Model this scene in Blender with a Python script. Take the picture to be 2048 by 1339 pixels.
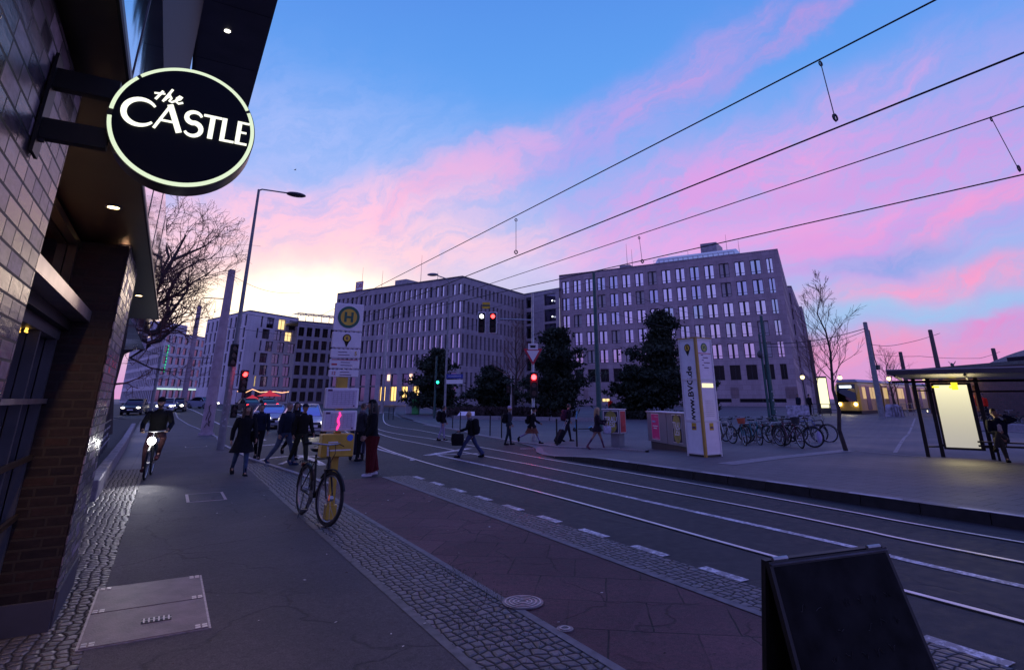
import bpy, math, random
from mathutils import Vector, Matrix
random.seed(7)
PI = math.pi; R = math.radians
for o in list(bpy.data.objects): bpy.data.objects.remove(o)
S = bpy.context.scene; COL = S.collection

# ------------------------------------------------------------------ camera
# world axes: X to the right of the street, Y along the street, camera foot at the origin
FOC, PPX, PPY, PITCH, YAW, EYE = 1142.0, 1040.0, 428.0, R(17.9), R(-30.36), 1.8
cd = bpy.data.cameras.new('camera'); cam = bpy.data.objects.new('camera', cd); COL.objects.link(cam)
cd.sensor_width = 36; cd.sensor_fit = 'HORIZONTAL'; cd.lens = FOC/2048*36
cd.shift_x = -(PPX-1024)/2048; cd.shift_y = -(669.5-PPY)/2048
cd.clip_start = 0.05; cd.clip_end = 6000
cam.location = (0, 0, EYE); cam.rotation_euler = (PI/2+PITCH, 0, YAW)
S.camera = cam
S.view_settings.view_transform = 'Standard'; S.view_settings.look = 'None'
S.view_settings.exposure = 0.22; S.view_settings.gamma = 1
S.render.resolution_x = 1024; S.render.resolution_y = 669

# ------------------------------------------------------------------ siting helpers
def ray(x, y):
    a = (x-PPX)/FOC; b = -(y-PPY)/FOC
    fy = math.cos(PITCH)-b*math.sin(PITCH); fz = math.sin(PITCH)+b*math.cos(PITCH)
    return Vector((a*math.cos(YAW)-fy*math.sin(YAW), a*math.sin(YAW)+fy*math.cos(YAW), fz))
def atz(x, y, z=0.0):
    q = ray(x, y); return Vector((0, 0, EYE))+q*((z-EYE)/q.z)
def atx(x, y, X): q = ray(x, y); return Vector((0, 0, EYE))+q*(X/q.x)
def aty(x, y, Y): q = ray(x, y); return Vector((0, 0, EYE))+q*(Y/q.y)
def proj(P):
    fx = P[0]*math.cos(YAW)+P[1]*math.sin(YAW); fy = -P[0]*math.sin(YAW)+P[1]*math.cos(YAW); fz = P[2]-EYE
    z = fy*math.cos(PITCH)+fz*math.sin(PITCH); u = -fy*math.sin(PITCH)+fz*math.cos(PITCH)
    return PPX+FOC*fx/z, PPY-FOC*u/z
def hat(X, Y, py):
    lo, hi = -1.0, 120.0
    for _ in range(40):
        m = (lo+hi)/2
        if proj((X, Y, m))[1] > py: lo = m
        else: hi = m
    return lo
def smooth(t): t = max(0, min(1, t)); return t*t*(3-2*t)
def interp(tab, y):
    if y <= tab[0][0]: return tab[0][1]
    for (a, b), (c, d) in zip(tab, tab[1:]):
        if y <= c: return b+(d-b)*(y-a)/(c-a)
    return tab[-1][1]
KERB = [(-10, 10.9), (16.5, 10.9), (18, 11.2), (20, 12.4), (23, 13.2), (27.6, 13.9), (33.5, 15.2), (41, 16.3), (60, 20), (100, 34)]
def kerbx(y): return interp(KERB, y)
def base(x, y): return 0.6*smooth((math.hypot(x, y)-40)/60)
def gz(x, y):
    z = base(x, y)
    if x > kerbx(y)-.05: z += 0.02+0.15*(1-smooth((y-14.0)/3.5))
    return z
def at(px, py):
    z = 0
    for _ in range(12):
        p = atz(px, py, z); z = gz(p.x, p.y)
    return Vector((p.x, p.y, z))

# ------------------------------------------------------------------ sky
def azel(px, py):
    q = ray(px, py).normalized(); return math.atan2(q.x, q.y), math.asin(q.z)
W = bpy.data.worlds.new('World'); S.world = W; W.use_nodes = True
nt = W.node_tree; nt.nodes.clear()
def wn(t, **k):
    n = nt.nodes.new(t)
    for a, b in k.items(): setattr(n, a, b)
    return n
def M(op, a, b=None, c=None):
    n = wn('ShaderNodeMath', operation=op)
    for i, v in enumerate((a, b, c)):
        if v is None: continue
        if isinstance(v, (int, float)): n.inputs[i].default_value = v
        else: nt.links.new(v, n.inputs[i])
    return n.outputs[0]
def srgb(r, g, b, k=1.0):
    f = lambda c: (c/255/12.92 if c/255 <= .04045 else ((c/255+.055)/1.055)**2.4)*k
    return (f(r), f(g), f(b), 1)
tc = wn('ShaderNodeTexCoord'); sp = wn('ShaderNodeSeparateXYZ')
nt.links.new(tc.outputs['Generated'], sp.inputs[0])
az = M('ARCTAN2', sp.outputs[0], sp.outputs[1]); el = M('ARCSINE', M('MINIMUM', M('MAXIMUM', sp.outputs[2], -1), 1))
def comb(a, b, c=0.0):
    n = wn('ShaderNodeCombineXYZ')
    for i, v in enumerate((a, b, c)):
        if isinstance(v, (int, float)): n.inputs[i].default_value = v
        else: nt.links.new(v, n.inputs[i])
    return n.outputs[0]
def noise(vec, scale, detail=4, rough=.55):
    n = wn('ShaderNodeTexNoise'); nt.links.new(vec, n.inputs['Vector'])
    n.inputs['Scale'].default_value = scale; n.inputs['Detail'].default_value = detail; n.inputs['Roughness'].default_value = rough
    return n.outputs['Fac']
w1 = noise(tc.outputs['Generated'], 3.0, 8, .62); w2 = noise(comb(M('ADD', az, 7.0), el, 3.0), 4.0, 5)
azw = M('ADD', az, M('MULTIPLY', M('SUBTRACT', w1, .5), .40))
elw = M('ADD', el, M('MULTIPLY', M('SUBTRACT', w2, .5), .17))
ramp = wn('ShaderNodeValToRGB'); nt.links.new(M('DIVIDE', el, PI/2), ramp.inputs[0])
cr = ramp.color_ramp
stops = [(0.0, srgb(228, 150, 190)), (0.035, srgb(205, 160, 205)), (0.09, srgb(150, 180, 226)), (0.2, srgb(138, 174, 232)),
         (0.33, srgb(92, 152, 228)), (0.5, srgb(72, 128, 214)), (1.0, srgb(74, 88, 205, 1.2))]
while len(cr.elements) < len(stops): cr.elements.new(.5)
for e, (p, c) in zip(cr.elements, stops): e.position = p; e.color = c
col = ramp.outputs[0]
def mix(a, b, f):
    n = wn('ShaderNodeMix', data_type='RGBA'); n.clamp_factor = True
    nt.links.new(f, n.inputs[0])
    for v, s in ((a, n.inputs[6]), (b, n.inputs[7])):
        if isinstance(v, tuple): s.default_value = v
        else: nt.links.new(v, s)
    return n.outputs[2]
def gauss(a, e, ca, ce, ang, sa, se, power=1.0):
    c, s = math.cos(ang), math.sin(ang)
    du = M('SUBTRACT', a, ca); dv = M('SUBTRACT', e, ce)
    u = M('ADD', M('MULTIPLY', du, c/sa), M('MULTIPLY', dv, s/sa))
    v = M('ADD', M('MULTIPLY', du, -s/se), M('MULTIPLY', dv, c/se))
    d = M('ADD', M('MULTIPLY', u, u), M('MULTIPLY', v, v))
    if power != 1: d = M('POWER', d, power)
    return M('EXPONENT', M('MULTIPLY', d, -1.0))
sa_, ca_ = math.sin(R(24)), math.cos(R(24))
su = M('ADD', M('MULTIPLY', azw, ca_), M('MULTIPLY', elw, sa_)); sv = M('ADD', M('MULTIPLY', azw, -sa_), M('MULTIPLY', elw, ca_))
streak = noise(comb(M('MULTIPLY', su, 1.3), M('MULTIPLY', sv, 5.0), 1.7), 2.6, 7, .6)
streak2 = noise(comb(M('MULTIPLY', azw, 1.2), M('MULTIPLY', elw, 7.0), 5.1), 2.2, 6, .6)
def sstep(x, lo, hi):
    n = wn('ShaderNodeMapRange', interpolation_type='SMOOTHSTEP')
    nt.links.new(x, n.inputs[0]); n.inputs[1].default_value = lo; n.inputs[2].default_value = hi
    return n.outputs[0]
sm = sstep(streak, .38, .62)
fine = noise(comb(M('MULTIPLY', su, 2.2), M('MULTIPLY', sv, 6.0), 9.3), 5.5, 9, .68); sm3 = M('ADD', M('MULTIPLY', sstep(fine, .34, .62), .55), .48)
sm2 = sstep(streak2, .36, .60)
# (pixel centre, angle, half sizes in radians, colour, strength, streak field)
for px, py, ang, s1, s2, c, k, fld in [
    (430, 330, 5, .40, .16, srgb(180, 188, 240), .55, None),
    (640, 415, 8, .30, .055, srgb(244, 190, 215), .95, None),
    (860, 400, 22, .18, .035, srgb(238, 174, 208), .8, sm),
    (1010, 320, 20, .16, .05, srgb(212, 166, 218), .75, sm),
    (1220, 245, 22, .20, .060, srgb(182, 152, 222), .65, None),
    (1330, 190, 30, .24, .030, srgb(194, 146, 210), .7, sm),
    (1560, 60, 30, .16, .022, srgb(190, 142, 208), .7, sm),
    (1440, 370, 14, .36, .085, srgb(206, 152, 218), 1, None),
    (1560, 300, 20, .26, .045, srgb(232, 156, 208), .9, sm),
    (1850, 370, 10, .36, .10, srgb(202, 150, 216), .95, None),
    (1930, 430, 6, .26, .045, srgb(238, 158, 200), .95, sm),
    (1350, 500, 5, .34, .040, srgb(216, 160, 220), .85, None),
    (1700, 470, 4, .30, .030, srgb(232, 150, 205), .85, sm),
    (1640, 530, -12, .10, .05, srgb(210, 150, 215), .8, None),
    (1740, 538, 4, .085, .022, srgb(112, 160, 220), .8, None),
    (1900, 590, 4, .20, .026, srgb(240, 156, 192), 1.0, None),
    (1800, 650, 2, .22, .022, srgb(150, 190, 226), .9, None),
    (2010, 672, 2, .13, .017, srgb(232, 142, 192), .9, sm2),
    (1780, 735, 0, .34, .028, srgb(236, 152, 184), 1, None),
    (1020, 545, 0, .10, .035, srgb(170, 196, 240), .8, None),
    (640, 500, 4, .40, .06, srgb(250, 200, 214), .95, None)]:
    a0, e0 = azel(px, py); g = gauss(azw, elw, a0, e0, R(ang), s1, s2, 1.5)
    g = M('MULTIPLY', M('MULTIPLY', g, k), sm3)
    if fld is not None: g = M('MULTIPLY', g, fld)
    col = mix(col, c, g)
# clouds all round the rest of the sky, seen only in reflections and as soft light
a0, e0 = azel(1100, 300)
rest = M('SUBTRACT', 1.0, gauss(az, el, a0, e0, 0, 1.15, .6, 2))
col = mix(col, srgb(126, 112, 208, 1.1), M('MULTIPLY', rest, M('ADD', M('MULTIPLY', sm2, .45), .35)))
# afterglow of the sun just under the roofs on the left
a0, e0 = azel(560, 625)
gl = gauss(azw, elw, a0, e0, 0, .40, .095, 1.0); col = mix(col, srgb(255, 208, 196, 1.05), M('MULTIPLY', gl, .9))
gl = gauss(azw, elw, a0, e0, .12, .155, .052, 1.1)
bright = (1.9, 1.6, 1.1, 1); col = mix(col, bright, gl)
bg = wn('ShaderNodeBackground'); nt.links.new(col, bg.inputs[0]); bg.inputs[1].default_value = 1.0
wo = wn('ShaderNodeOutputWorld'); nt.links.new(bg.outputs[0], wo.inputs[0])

sd = bpy.data.lights.new('sun', 'SUN'); sd.energy = 0.12; sd.angle = R(12); sd.color = (1, .72, .62)
so = bpy.data.objects.new('sun', sd); COL.objects.link(so)
q = ray(560, 700).normalized(); q.z = .07; so.rotation_euler = q.to_track_quat('Z', 'Y').to_euler()
# ------------------------------------------------------------------ materials
MATS = {}
def mat(name, c, rough=.7, metal=0.0, var=.12, vscale=6.0, bump=0.0, bscale=60.0, spec=.5, emit=None, es=0.0, coat=0.0, alpha=1.0):
    if name in MATS: return MATS[name]
    m = bpy.data.materials.new(name); m.use_nodes = True; t = m.node_tree; b = t.nodes['Principled BSDF']
    if name.startswith('cloth_'): spec = .12
    if len(c) == 3: c = tuple(c)+(1,)
    b.inputs['Roughness'].default_value = rough; b.inputs['Metallic'].default_value = metal
    b.inputs['Specular IOR Level'].default_value = spec; b.inputs['Coat Weight'].default_value = coat
    if var > 0:
        tcn = t.nodes.new('ShaderNodeTexCoord'); n = t.nodes.new('ShaderNodeTexNoise'); n.inputs['Scale'].default_value = vscale
        n.inputs['Detail'].default_value = 6; t.links.new(tcn.outputs['Object'], n.inputs['Vector'])
        r = t.nodes.new('ShaderNodeMapRange'); r.inputs[1].default_value = .3; r.inputs[2].default_value = .7
        r.inputs[3].default_value = 1-var; r.inputs[4].default_value = 1+var
        t.links.new(n.outputs['Fac'], r.inputs[0])
        mx = t.nodes.new('ShaderNodeVectorMath'); mx.operation = 'SCALE'; mx.inputs[0].default_value = c[:3]
        t.links.new(r.outputs[0], mx.inputs['Scale']); t.links.new(mx.outputs[0], b.inputs['Base Color'])
    else: b.inputs['Base Color'].default_value = c
    if bump > 0:
        tcn = t.nodes.new('ShaderNodeTexCoord'); n = t.nodes.new('ShaderNodeTexNoise'); n.inputs['Scale'].default_value = bscale
        n.inputs['Detail'].default_value = 4; t.links.new(tcn.outputs['Object'], n.inputs['Vector'])
        bp = t.nodes.new('ShaderNodeBump'); bp.inputs['Strength'].default_value = bump; bp.inputs['Distance'].default_value = .01
        t.links.new(n.outputs['Fac'], bp.inputs['Height']); t.links.new(bp.outputs[0], b.inputs['Normal'])
    if emit:
        b.inputs['Emission Color'].default_value = tuple(emit)[:3]+(1,); b.inputs['Emission Strength'].default_value = es
    MATS[name] = m; return m
def nodes_mat(name, fn):
    if name in MATS: return MATS[name]
    m = bpy.data.materials.new(name); m.use_nodes = True; t = m.node_tree; fn(t, t.nodes['Principled BSDF']); MATS[name] = m; return m
class NT:
    """tiny node builder"""
    def __init__(s, t): s.t = t
    def n(s, ty, ins=None, **k):
        n = s.t.nodes.new(ty)
        for a, b in k.items(): setattr(n, a, b)
        for a, b in (ins or {}).items():
            if isinstance(b, bpy.types.NodeSocket): s.t.links.new(b, n.inputs[a])
            else: n.inputs[a].default_value = b
        return n
    def m(s, op, *a):
        n = s.n('ShaderNodeMath', operation=op)
        for i, b in enumerate(a):
            if isinstance(b, bpy.types.NodeSocket): s.t.links.new(b, n.inputs[i])
            else: n.inputs[i].default_value = b
        return n.outputs[0]
    def rng(s, x, a, b, c, d): return s.n('ShaderNodeMapRange', {0: x, 1: a, 2: b, 3: c, 4: d}).outputs[0]
    def mix(s, f, a, b):
        n = s.n('ShaderNodeMix', data_type='RGBA')
        for i, v in ((0, f), (6, a), (7, b)):
            if isinstance(v, bpy.types.NodeSocket): s.t.links.new(v, n.inputs[i])
            elif i == 0: n.inputs[0].default_value = v
            else: n.inputs[i].default_value = tuple(v)[:3]+(1,)
        return n.outputs[2]
    def obj(s): return s.n('ShaderNodeTexCoord').outputs['Object']
    def map(s, v, sc=(1, 1, 1), rot=(0, 0, 0)): return s.n('ShaderNodeMapping', {0: v, 2: rot, 3: sc}).outputs[0]
    def noise(s, v, sc, d=5, r=.55): return s.n('ShaderNodeTexNoise', {'Vector': v, 'Scale': sc, 'Detail': d, 'Roughness': r}).outputs['Fac']
    def bump(s, h, st, dist=.01): return s.n('ShaderNodeBump', {'Strength': st, 'Distance': dist, 'Height': h}).outputs[0]
def asphalt(name, c1, c2, cracks=.0, rough=.62, crack_scale=.55, slab=0):
    def f(t, b):
        k = NT(t); o = k.obj(); big = k.noise(o, .55, 5, .6); sm_ = k.noise(o, 90, 3, .7); mid = k.noise(o, 7, 6, .65)
        c = k.mix(k.rng(big, .3, .7, 0, 1), c1, c2)
        pc = k.n('ShaderNodeSeparateColor', {0: k.n('ShaderNodeTexVoronoi', {'Vector': o, 'Scale': .33}).outputs['Color']}).outputs[0]
        v = k.m('ADD', k.m('ADD', k.rng(sm_, .3, .75, .55, 1.45), k.rng(mid, .3, .7, -.24, .24)), k.m('ADD', k.rng(k.noise(o, 28, 3, .7), .3, .7, -.22, .22), k.rng(pc, 0, 1, -.10, .10)))
        c = k.n('ShaderNodeVectorMath', {0: c, 3: v}, operation='SCALE').outputs[0]
        # flecks of pale grit and gum
        vo = k.n('ShaderNodeTexVoronoi', {'Vector': o, 'Scale': 1.6, 'Randomness': 1.0}).outputs['Distance']
        c = k.mix(k.rng(vo, .018, .03, .5, 0), c, (.22, .2, .22))
        h = sm_
        if cracks > 0:
            w = k.n('ShaderNodeVectorMath', {0: o, 1: k.n('ShaderNodeVectorMath', {0: k.n('ShaderNodeTexNoise', {'Vector': o, 'Scale': 1.7, 'Detail': 5}).outputs['Color'], 3: .55}, operation='SCALE').outputs[0]}, operation='ADD').outputs[0]
            e = k.n('ShaderNodeTexVoronoi', {'Vector': w, 'Scale': crack_scale}, feature='DISTANCE_TO_EDGE').outputs['Distance']
            line = k.m('MULTIPLY', k.rng(e, .002, .013, 1, 0), k.rng(k.noise(o, .9, 3), .42, .54, 0, 1))
            c = k.mix(k.m('MULTIPLY', line, cracks), c, (.012, .011, .014)); h = k.m('SUBTRACT', sm_, k.m('MULTIPLY', line, 1.2))
        if slab:
            wv = k.n('ShaderNodeVectorMath', {0: o, 1: k.n('ShaderNodeVectorMath', {0: k.n('ShaderNodeTexNoise', {'Vector': o, 'Scale': 1.1, 'Detail': 3}).outputs['Color'], 3: .12}, operation='SCALE').outputs[0]}, operation='ADD').outputs[0]
            bk = k.n('ShaderNodeTexBrick', {'Vector': k.map(wv, (1, 1, 1), (0, 0, R(38))), 'Color1': (0, 0, 0, 1), 'Color2': (1, 1, 1, 1), 'Mortar': (0, 0, 0, 1), 'Scale': 1.0, 'Mortar Size': .009, 'Mortar Smooth': .3, 'Brick Width': slab, 'Row Height': slab})
            jf = k.m('MULTIPLY', bk.outputs['Fac'], k.rng(k.noise(o, 1.3, 4), .40, .58, .1, .9)); c = k.mix(jf, c, (.012, .01, .013)); h = k.m('SUBTRACT', h, jf)
            c = k.n('ShaderNodeVectorMath', {0: c, 3: k.rng(k.n('ShaderNodeSeparateColor', {0: bk.outputs['Color']}).outputs[0], 0, 1, .84, 1.16)}, operation='SCALE').outputs[0]
        t.links.new(c, b.inputs['Base Color']); t.links.new(k.rng(mid, .3, .7, rough-.1, rough+.12), b.inputs['Roughness'])
        t.links.new(k.bump(h, .6, .008), b.inputs['Normal']); b.inputs['Specular IOR Level'].default_value = .28
    return nodes_mat(name, f)
def cobble(name, c1, c2, sx, sy, rot=0.0, gap=.09):
    def f(t, b):
        k = NT(t); o = k.obj(); w = k.n('ShaderNodeVectorMath', {0: o, 1: k.n('ShaderNodeVectorMath', {0: k.n('ShaderNodeTexNoise', {'Vector': o, 'Scale': 2.2, 'Detail': 2}).outputs['Color'], 3: .10}, operation='SCALE').outputs[0]}, operation='ADD').outputs[0]
        m_ = k.map(w, (sx, sy, 1), (0, 0, rot))
        vd = k.n('ShaderNodeTexVoronoi', {'Vector': m_, 'Scale': 1.0, 'Randomness': .42}, feature='DISTANCE_TO_EDGE').outputs['Distance']
        vc = k.n('ShaderNodeTexVoronoi', {'Vector': m_, 'Scale': 1.0, 'Randomness': .42}).outputs['Color']
        sep = k.n('ShaderNodeSeparateColor', {0: vc}).outputs[0]
        st = k.mix(sep, c1, c2); st = k.n('ShaderNodeVectorMath', {0: st, 3: k.rng(k.noise(o, 40, 4), .3, .7, .7, 1.3)}, operation='SCALE').outputs[0]
        g = k.rng(vd, gap*.35, gap*1.25, 0, 1)
        moss = k.rng(k.noise(o, .7, 3), .5, .66, 0, .75)
        grout = k.mix(moss, (.014, .013, .014), (.016, .022, .012))
        t.links.new(k.mix(g, grout, st), b.inputs['Base Color'])
        t.links.new(k.rng(g, 0, 1, .95, .48), b.inputs['Roughness'])
        hh = k.m('ADD', k.rng(vd, 0, .28, 0, 1), k.m('MULTIPLY', k.noise(o, 55, 4), .16)); t.links.new(k.bump(hh, .9, .022), b.inputs['Normal'])
    return nodes_mat(name, f)
def brick(name, c1, c2, mortar, bw, bh, axes='YZ', rough=.45, gap=.012, offset=.5, var=.9, spec=.5, seed=0.0):
    def f(t, b):
        k = NT(t); o = k.obj(); s = k.n('ShaderNodeSeparateXYZ', {0: o}).outputs
        d = {'X': s[0], 'Y': s[1], 'Z': s[2]}
        v = k.n('ShaderNodeCombineXYZ', {0: d[axes[0]], 1: d[axes[1]], 2: 0.0}).outputs[0]
        br = k.n('ShaderNodeTexBrick', {'Vector': v, 'Color1': (0, 0, 0, 1), 'Color2': (1, 1, 1, 1), 'Mortar': (0, 0, 0, 1), 'Scale': 1.0, 'Mortar Size': gap, 'Mortar Smooth': .15, 'Bias': seed, 'Brick Width': bw, 'Row Height': bh})
        br.offset = offset; br.squash_frequency = 3; br.squash = .72
        bc = k.m('POWER', k.n('ShaderNodeSeparateColor', {0: br.outputs['Color']}).outputs[0], 2.0)
        c = k.mix(bc, c1, c2)
        n_ = k.noise(k.map(o, (8, 8, 30)), 1.0, 6, .65); n2 = k.noise(o, 26, 5)
        c = k.n('ShaderNodeVectorMath', {0: c, 3: k.m('MULTIPLY', k.rng(n_, .3, .7, 1-var*.45, 1+var*.45), k.rng(n2, .3, .7, .8, 1.2))}, operation='SCALE').outputs[0]
        fac = br.outputs['Fac']
        t.links.new(k.mix(fac, c, mortar), b.inputs['Base Color'])
        t.links.new(k.m('ADD', k.rng(bc, 0, 1, rough-.14, rough+.14), k.m('MULTIPLY', fac, .4)), b.inputs['Roughness'])
        b.inputs['Specular IOR Level'].default_value = spec
        h = k.m('ADD', k.m('SUBTRACT', 1.0, fac), k.m('ADD', k.m('MULTIPLY', bc, .5), k.m('MULTIPLY', n_, .25)))
        t.links.new(k.bump(h, .8, .012), b.inputs['Normal'])
    return nodes_mat(name, f)
def slabs(name, c1, c2, w, h, rough=.6, joint=.35):
    def f(t, b):
        k = NT(t); o = k.obj(); s = k.n('ShaderNodeSeparateXYZ', {0: o}).outputs
        v = k.n('ShaderNodeCombineXYZ', {0: s[1], 1: s[0], 2: 0.0}).outputs[0]
        br = k.n('ShaderNodeTexBrick', {'Vector': v, 'Color1': (.0, .0, .0, 1), 'Color2': (1, 1, 1, 1), 'Mortar': (0, 0, 0, 1), 'Scale': 1.0, 'Mortar Size': .012, 'Brick Width': w, 'Row Height': h})
        bc = k.n('ShaderNodeSeparateColor', {0: br.outputs['Color']}).outputs[0]
        big = k.noise(o, .25, 6, .6); sm_ = k.noise(o, 30, 5, .7)
        c = k.mix(k.m('ADD', k.m('MULTIPLY', bc, .4), k.rng(big, .3, .7, 0, .6)), c1, c2)
        c = k.n('ShaderNodeVectorMath', {0: c, 3: k.rng(sm_, .3, .7, .72, 1.28)}, operation='SCALE').outputs[0]
        t.links.new(k.mix(k.m('MULTIPLY', br.outputs['Fac'], joint), c, (.01, .01, .012)), b.inputs['Base Color'])
        t.links.new(k.rng(big, .3, .7, rough-.12, rough+.12), b.inputs['Roughness'])
        t.links.new(k.bump(k.m('SUBTRACT', sm_, br.outputs['Fac']), .3, .006), b.inputs['Normal'])
    return nodes_mat(name, f)
def panels(name, c, w, h, c2=None, rough=.7, joint=.6, axes='XZ'):
    """stone-clad facade: panel joints, slab-to-slab tone, streaks of dirt"""
    def f(t, b):
        k = NT(t); o = k.obj(); s = k.n('ShaderNodeSeparateXYZ', {0: o}).outputs; d = {'X': s[0], 'Y': s[1], 'Z': s[2]}
        v = k.n('ShaderNodeCombineXYZ', {0: d[axes[0]], 1: d[axes[1]], 2: 0.0}).outputs[0]
        br = k.n('ShaderNodeTexBrick', {'Vector': v, 'Color1': (0, 0, 0, 1), 'Color2': (1, 1, 1, 1), 'Mortar': (0, 0, 0, 1), 'Scale': 1.0, 'Mortar Size': .02, 'Brick Width': w, 'Row Height': h})
        bc = k.n('ShaderNodeSeparateColor', {0: br.outputs['Color']}).outputs[0]
        dirt = k.noise(k.map(o, (.6, .6, .12)), 1.0, 6, .6); fine = k.noise(o, 5, 5, .7)
        cc = k.mix(bc, c, c2 or tuple(x*.8 for x in c))
        cc = k.n('ShaderNodeVectorMath', {0: cc, 3: k.m('MULTIPLY', k.rng(dirt, .3, .7, .82, 1.12), k.rng(fine, .3, .7, .88, 1.12))}, operation='SCALE').outputs[0]
        t.links.new(k.mix(k.m('MULTIPLY', br.outputs['Fac'], joint), cc, tuple(x*.3 for x in c)), b.inputs['Base Color'])
        b.inputs['Roughness'].default_value = rough
    return nodes_mat(name, f)
def glass(name, c=(.03, .035, .05), metal=.55, rough=.06, refl=(.75, .78, .85), wob=.0):
    def f(t, b):
        k = NT(t); o = k.obj()
        b.inputs['Base Color'].default_value = tuple(refl)+(1,) if metal > .5 else tuple(c)+(1,)
        b.inputs['Roughness'].default_value = rough; b.inputs['Metallic'].default_value = metal
        b.inputs['Specular IOR Level'].default_value = .8
        if wob > 0: t.links.new(k.bump(k.noise(o, .8, 2), wob, .05), b.inputs['Normal'])
    return nodes_mat(name, f)
def emis(name, c, s): return mat(name, (.02, .02, .02), .5, var=0, emit=c, es=s)
def paint(name, c, rough=.4): return mat(name, c, rough, var=.08, vscale=3, coat=.2)

BLACK = mat('black_paint', (.006, .006, .007), .45, var=.2, spec=.3)
RUBBER = mat('rubber', (.014, .014, .015), .75)
STEEL = mat('galvanised_steel', (.34, .34, .36), .42, .75, var=.25, vscale=9)
CHROME = mat('chrome', (.6, .6, .62), .22, 1.0, var=.1)
DGREEN = mat('dark_green_paint', (.018, .075, .068), .45, var=.3)
GREYM = mat('grey_paint', (.20, .20, .215), .5, var=.2)
DGREY = mat('dark_grey_paint', (.045, .045, .052), .5, var=.2)
CONC = mat('concrete_mast', (.36, .27, .31), .75, var=.2, vscale=3, bump=.3)
WHITE = mat('white_sheet', (.72, .70, .72), .45, var=.06)
YELLOW = mat('transit_yellow', (.72, .46, .03), .4, var=.08)
SKIN = mat('skin', (.34, .19, .14), .55, var=.08)

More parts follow.
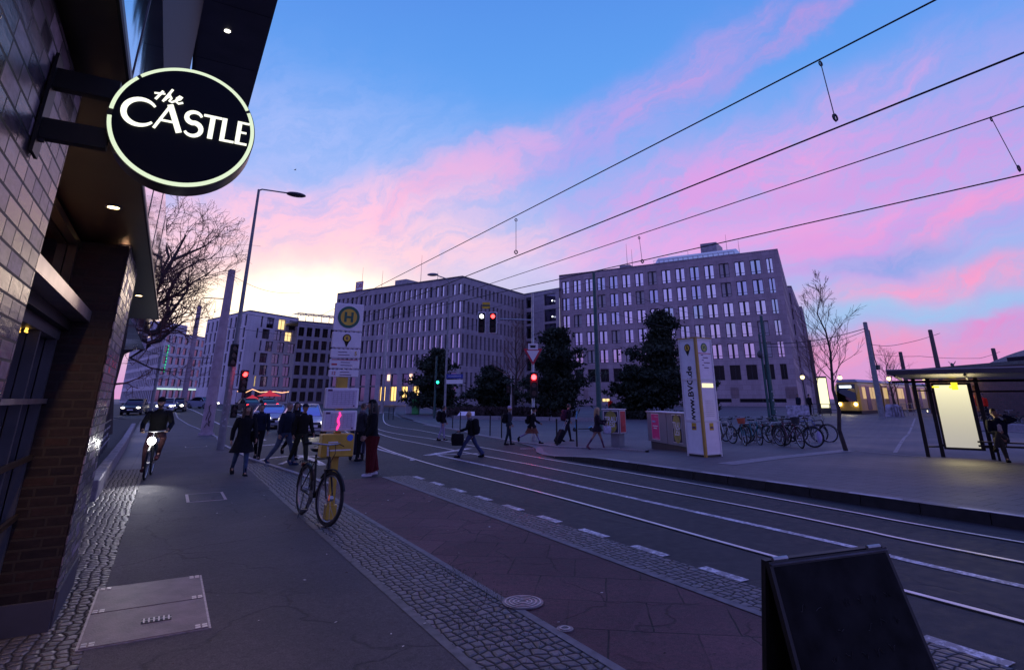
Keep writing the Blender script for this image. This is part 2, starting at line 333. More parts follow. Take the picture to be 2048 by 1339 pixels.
# ------------------------------------------------------------------ mesh building
def link(o, parent=None):
    COL.objects.link(o)
    if parent is not None: o.parent = parent
    return o
def smoothed(me, ang=.6):
    me.polygons.foreach_set('use_smooth', [True]*len(me.polygons))
    try: me.set_sharp_from_angle(angle=ang)
    except Exception: pass
class MB:
    def __init__(s): s.v = []; s.f = []; s.mi = []; s.cur = 0
    def add(s, vs, fs):
        n = len(s.v); s.v += [tuple(p) for p in vs]; s.f += [tuple(i+n for i in f) for f in fs]; s.mi += [s.cur]*len(fs); return s
    def box(s, c, d, rz=0, M4=None):
        x, y, z = d[0]/2, d[1]/2, d[2]/2
        vs = [Vector((i*x, j*y, k*z)) for i in (-1, 1) for j in (-1, 1) for k in (-1, 1)]
        if rz: m = Matrix.Rotation(rz, 3, 'Z'); vs = [m @ v for v in vs]
        if M4 is not None: vs = [M4 @ v for v in vs]
        c = Vector(c); vs = [v+c for v in vs]
        return s.add(vs, [(0, 1, 3, 2), (4, 6, 7, 5), (0, 4, 5, 1), (2, 3, 7, 6), (0, 2, 6, 4), (1, 5, 7, 3)])
    def bbox(s, c, d, bv=.01, rz=0):
        """box with chamfered vertical edges and top"""
        x, y, z = d[0]/2, d[1]/2, d[2]/2; b = min(bv, x*.9, y*.9, z*.9)
        ring = lambda o, zz: [(x-o, y-b-o*0, zz), (x-b, y-o, zz), (-x+b, y-o, zz), (-x+o, y-b, zz), (-x+o, -y+b, zz), (-x+b, -y+o, zz), (x-b, -y+o, zz), (x-o, -y+b, zz)]
        vs = ring(b, -z)+ring(0, -z+b)+ring(0, z-b)+ring(b, z)
        m = Matrix.Rotation(rz, 3, 'Z'); c = Vector(c); vs = [m @ Vector(v)+c for v in vs]
        fs = [tuple(range(7, -1, -1)), tuple(range(24, 32))]
        for r in range(3):
            for i in range(8): fs.append((r*8+i, r*8+(i+1) % 8, (r+1)*8+(i+1) % 8, (r+1)*8+i))
        return s.add(vs, fs)
    def tube(s, pts, r, n=8, caps=True, flat=1.0, up=None):
        pts = [Vector(p) for p in pts]
        rs = r if isinstance(r, (list, tuple)) else [r]*len(pts)
        base_ = len(s.v); prev = None; vs = []
        for i, p in enumerate(pts):
            if i == 0: d = pts[1]-p
            elif i == len(pts)-1: d = p-pts[i-1]
            else: d = (pts[i+1]-p).normalized()+(p-pts[i-1]).normalized()
            if d.length < 1e-9: d = Vector((0, 0, 1))
            d.normalize()
            if prev is None:
                a = Vector(up) if up is not None else (Vector((0, 0, 1)) if abs(d.z) < .9 else Vector((1, 0, 0)))
                u = d.cross(a).normalized()
            else: u = (prev-d*prev.dot(d)).normalized() if (prev-d*prev.dot(d)).length > 1e-6 else d.orthogonal().normalized()
            prev = u; w = d.cross(u)
            for j in range(n):
                a = 2*PI*j/n; vs.append(p+u*(math.cos(a)*rs[i])+w*(math.sin(a)*rs[i]*flat))
        fs = []
        for i in range(len(pts)-1):
            for j in range(n): fs.append((i*n+j, i*n+(j+1) % n, (i+1)*n+(j+1) % n, (i+1)*n+j))
        if caps: fs.append(tuple(range(n-1, -1, -1))); fs.append(tuple(range((len(pts)-1)*n, len(pts)*n)))
        return s.add(vs, fs)
    def loft(s, rings, n=14, caps=True):
        """rings: (centre, rx, ry[, rot]) horizontal ellipses"""
        vs = []
        for rg in rings:
            c, rx, ry = Vector(rg[0]), rg[1], rg[2]; nrm = rg[3] if len(rg) > 3 else None
            for j in range(n):
                a = 2*PI*j/n; p = Vector((math.cos(a)*rx, math.sin(a)*ry, 0))
                if nrm is not None: p = nrm @ p
                vs.append(c+p)
        fs = []
        for i in range(len(rings)-1):
            for j in range(n): fs.append((i*n+j, i*n+(j+1) % n, (i+1)*n+(j+1) % n, (i+1)*n+j))
        if caps: fs.append(tuple(range(n-1, -1, -1))); fs.append(tuple(range((len(rings)-1)*n, len(rings)*n)))
        return s.add(vs, fs)
    def sphere(s, c, r, n=10, m=7, sc=(1, 1, 1)):
        c = Vector(c); vs = []; fs = []
        for i in range(m+1):
            t = PI*i/m
            for j in range(n):
                a = 2*PI*j/n; vs.append(c+Vector((math.sin(t)*math.cos(a)*r*sc[0], math.sin(t)*math.sin(a)*r*sc[1], math.cos(t)*r*sc[2])))
        for i in range(m):
            for j in range(n): fs.append((i*n+j, (i+1)*n+j, (i+1)*n+(j+1) % n, i*n+(j+1) % n))
        return s.add(vs, fs)
    def disc(s, c, r, axis, thick, n=32, r2=None, seg=(0, 2*PI)):
        """disc or ring (r2 inner radius) standing across axis"""
        a = Vector(axis).normalized(); u = a.orthogonal().normalized() if abs(a.z) > .9 else Vector((0, 0, 1)).cross(a).normalized(); w = a.cross(u); c = Vector(c)
        if r2 is None:
            vs = [c+(u*math.cos(2*PI*j/n)+w*math.sin(2*PI*j/n))*r+a*k*thick/2 for k in (-1, 1) for j in range(n)]
            fs = [tuple(range(n-1, -1, -1)), tuple(range(n, 2*n))]+[(j, (j+1) % n, n+(j+1) % n, n+j) for j in range(n)]
        else:
            vs = []; fs = []; closed = abs(seg[1]-seg[0]-2*PI) < 1e-6; N = n if closed else n+1
            for j in range(N):
                t = seg[0]+(seg[1]-seg[0])*j/n; d = u*math.cos(t)+w*math.sin(t)
                vs += [c+d*r-a*thick/2, c+d*r+a*thick/2, c+d*r2+a*thick/2, c+d*r2-a*thick/2]
            for j in range(n if closed else n):
                b0 = 4*j; b1 = 4*((j+1) % N)
                for i in range(4): fs.append((b0+i, b1+i, b1+(i+1) % 4, b0+(i+1) % 4))
            if not closed: fs += [(3, 2, 1, 0), tuple(4*(N-1)+i for i in range(4))]
        return s.add(vs, fs)
    def prism(s, poly, off):
        n = len(poly); off = Vector(off); P = [Vector(p) for p in poly]
        return s.add(P+[p+off for p in P], [tuple(range(n-1, -1, -1)), tuple(range(n, 2*n))]+[(j, (j+1) % n, n+(j+1) % n, n+j) for j in range(n)])
    def quad(s, a, b, c, d): return s.add([a, b, c, d], [(0, 1, 2, 3)])
    def xf(s, M4): s.v = [tuple(M4 @ Vector(p)) for p in s.v]; return s
    def mesh(s, name, m, sm=True, ang=.6):
        me = bpy.data.meshes.new(name); me.from_pydata(s.v, [], s.f)
        for x in (m if isinstance(m, (list, tuple)) else [m]): me.materials.append(x)
        if any(s.mi): me.polygons.foreach_set('material_index', s.mi)
        me.validate()
        if sm: smoothed(me, ang)
        me.update(); return me
    def build(s, name, m, parent=None, sm=True, ang=.6, fix=False):
        me = s.mesh(name, m, sm, ang)
        if fix:
            import bmesh
            bm = bmesh.new(); bm.from_mesh(me); bmesh.ops.recalc_face_normals(bm, faces=bm.faces); bm.to_mesh(me); bm.free()
        return link(bpy.data.objects.new(name, me), parent)
def tag(o, label=None, cat=None, group=None, kind=None):
    if label: o['label'] = label
    if cat: o['category'] = cat
    if group: o['group'] = group
    if kind: o['kind'] = kind
    return o
def thing(name, label, cat, loc=(0, 0, 0), rz=0, group=None):
    o = bpy.data.objects.new(name, None); COL.objects.link(o); o.empty_display_size = .2
    o.location = loc; o.rotation_euler = (0, 0, rz); return tag(o, label, cat, group)
def struct(o): o['kind'] = 'structure'; return o
KIDS = {}
def dup(root, loc, rz=None, label=None, group=None, scale=None):
    r = root.copy(); COL.objects.link(r); r.location = loc
    if rz is not None: r.rotation_euler = (0, 0, rz)
    if scale: r.scale = (scale,)*3
    if label: r['label'] = label
    if group: r['group'] = group
    for ch in list(root.children):
        c = ch.copy(); COL.objects.link(c); c.parent = r
        for g in list(ch.children):
            d = g.copy(); COL.objects.link(d); d.parent = c
    return r
def lookat(o): return math.atan2(-o[0], o[1])      # heading whose local -Y faces the eye
def text(body, size, m, parent, M4, name='lettering', depth=.002, shear=0, bold=0, align='CENTER', sx=1.0):
    cu = bpy.data.curves.new(name, 'FONT'); cu.body = body; cu.size = size; cu.extrude = depth; cu.shear = shear; cu.offset = bold
    cu.align_x = align; cu.align_y = 'CENTER'
    o = bpy.data.objects.new(name, cu); COL.objects.link(o)
    dg = bpy.context.evaluated_depsgraph_get(); dg.update()
    me = bpy.data.meshes.new_from_object(o.evaluated_get(dg)); bpy.data.objects.remove(o)
    me.materials.clear(); me.materials.append(m); me.transform(M4 @ Matrix.Diagonal((sx, 1, 1, 1))); me.update()
    return link(bpy.data.objects.new(name, me), parent)
def face(pos, right, up):
    """matrix that lays text (local X right, Y up) at pos"""
    r = Vector(right).normalized(); u = Vector(up).normalized(); n = r.cross(u)
    return Matrix.Translation(Vector(pos)) @ Matrix((r, u, n)).transposed().to_4x4()
# ------------------------------------------------------------------ the ground and the street
def sheet(name, y0, y1, xl, xr, dz, m, step=2.0, cols=4, kind='structure', zf=None, skirt=0):
    n = max(1, int(math.ceil((y1-y0)/step))); b = MB(); vs = []; fs = []
    for i in range(n+1):
        y = y0+(y1-y0)*i/n; a = xl(y) if callable(xl) else xl; c = xr(y) if callable(xr) else xr
        for j in range(cols+1):
            x = a+(c-a)*j/cols; vs.append((x, y, (zf or base)(x, y)+dz))
    for i in range(n):
        for j in range(cols): k = i*(cols+1)+j; fs.append((k, k+1, k+cols+2, k+cols+1))
    b.add(vs, fs)
    if skirt:
        vs2 = []; fs2 = []
        for i in range(n+1):
            p = vs[i*(cols+1)]; vs2 += [p, (p[0], p[1], p[2]-skirt)]
        for i in range(n): fs2.append((2*i, 2*i+2, 2*i+3, 2*i+1))
        b.add(vs2, fs2)
    o = b.build(name, m, sm=False); o['kind'] = kind; return o
A_WALK = asphalt('pavement_asphalt', (.058, .055, .060), (.098, .086, .090), .4, .72)
A_RED = asphalt('red_path_asphalt', (.088, .044, .050), (.150, .070, .072), .55, .74, .8, .7)
A_ROAD = asphalt('road_asphalt', (.020, .020, .025), (.036, .034, .041), .3, .66, .35)
A_PLAZA = slabs('plaza_slabs', (.085, .083, .098), (.125, .12, .135), 1.2, .6)
A_PLAT = slabs('platform_paving', (.066, .062, .072), (.105, .098, .108), .5, .5, .66, .8)
COB = cobble('small_cobbles', (.065, .062, .074), (.135, .13, .145), 11.5, 9.5)
COB2 = cobble('square_cobbles', (.060, .052, .055), (.140, .125, .130), 11.5, 10.5, 0, .11)
GRAN = mat('granite_kerb', (.24, .22, .24), .6, var=.25, vscale=14, bump=.3)
PAINT = mat('road_paint', (.50, .48, .52), .5, var=.28, vscale=5)
def paint_mat():
    def f(t, b):
        k = NT(t); o = k.obj(); n = k.noise(o, 16, 6, .7); n2 = k.noise(o, 2.5, 4)
        t.links.new(k.mix(k.rng(k.m('ADD', n, k.m('MULTIPLY', n2, .6)), .68, .84, 1, .2), (.10, .095, .11), (.80, .77, .80)), b.inputs['Base Color']); b.inputs['Roughness'].default_value = .5
    return nodes_mat('worn_road_paint', f)
WPAINT = paint_mat()
SOIL = mat('bare_soil', (.035, .032, .026), .9, var=.4, vscale=8, bump=.8, bscale=20)

# one sheet to the horizon
b = MB(); vs = []; fs = []; rr = [0.01, 8, 20, 40, 55, 70, 85, 100, 150, 300, 800, 2500]; NA = 48
for r_ in rr:
    for j in range(NA):
        a = 2*PI*j/NA; x, y = r_*math.cos(a), r_*math.sin(a); vs.append((x, y, base(x, y)-.06))
for i in range(len(rr)-1):
    for j in range(NA): fs.append((i*NA+j, (i+1)*NA+j, (i+1)*NA+(j+1) % NA, i*NA+(j+1) % NA))
b.add(vs, fs); struct(b.build('ground', A_PLAZA, sm=False))
ROADL = [(-8, 1.5), (42, 1.5), (60, -2), (100, -22), (170, -70)]
sheet('road', -8, 170, lambda y: interp(ROADL, y), lambda y: kerbx(y)+.02, 0.0, A_ROAD, 2.0, 6)
# left pavement
EDGE = [(-8, 2.12), (13.0, 2.12)]
EK = [(14.0, 3.36), (14.8, 3.28), (17.5, 2.95), (21.1, 2.52), (23.5, 2.45)]
for p in ((446, 889), (437, 875), (415, 864), (379, 850), (357, 836), (350, 820)):
    g = at(*p); EK.append((g.y, g.x))
EK = sorted(EK)
def edgek(y): return interp(EK, y)
YE = EK[-1][0]
sheet('pavement', -8, 19.5, -.25, 2.12, .02, A_WALK, 1.5, 3)
sheet('pavement', 19.5, YE, lambda y: -.25-.02*(y-19.5), lambda y: edgek(y)-.12 if y > 19.6 else 2.3, .02, A_WALK, 1.5, 3, skirt=0)
sheet('cobble_strip', -8, 13.9, 2.12, 2.98, .016, COB, 1.5, 3)
sheet('cobble_strip', 13.9, 19.5, 2.12, lambda y: edgek(y)-.12, .016, COB, 1.0, 3)
sheet('cobble_strip', -8, 19.5, -.98, -.25, .016, COB2, 1.5, 3)
sheet('bike_path', -8, 14.6, 2.98, 4.72, .012, A_RED, 1.5, 3)
sheet('cobble_strip', -8, 14.6, 4.80, 5.36, .016, COB, 1.5, 3)
GRED = mat('granite_edging', (.14, .13, .14), .65, var=.35, vscale=9)
sheet('granite_edging', -8, 14.6, 4.70, 4.80, .019, GRED, 1.5, 1)
sheet('granite_edging', -8, 13.9, 2.94, 3.02, .021, GRED, 1.5, 1)
sheet('granite_edging', -8, 13.9, 2.08, 2.16, .024, mat('cobble_course', (.095, .09, .095), .6, var=.5, vscale=9), 1.5, 1)
# kerb of the left corner: a low stone band
b = MB(); ys = [13.9+.6*i for i in range(int((YE-13.9)/.6))]
for y0, y1 in zip(ys, ys[1:]):
    a0, a1 = edgek(y0), edgek(y1); z0, z1 = base(a0, y0), base(a1, y1)
    b.add([(a0-.13, y0+.004, z0+.05), (a0, y0+.004, z0+.045), (a1, y1-.004, z1+.045), (a1-.13, y1-.004, z1+.05), (a0+.005, y0+.004, z0-.02), (a1+.005, y1-.004, z1-.02), (a0-.13, y0+.004, z0-.02), (a1-.13, y1-.004, z1-.02)],
          [(0, 1, 2, 3), (1, 4, 5, 2), (0, 3, 7, 6), (0, 6, 4, 1), (2, 5, 7, 3)])
struct(b.build('corner_kerb', GRAN, sm=False))
# right platform and square
def zplat(x, y): return base(x, y)+.02+.15*(1-smooth((y-14.0)/3.5))
b = MB(); vs = []; fs = []
ysr = [-12+1.5*i for i in range(28)]+[31, 34, 38, 42, 48, 55, 65, 80, 100, 130, 180]
offs = [0.3, 1, 2, 3.5, 6, 9, 13, 18, 25, 35, 50, 75, 110, 160, 230]
for y in ysr:
    for o_ in offs: x = kerbx(y)+o_; vs.append((x, y, zplat(x, y)))
nC = len(offs)
for i in range(len(ysr)-1):
    for j in range(nC-1): k = i*nC+j; fs.append((k, k+1, k+nC+1, k+nC))
b.add(vs, fs); struct(b.build('square_paving', A_PLAT, sm=False))
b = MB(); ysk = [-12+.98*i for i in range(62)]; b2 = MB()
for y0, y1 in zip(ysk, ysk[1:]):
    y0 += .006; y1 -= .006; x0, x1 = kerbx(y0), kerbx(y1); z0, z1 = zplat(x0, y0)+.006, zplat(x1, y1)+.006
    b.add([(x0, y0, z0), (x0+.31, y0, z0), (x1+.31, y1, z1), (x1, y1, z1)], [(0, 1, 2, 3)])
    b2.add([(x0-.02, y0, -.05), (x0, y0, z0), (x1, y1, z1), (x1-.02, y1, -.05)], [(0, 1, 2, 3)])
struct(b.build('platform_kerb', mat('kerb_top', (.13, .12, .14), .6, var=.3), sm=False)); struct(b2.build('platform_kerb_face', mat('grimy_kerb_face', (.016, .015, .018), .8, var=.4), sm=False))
# pale insets along the platform edge
b = MB(); y = 4.2
while y < 13:
    x0 = kerbx(y)+.01; b.box((x0+.055, y+.45, zplat(x0+.1, y)+.009), (.09, .9, .006)); y += 1.75
struct(b.build('platform_edge_marking', PAINT, sm=False))
# second kerb line that curves round behind the crossing
LK = [(-12+0, 0)]; pts = [(847, 850), (911, 860), (960, 872), (1033, 885), (1118, 895), (1240, 900), (1310, 905)]
b = MB(); P = [at(*p) for p in pts]; Q = []
for a_, c_ in zip(P, P[1:]):
    for i in range(4): Q.append(a_.lerp(c_, i/4))
for a_, c_ in zip(Q, Q[1:]):
    d = (c_-a_).normalized(); n_ = Vector((-d.y, d.x, 0))*.13; up = Vector((0, 0, .055))
    b.add([a_+up, c_+up, c_+n_+up, a_+n_+up, a_-up*.3, c_-up*.3, c_+n_-up*.3, a_+n_-up*.3], [(0, 1, 2, 3), (4, 5, 1, 0), (7, 6, 2, 3)])
struct(b.build('square_kerb', GRAN, sm=False))
# pale slab course running across the square
b = MB()
for p0, p1, w in [((1450, 928), (1560, 914), .5), ((1560, 914), (1700, 900), .5), ((1700, 900), (1860, 915), .12), ((1790, 905), (1830, 836), .12)]:
    a_, c_ = at(*p0), at(*p1); N_ = 8; d = (c_-a_).normalized(); n_ = Vector((-d.y, d.x, 0))*w/2
    for i in range(N_):
        u, v = a_.lerp(c_, i/N_), a_.lerp(c_, (i+.97)/N_)
        q4 = [u-n_, v-n_, v+n_, u+n_]; b.add([(p.x, p.y, gz(p.x, p.y)+.008) for p in q4], [(0, 1, 2, 3)])
struct(b.build('slab_course', mat('pale_slabs', (.19, .18, .20), .6, var=.25), sm=False))
# cobbled bit by the shelter
# ---- markings
def ribbon(b, pts, w, dz, sub=6, zf=base):
    P = [Vector((p[0], p[1], 0)) for p in pts]; Q = []
    for i in range(len(P)-1):
        p0 = P[max(i-1, 0)]; p1 = P[i]; p2 = P[i+1]; p3 = P[min(i+2, len(P)-1)]
        for k in range(sub):
            t = k/sub; Q.append(.5*((2*p1)+(p2-p0)*t+(2*p0-5*p1+4*p2-p3)*t*t+(3*p1-p0-3*p2+p3)*t**3))
    Q.append(P[-1]); vs = []
    for i, p in enumerate(Q):
        d = (Q[min(i+1, len(Q)-1)]-Q[max(i-1, 0)]).normalized(); n_ = Vector((-d.y, d.x, 0))*w/2
        for s_ in (-1, 1): x = p+n_*s_; vs.append((x.x, x.y, zf(x.x, x.y)+dz))
    b.add(vs, [(2*i, 2*i+1, 2*i+3, 2*i+2) for i in range(len(Q)-1)])
def gp(pl): return [tuple(at(*p))[:2] for p in pl]
b = MB()
y = -2.15
while y < 14.4: b.box((5.45, y+.29, .008), (.13, .58, .003)); y += 1.14
struct(b.build('road_marking', WPAINT, sm=False))
b = MB()
ribbon(b, [(7.72, -6), (7.72, 3.15), (7.84, 5.2), (7.92, 9.65), (8.02, 14.1), (8.06, 19.2)], .13, .006)
struct(b.build('road_marking', WPAINT, sm=False))
b = MB()
ribbon(b, [(6.72, 18), (6.95, 19), (7.12, 24), (7.3, 30), (6.6, 45)], .16, .006)
ribbon(b, [(7.7, 19.3), (8.6, 20.0), (10.2, 21.2)], .3, .0075, 4)
ribbon(b, [(7.95, 19.45), (9.5, 19.1)], .16, .0058, 2)
ribbon(b, gp([(371, 815), (400, 826), (440, 848), (480, 856), (530, 880)]), .14, .007)
ribbon(b, gp([(508, 892), (556, 888), (585, 886)]), .22, .0064, 3)
ribbon(b, gp([(600, 910), (632, 922), (645, 930)]), .22, .0068, 3)
ribbon(b, gp([(513, 921), (545, 915), (576, 912)]), .18, .0072, 3)
ribbon(b, gp([(560, 928), (610, 912), (650, 915)]), .14, .0076, 3)
ribbon(b, gp([(432, 818), (480, 829), (515, 842)]), .14, .0061, 3)
ribbon(b, gp([(1040, 897), (1090, 896), (1160, 903)]), .14, .0066, 3)
ribbon(b, gp([(760, 822), (860, 832), (935, 838)]), .16, .0063, 3)
struct(b.build('road_marking', WPAINT, sm=False))
# ---- tram rails, each a steel head beside a dark groove
RAILM = mat('rail_steel', (.72, .68, .72), .42, .9, var=.1); GROOVE = mat('rail_groove', (.006, .006, .007), .9)
TR = [[(6.55, -7), (6.55, 2.7), (6.57, 5.3), (6.70, 8.2), (6.78, 10.8), (6.79, 14.6), (6.95, 18.5), (7.5, 24), (9.2, 36), (13, 60)],
      [(8.78, -7), (8.80, 3.5), (8.92, 5.6), (9.04, 7.5), (9.08, 11), (9.25, 14.7), (9.28, 18.5), (9.45, 24), (9.78, 30), (11.5, 40), (15.5, 62)],
      [(9.98, -7), (9.99, 4), (10.13, 6.4), (10.32, 9.2), (10.45, 12.7), (10.49, 15.9), (10.73, 20.4), (11.0, 25.8), (11.08, 34), (13, 44), (18, 64)],
      [(12.0, 24.5), (12.35, 27), (13.2, 34), (14.2, 43.8), (21, 66)]]
for t_ in TR:
    rb = MB(); ribbon(rb, [(x-.02, y) for x, y in t_], .072, .012); g_ = MB(); ribbon(g_, [(x+.032, y) for x, y in t_], .045, .0085); ribbon(g_, [(x-.066, y) for x, y in t_], .03, .0085)
    o = rb.build('tram_rail', RAILM, sm=False); struct(o); g2 = g_.build('rail_groove', GROOVE, o, sm=False)
# planted bed on the far left and its soil
sheet('soil', 9.0, 60, -12, lambda y: -.95 if y < 14 else -1.05-.014*(y-14), .05, SOIL, 3, 5)
# ------------------------------------------------------------------ the pub on the left
GLB = brick('glazed_brick', (.026, .019, .028), (.26, .20, .25), (.012, .011, .013), .215, .078, 'YZ', .34, .006, .5, 1.1, .6)
DKB = brick('dark_brick', (.014, .008, .007), (.032, .015, .012), (.034, .026, .022), .25, .078, 'XZ', .7, .010, .5, .8, .3)
BRONZE = mat('bronze_frame', (.10, .075, .05), .35, .85, var=.2)
ALU = mat('brushed_aluminium', (.50, .46, .46), .3, .9, var=.15)
GL_PUB = glass('pub_glass', metal=1.0, refl=(.62, .62, .68), rough=.03)
GL_SKY = glass('tower_glass', metal=1.0, refl=(.82, .84, .92), rough=.045, wob=.12)
SOFF = mat('soffit_panel', (.045, .034, .024), .42, .2, var=.25, vscale=2)
pub = thing('pub_building', 'dark glazed brick pub with bronze windows and lit soffit at the left edge', 'building', (-.6, 3, 0))
O = Vector((-.6, 3, 0))
def L(b, name, m, par=pub, **k):
    b.v = [tuple(Vector(p)-O) for p in b.v]; return b.build(name, m, par, **k)
ZS = 3.22
b = MB(); b.box((-.95, .15, ZS/2), (.70, 6.2, ZS)); L(b, 'brick_pier', GLB, sm=False)
b = MB(); b.add([(-.55, 6.62, 0), (-.55, 8.0, 0), (-.55, 8.0, ZS), (-.55, 6.62, ZS), (-.56, 6.62, 0), (-.56, 8, 0), (-.56, 8, ZS), (-.56, 6.62, ZS)], [(0, 1, 2, 3), (7, 6, 5, 4), (0, 3, 7, 4), (1, 5, 6, 2)])
L(b, 'brick_cladding', GLB, sm=False)
b = MB(); b.box((-1.06, 7.31, ZS/2), (.99, 1.38, ZS)); L(b, 'brick_pier', DKB, sm=False)
b = MB(); b.box((-.55+.004, 7.33, .14), (.02, 1.36, .28)); b.box((-1.05, 6.60, .12), (1.0, .03, .24)); L(b, 'plinth', mat('dark_plinth', (.05, .045, .06), .6), sm=False)
# glazing between the piers, set back
GX = -1.0
b = MB(); b.box((GX-.02, 5.0, 2.86), (.02, 3.6, .60)); L(b, 'upper_glazing', GL_PUB, sm=False)
b = MB()
for y in (3.55, 5.02, 6.45): b.box((GX+.03, y, 2.87), (.07, .055, .62))
b.box((GX+.03, 5, 3.17), (.07, 3.4, .06)); b.box((GX+.03, 5, 2.60), (.08, 3.4, .05)); L(b, 'window_frame', BRONZE, sm=False)
b = MB(); b.box((-.865, 4.95, 2.52), (.25, 3.4, .095)); L(b, 'lintel_beam', ALU, sm=False)
b = MB(); b.box((-1.05, 4.95, 2.43), (.36, 3.4, .09)); L(b, 'blind_box', BLACK, sm=False)
b = MB(); b.box((GX-.02, 5.0, 1.19), (.02, 3.6, 2.36)); L(b, 'lower_glazing', GL_PUB, sm=False)
b = MB()
for y in (3.4, 4.95, 5.75, 6.52): b.box((GX+.03, y, 1.19), (.07, .065 if y != 5.75 else .05, 2.38))
b.box((GX+.03, 4.95, 2.345), (.08, 3.3, .09)); b.box((GX+.03, 4.95, .06), (.08, 3.3, .12)); L(b, 'window_frame', DGREY, sm=False)
for z in (1.78, 1.33, .88):
    b = MB(); b.box((GX+.075, 4.95, z), (.03, 3.3, .04)); L(b, 'window_bar', ALU if z > 1.5 else BRONZE, sm=False)
# interior glow seen as gold letters on the glass
GOLD = emis('gold_neon', (1, .55, .08), 2.2)
neon = text('BC', .20, GOLD, pub, face(atx(62, 632, GX+.012)-O, (0, 1, 0), (0, 0, 1)), 'neon_lettering', .004)
neon = text('22', .10, GOLD, pub, face(atx(54, 656, GX+.012)-O, (0, 1, 0), (0, 0, 1)), 'neon_lettering', .004)
# soffit and its edge
b = MB(); b.box((-.845, 5.5, ZS+.10), (.86, 15.5, .10)); L(b, 'soffit', SOFF, sm=False)
b = MB(); b.box((-.408, 5.5, ZS+.055), (.012, 15.56, .03)); b.box((-.845, 13.27, ZS+.10), (.86, .03, .10)); L(b, 'canopy_edge', mat('canopy_black', (.008, .008, .009), .8), sm=False)
# the end wall of the recess and the dark mass behind
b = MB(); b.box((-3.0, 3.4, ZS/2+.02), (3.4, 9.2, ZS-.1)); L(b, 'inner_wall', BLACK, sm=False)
LAMPG = emis('soffit_lamp_glow', (1, .72, .33), 14)
for i, (px, py) in enumerate([(229, 414), (247, 492), (272, 590)]):
    p = atz(px, py, ZS+.045); p.x = -.62
    lp = thing('soffit_downlight', ['round warm downlight in the pub soffit nearest the hanging sign', 'middle round warm downlight in the pub soffit', 'round warm downlight in the pub soffit beyond the brick pier'][i], 'ceiling light', p, 0, 'downlights in the pub soffit')
    b = MB(); b.disc((0, 0, 0), .058, (0, 0, 1), .014, 24, r2=.042); b.build('trim_ring', ALU, lp)
    b = MB(); b.disc((0, 0, .001), .040, (0, 0, 1), .01, 20); b.build('lamp_lens', LAMPG, lp)
    ld = bpy.data.lights.new('downlight', 'SPOT'); ld.energy = [95, 60, 40][i]; ld.color = (1, .62, .36); ld.spot_size = R(125); ld.spot_blend = .8; ld.shadow_soft_size = .04
    lo = bpy.data.objects.new('downlight_beam', ld); COL.objects.link(lo); lo.location = (0, 0, -.02); lo.parent = lp
p = Vector((-.50, 1.5, ZS+.045))
lp = thing('soffit_downlight', 'warm downlight in the pub soffit hidden above the near brick pier', 'ceiling light', p, 0, 'downlights in the pub soffit')
b = MB(); b.disc((0, 0, 0), .058, (0, 0, 1), .014, 24, r2=.042); b.build('trim_ring', ALU, lp)
b = MB(); b.disc((0, 0, .001), .040, (0, 0, 1), .01, 20); b.build('lamp_lens', LAMPG, lp)
ld = bpy.data.lights.new('downlight', 'SPOT'); ld.energy = 90; ld.color = (1, .62, .40); ld.spot_size = R(130); ld.spot_blend = .8; ld.shadow_soft_size = .04
lo = bpy.data.objects.new('downlight_beam', ld); COL.objects.link(lo); lo.location = (0, 0, -.02); lo.parent = lp

# the glass tower over it
tw = thing('glass_building', 'sky reflecting glass storey and dark overhanging bay above the pub canopy', 'building', (-1, 8, 3.4))
OT = Vector((-1, 8, 3.4))
def LT(b, name, m, **k):
    b.v = [tuple(Vector(p)-OT) for p in b.v]; return b.build(name, m, tw, **k)
TX = -.95; TZ = 7.18; YE2 = 24.0
b = MB(); b.box((TX-2, (YE2-3)/2, (3.4+TZ)/2), (4.0, YE2+3, TZ-3.4)); LT(b, 'glass_wall', GL_SKY, sm=False)
b = MB()
for y in (1.2, 4.2, 7.33, 10.4, 13.6, 16.8, 20): b.box((TX+.004, y, (3.4+TZ)/2), (.012, .03, TZ-3.4))
for z in (5.3,): b.box((TX+.003, (YE2-3)/2, z), (.012, YE2+3, .02))
LT(b, 'facade_joint', DGREY, sm=False)
# projecting bay of dark panels above the sign
OH = 14.2; xr = atz(520, 130, OH).x; xl = atz(392, 40, OH).x; YO = atz(488, 240, OH).y
b = MB(); b.box(((xl+xr)/2, (YO-3)/2, OH+.6), (xr-xl, YO+3, 1.2)); LT(b, 'dark_bay', mat('bay_panel', (.040, .038, .052), .42, .2, var=.25, vscale=1), sm=False)
b = MB(); b.box((xl+.03, (YO-3)/2, OH-.04), (.09, YO+2.9, .10)); LT(b, 'bay_rail', BLACK, sm=False)
b = MB()
b = MB(); b.box((TX-1.5, 7.2, (TZ+OH)/2+.6), (3.0, 20.4, OH-TZ+1.2)); LT(b, 'dark_wall', mat('matte_dark_wall', (.018, .016, .022), .7, var=.2), sm=False)
b = MB()
for y in (3.5, 8, 12, 15.2, 18.6, 22.5):
    if y < YO: b.box(((xl+.1+xr)/2, y, OH-.003), (xr-xl-.1, .022, .006))
LT(b, 'bay_joint', BLACK, sm=False)
p = atz(455, 62, OH); b = MB(); b.disc((p.x, p.y, OH-.012), .10, (0, 0, 1), .02, 20); LT(b, 'bay_lamp', emis('bay_lamp_glow', (1, .95, .85), 3.5))

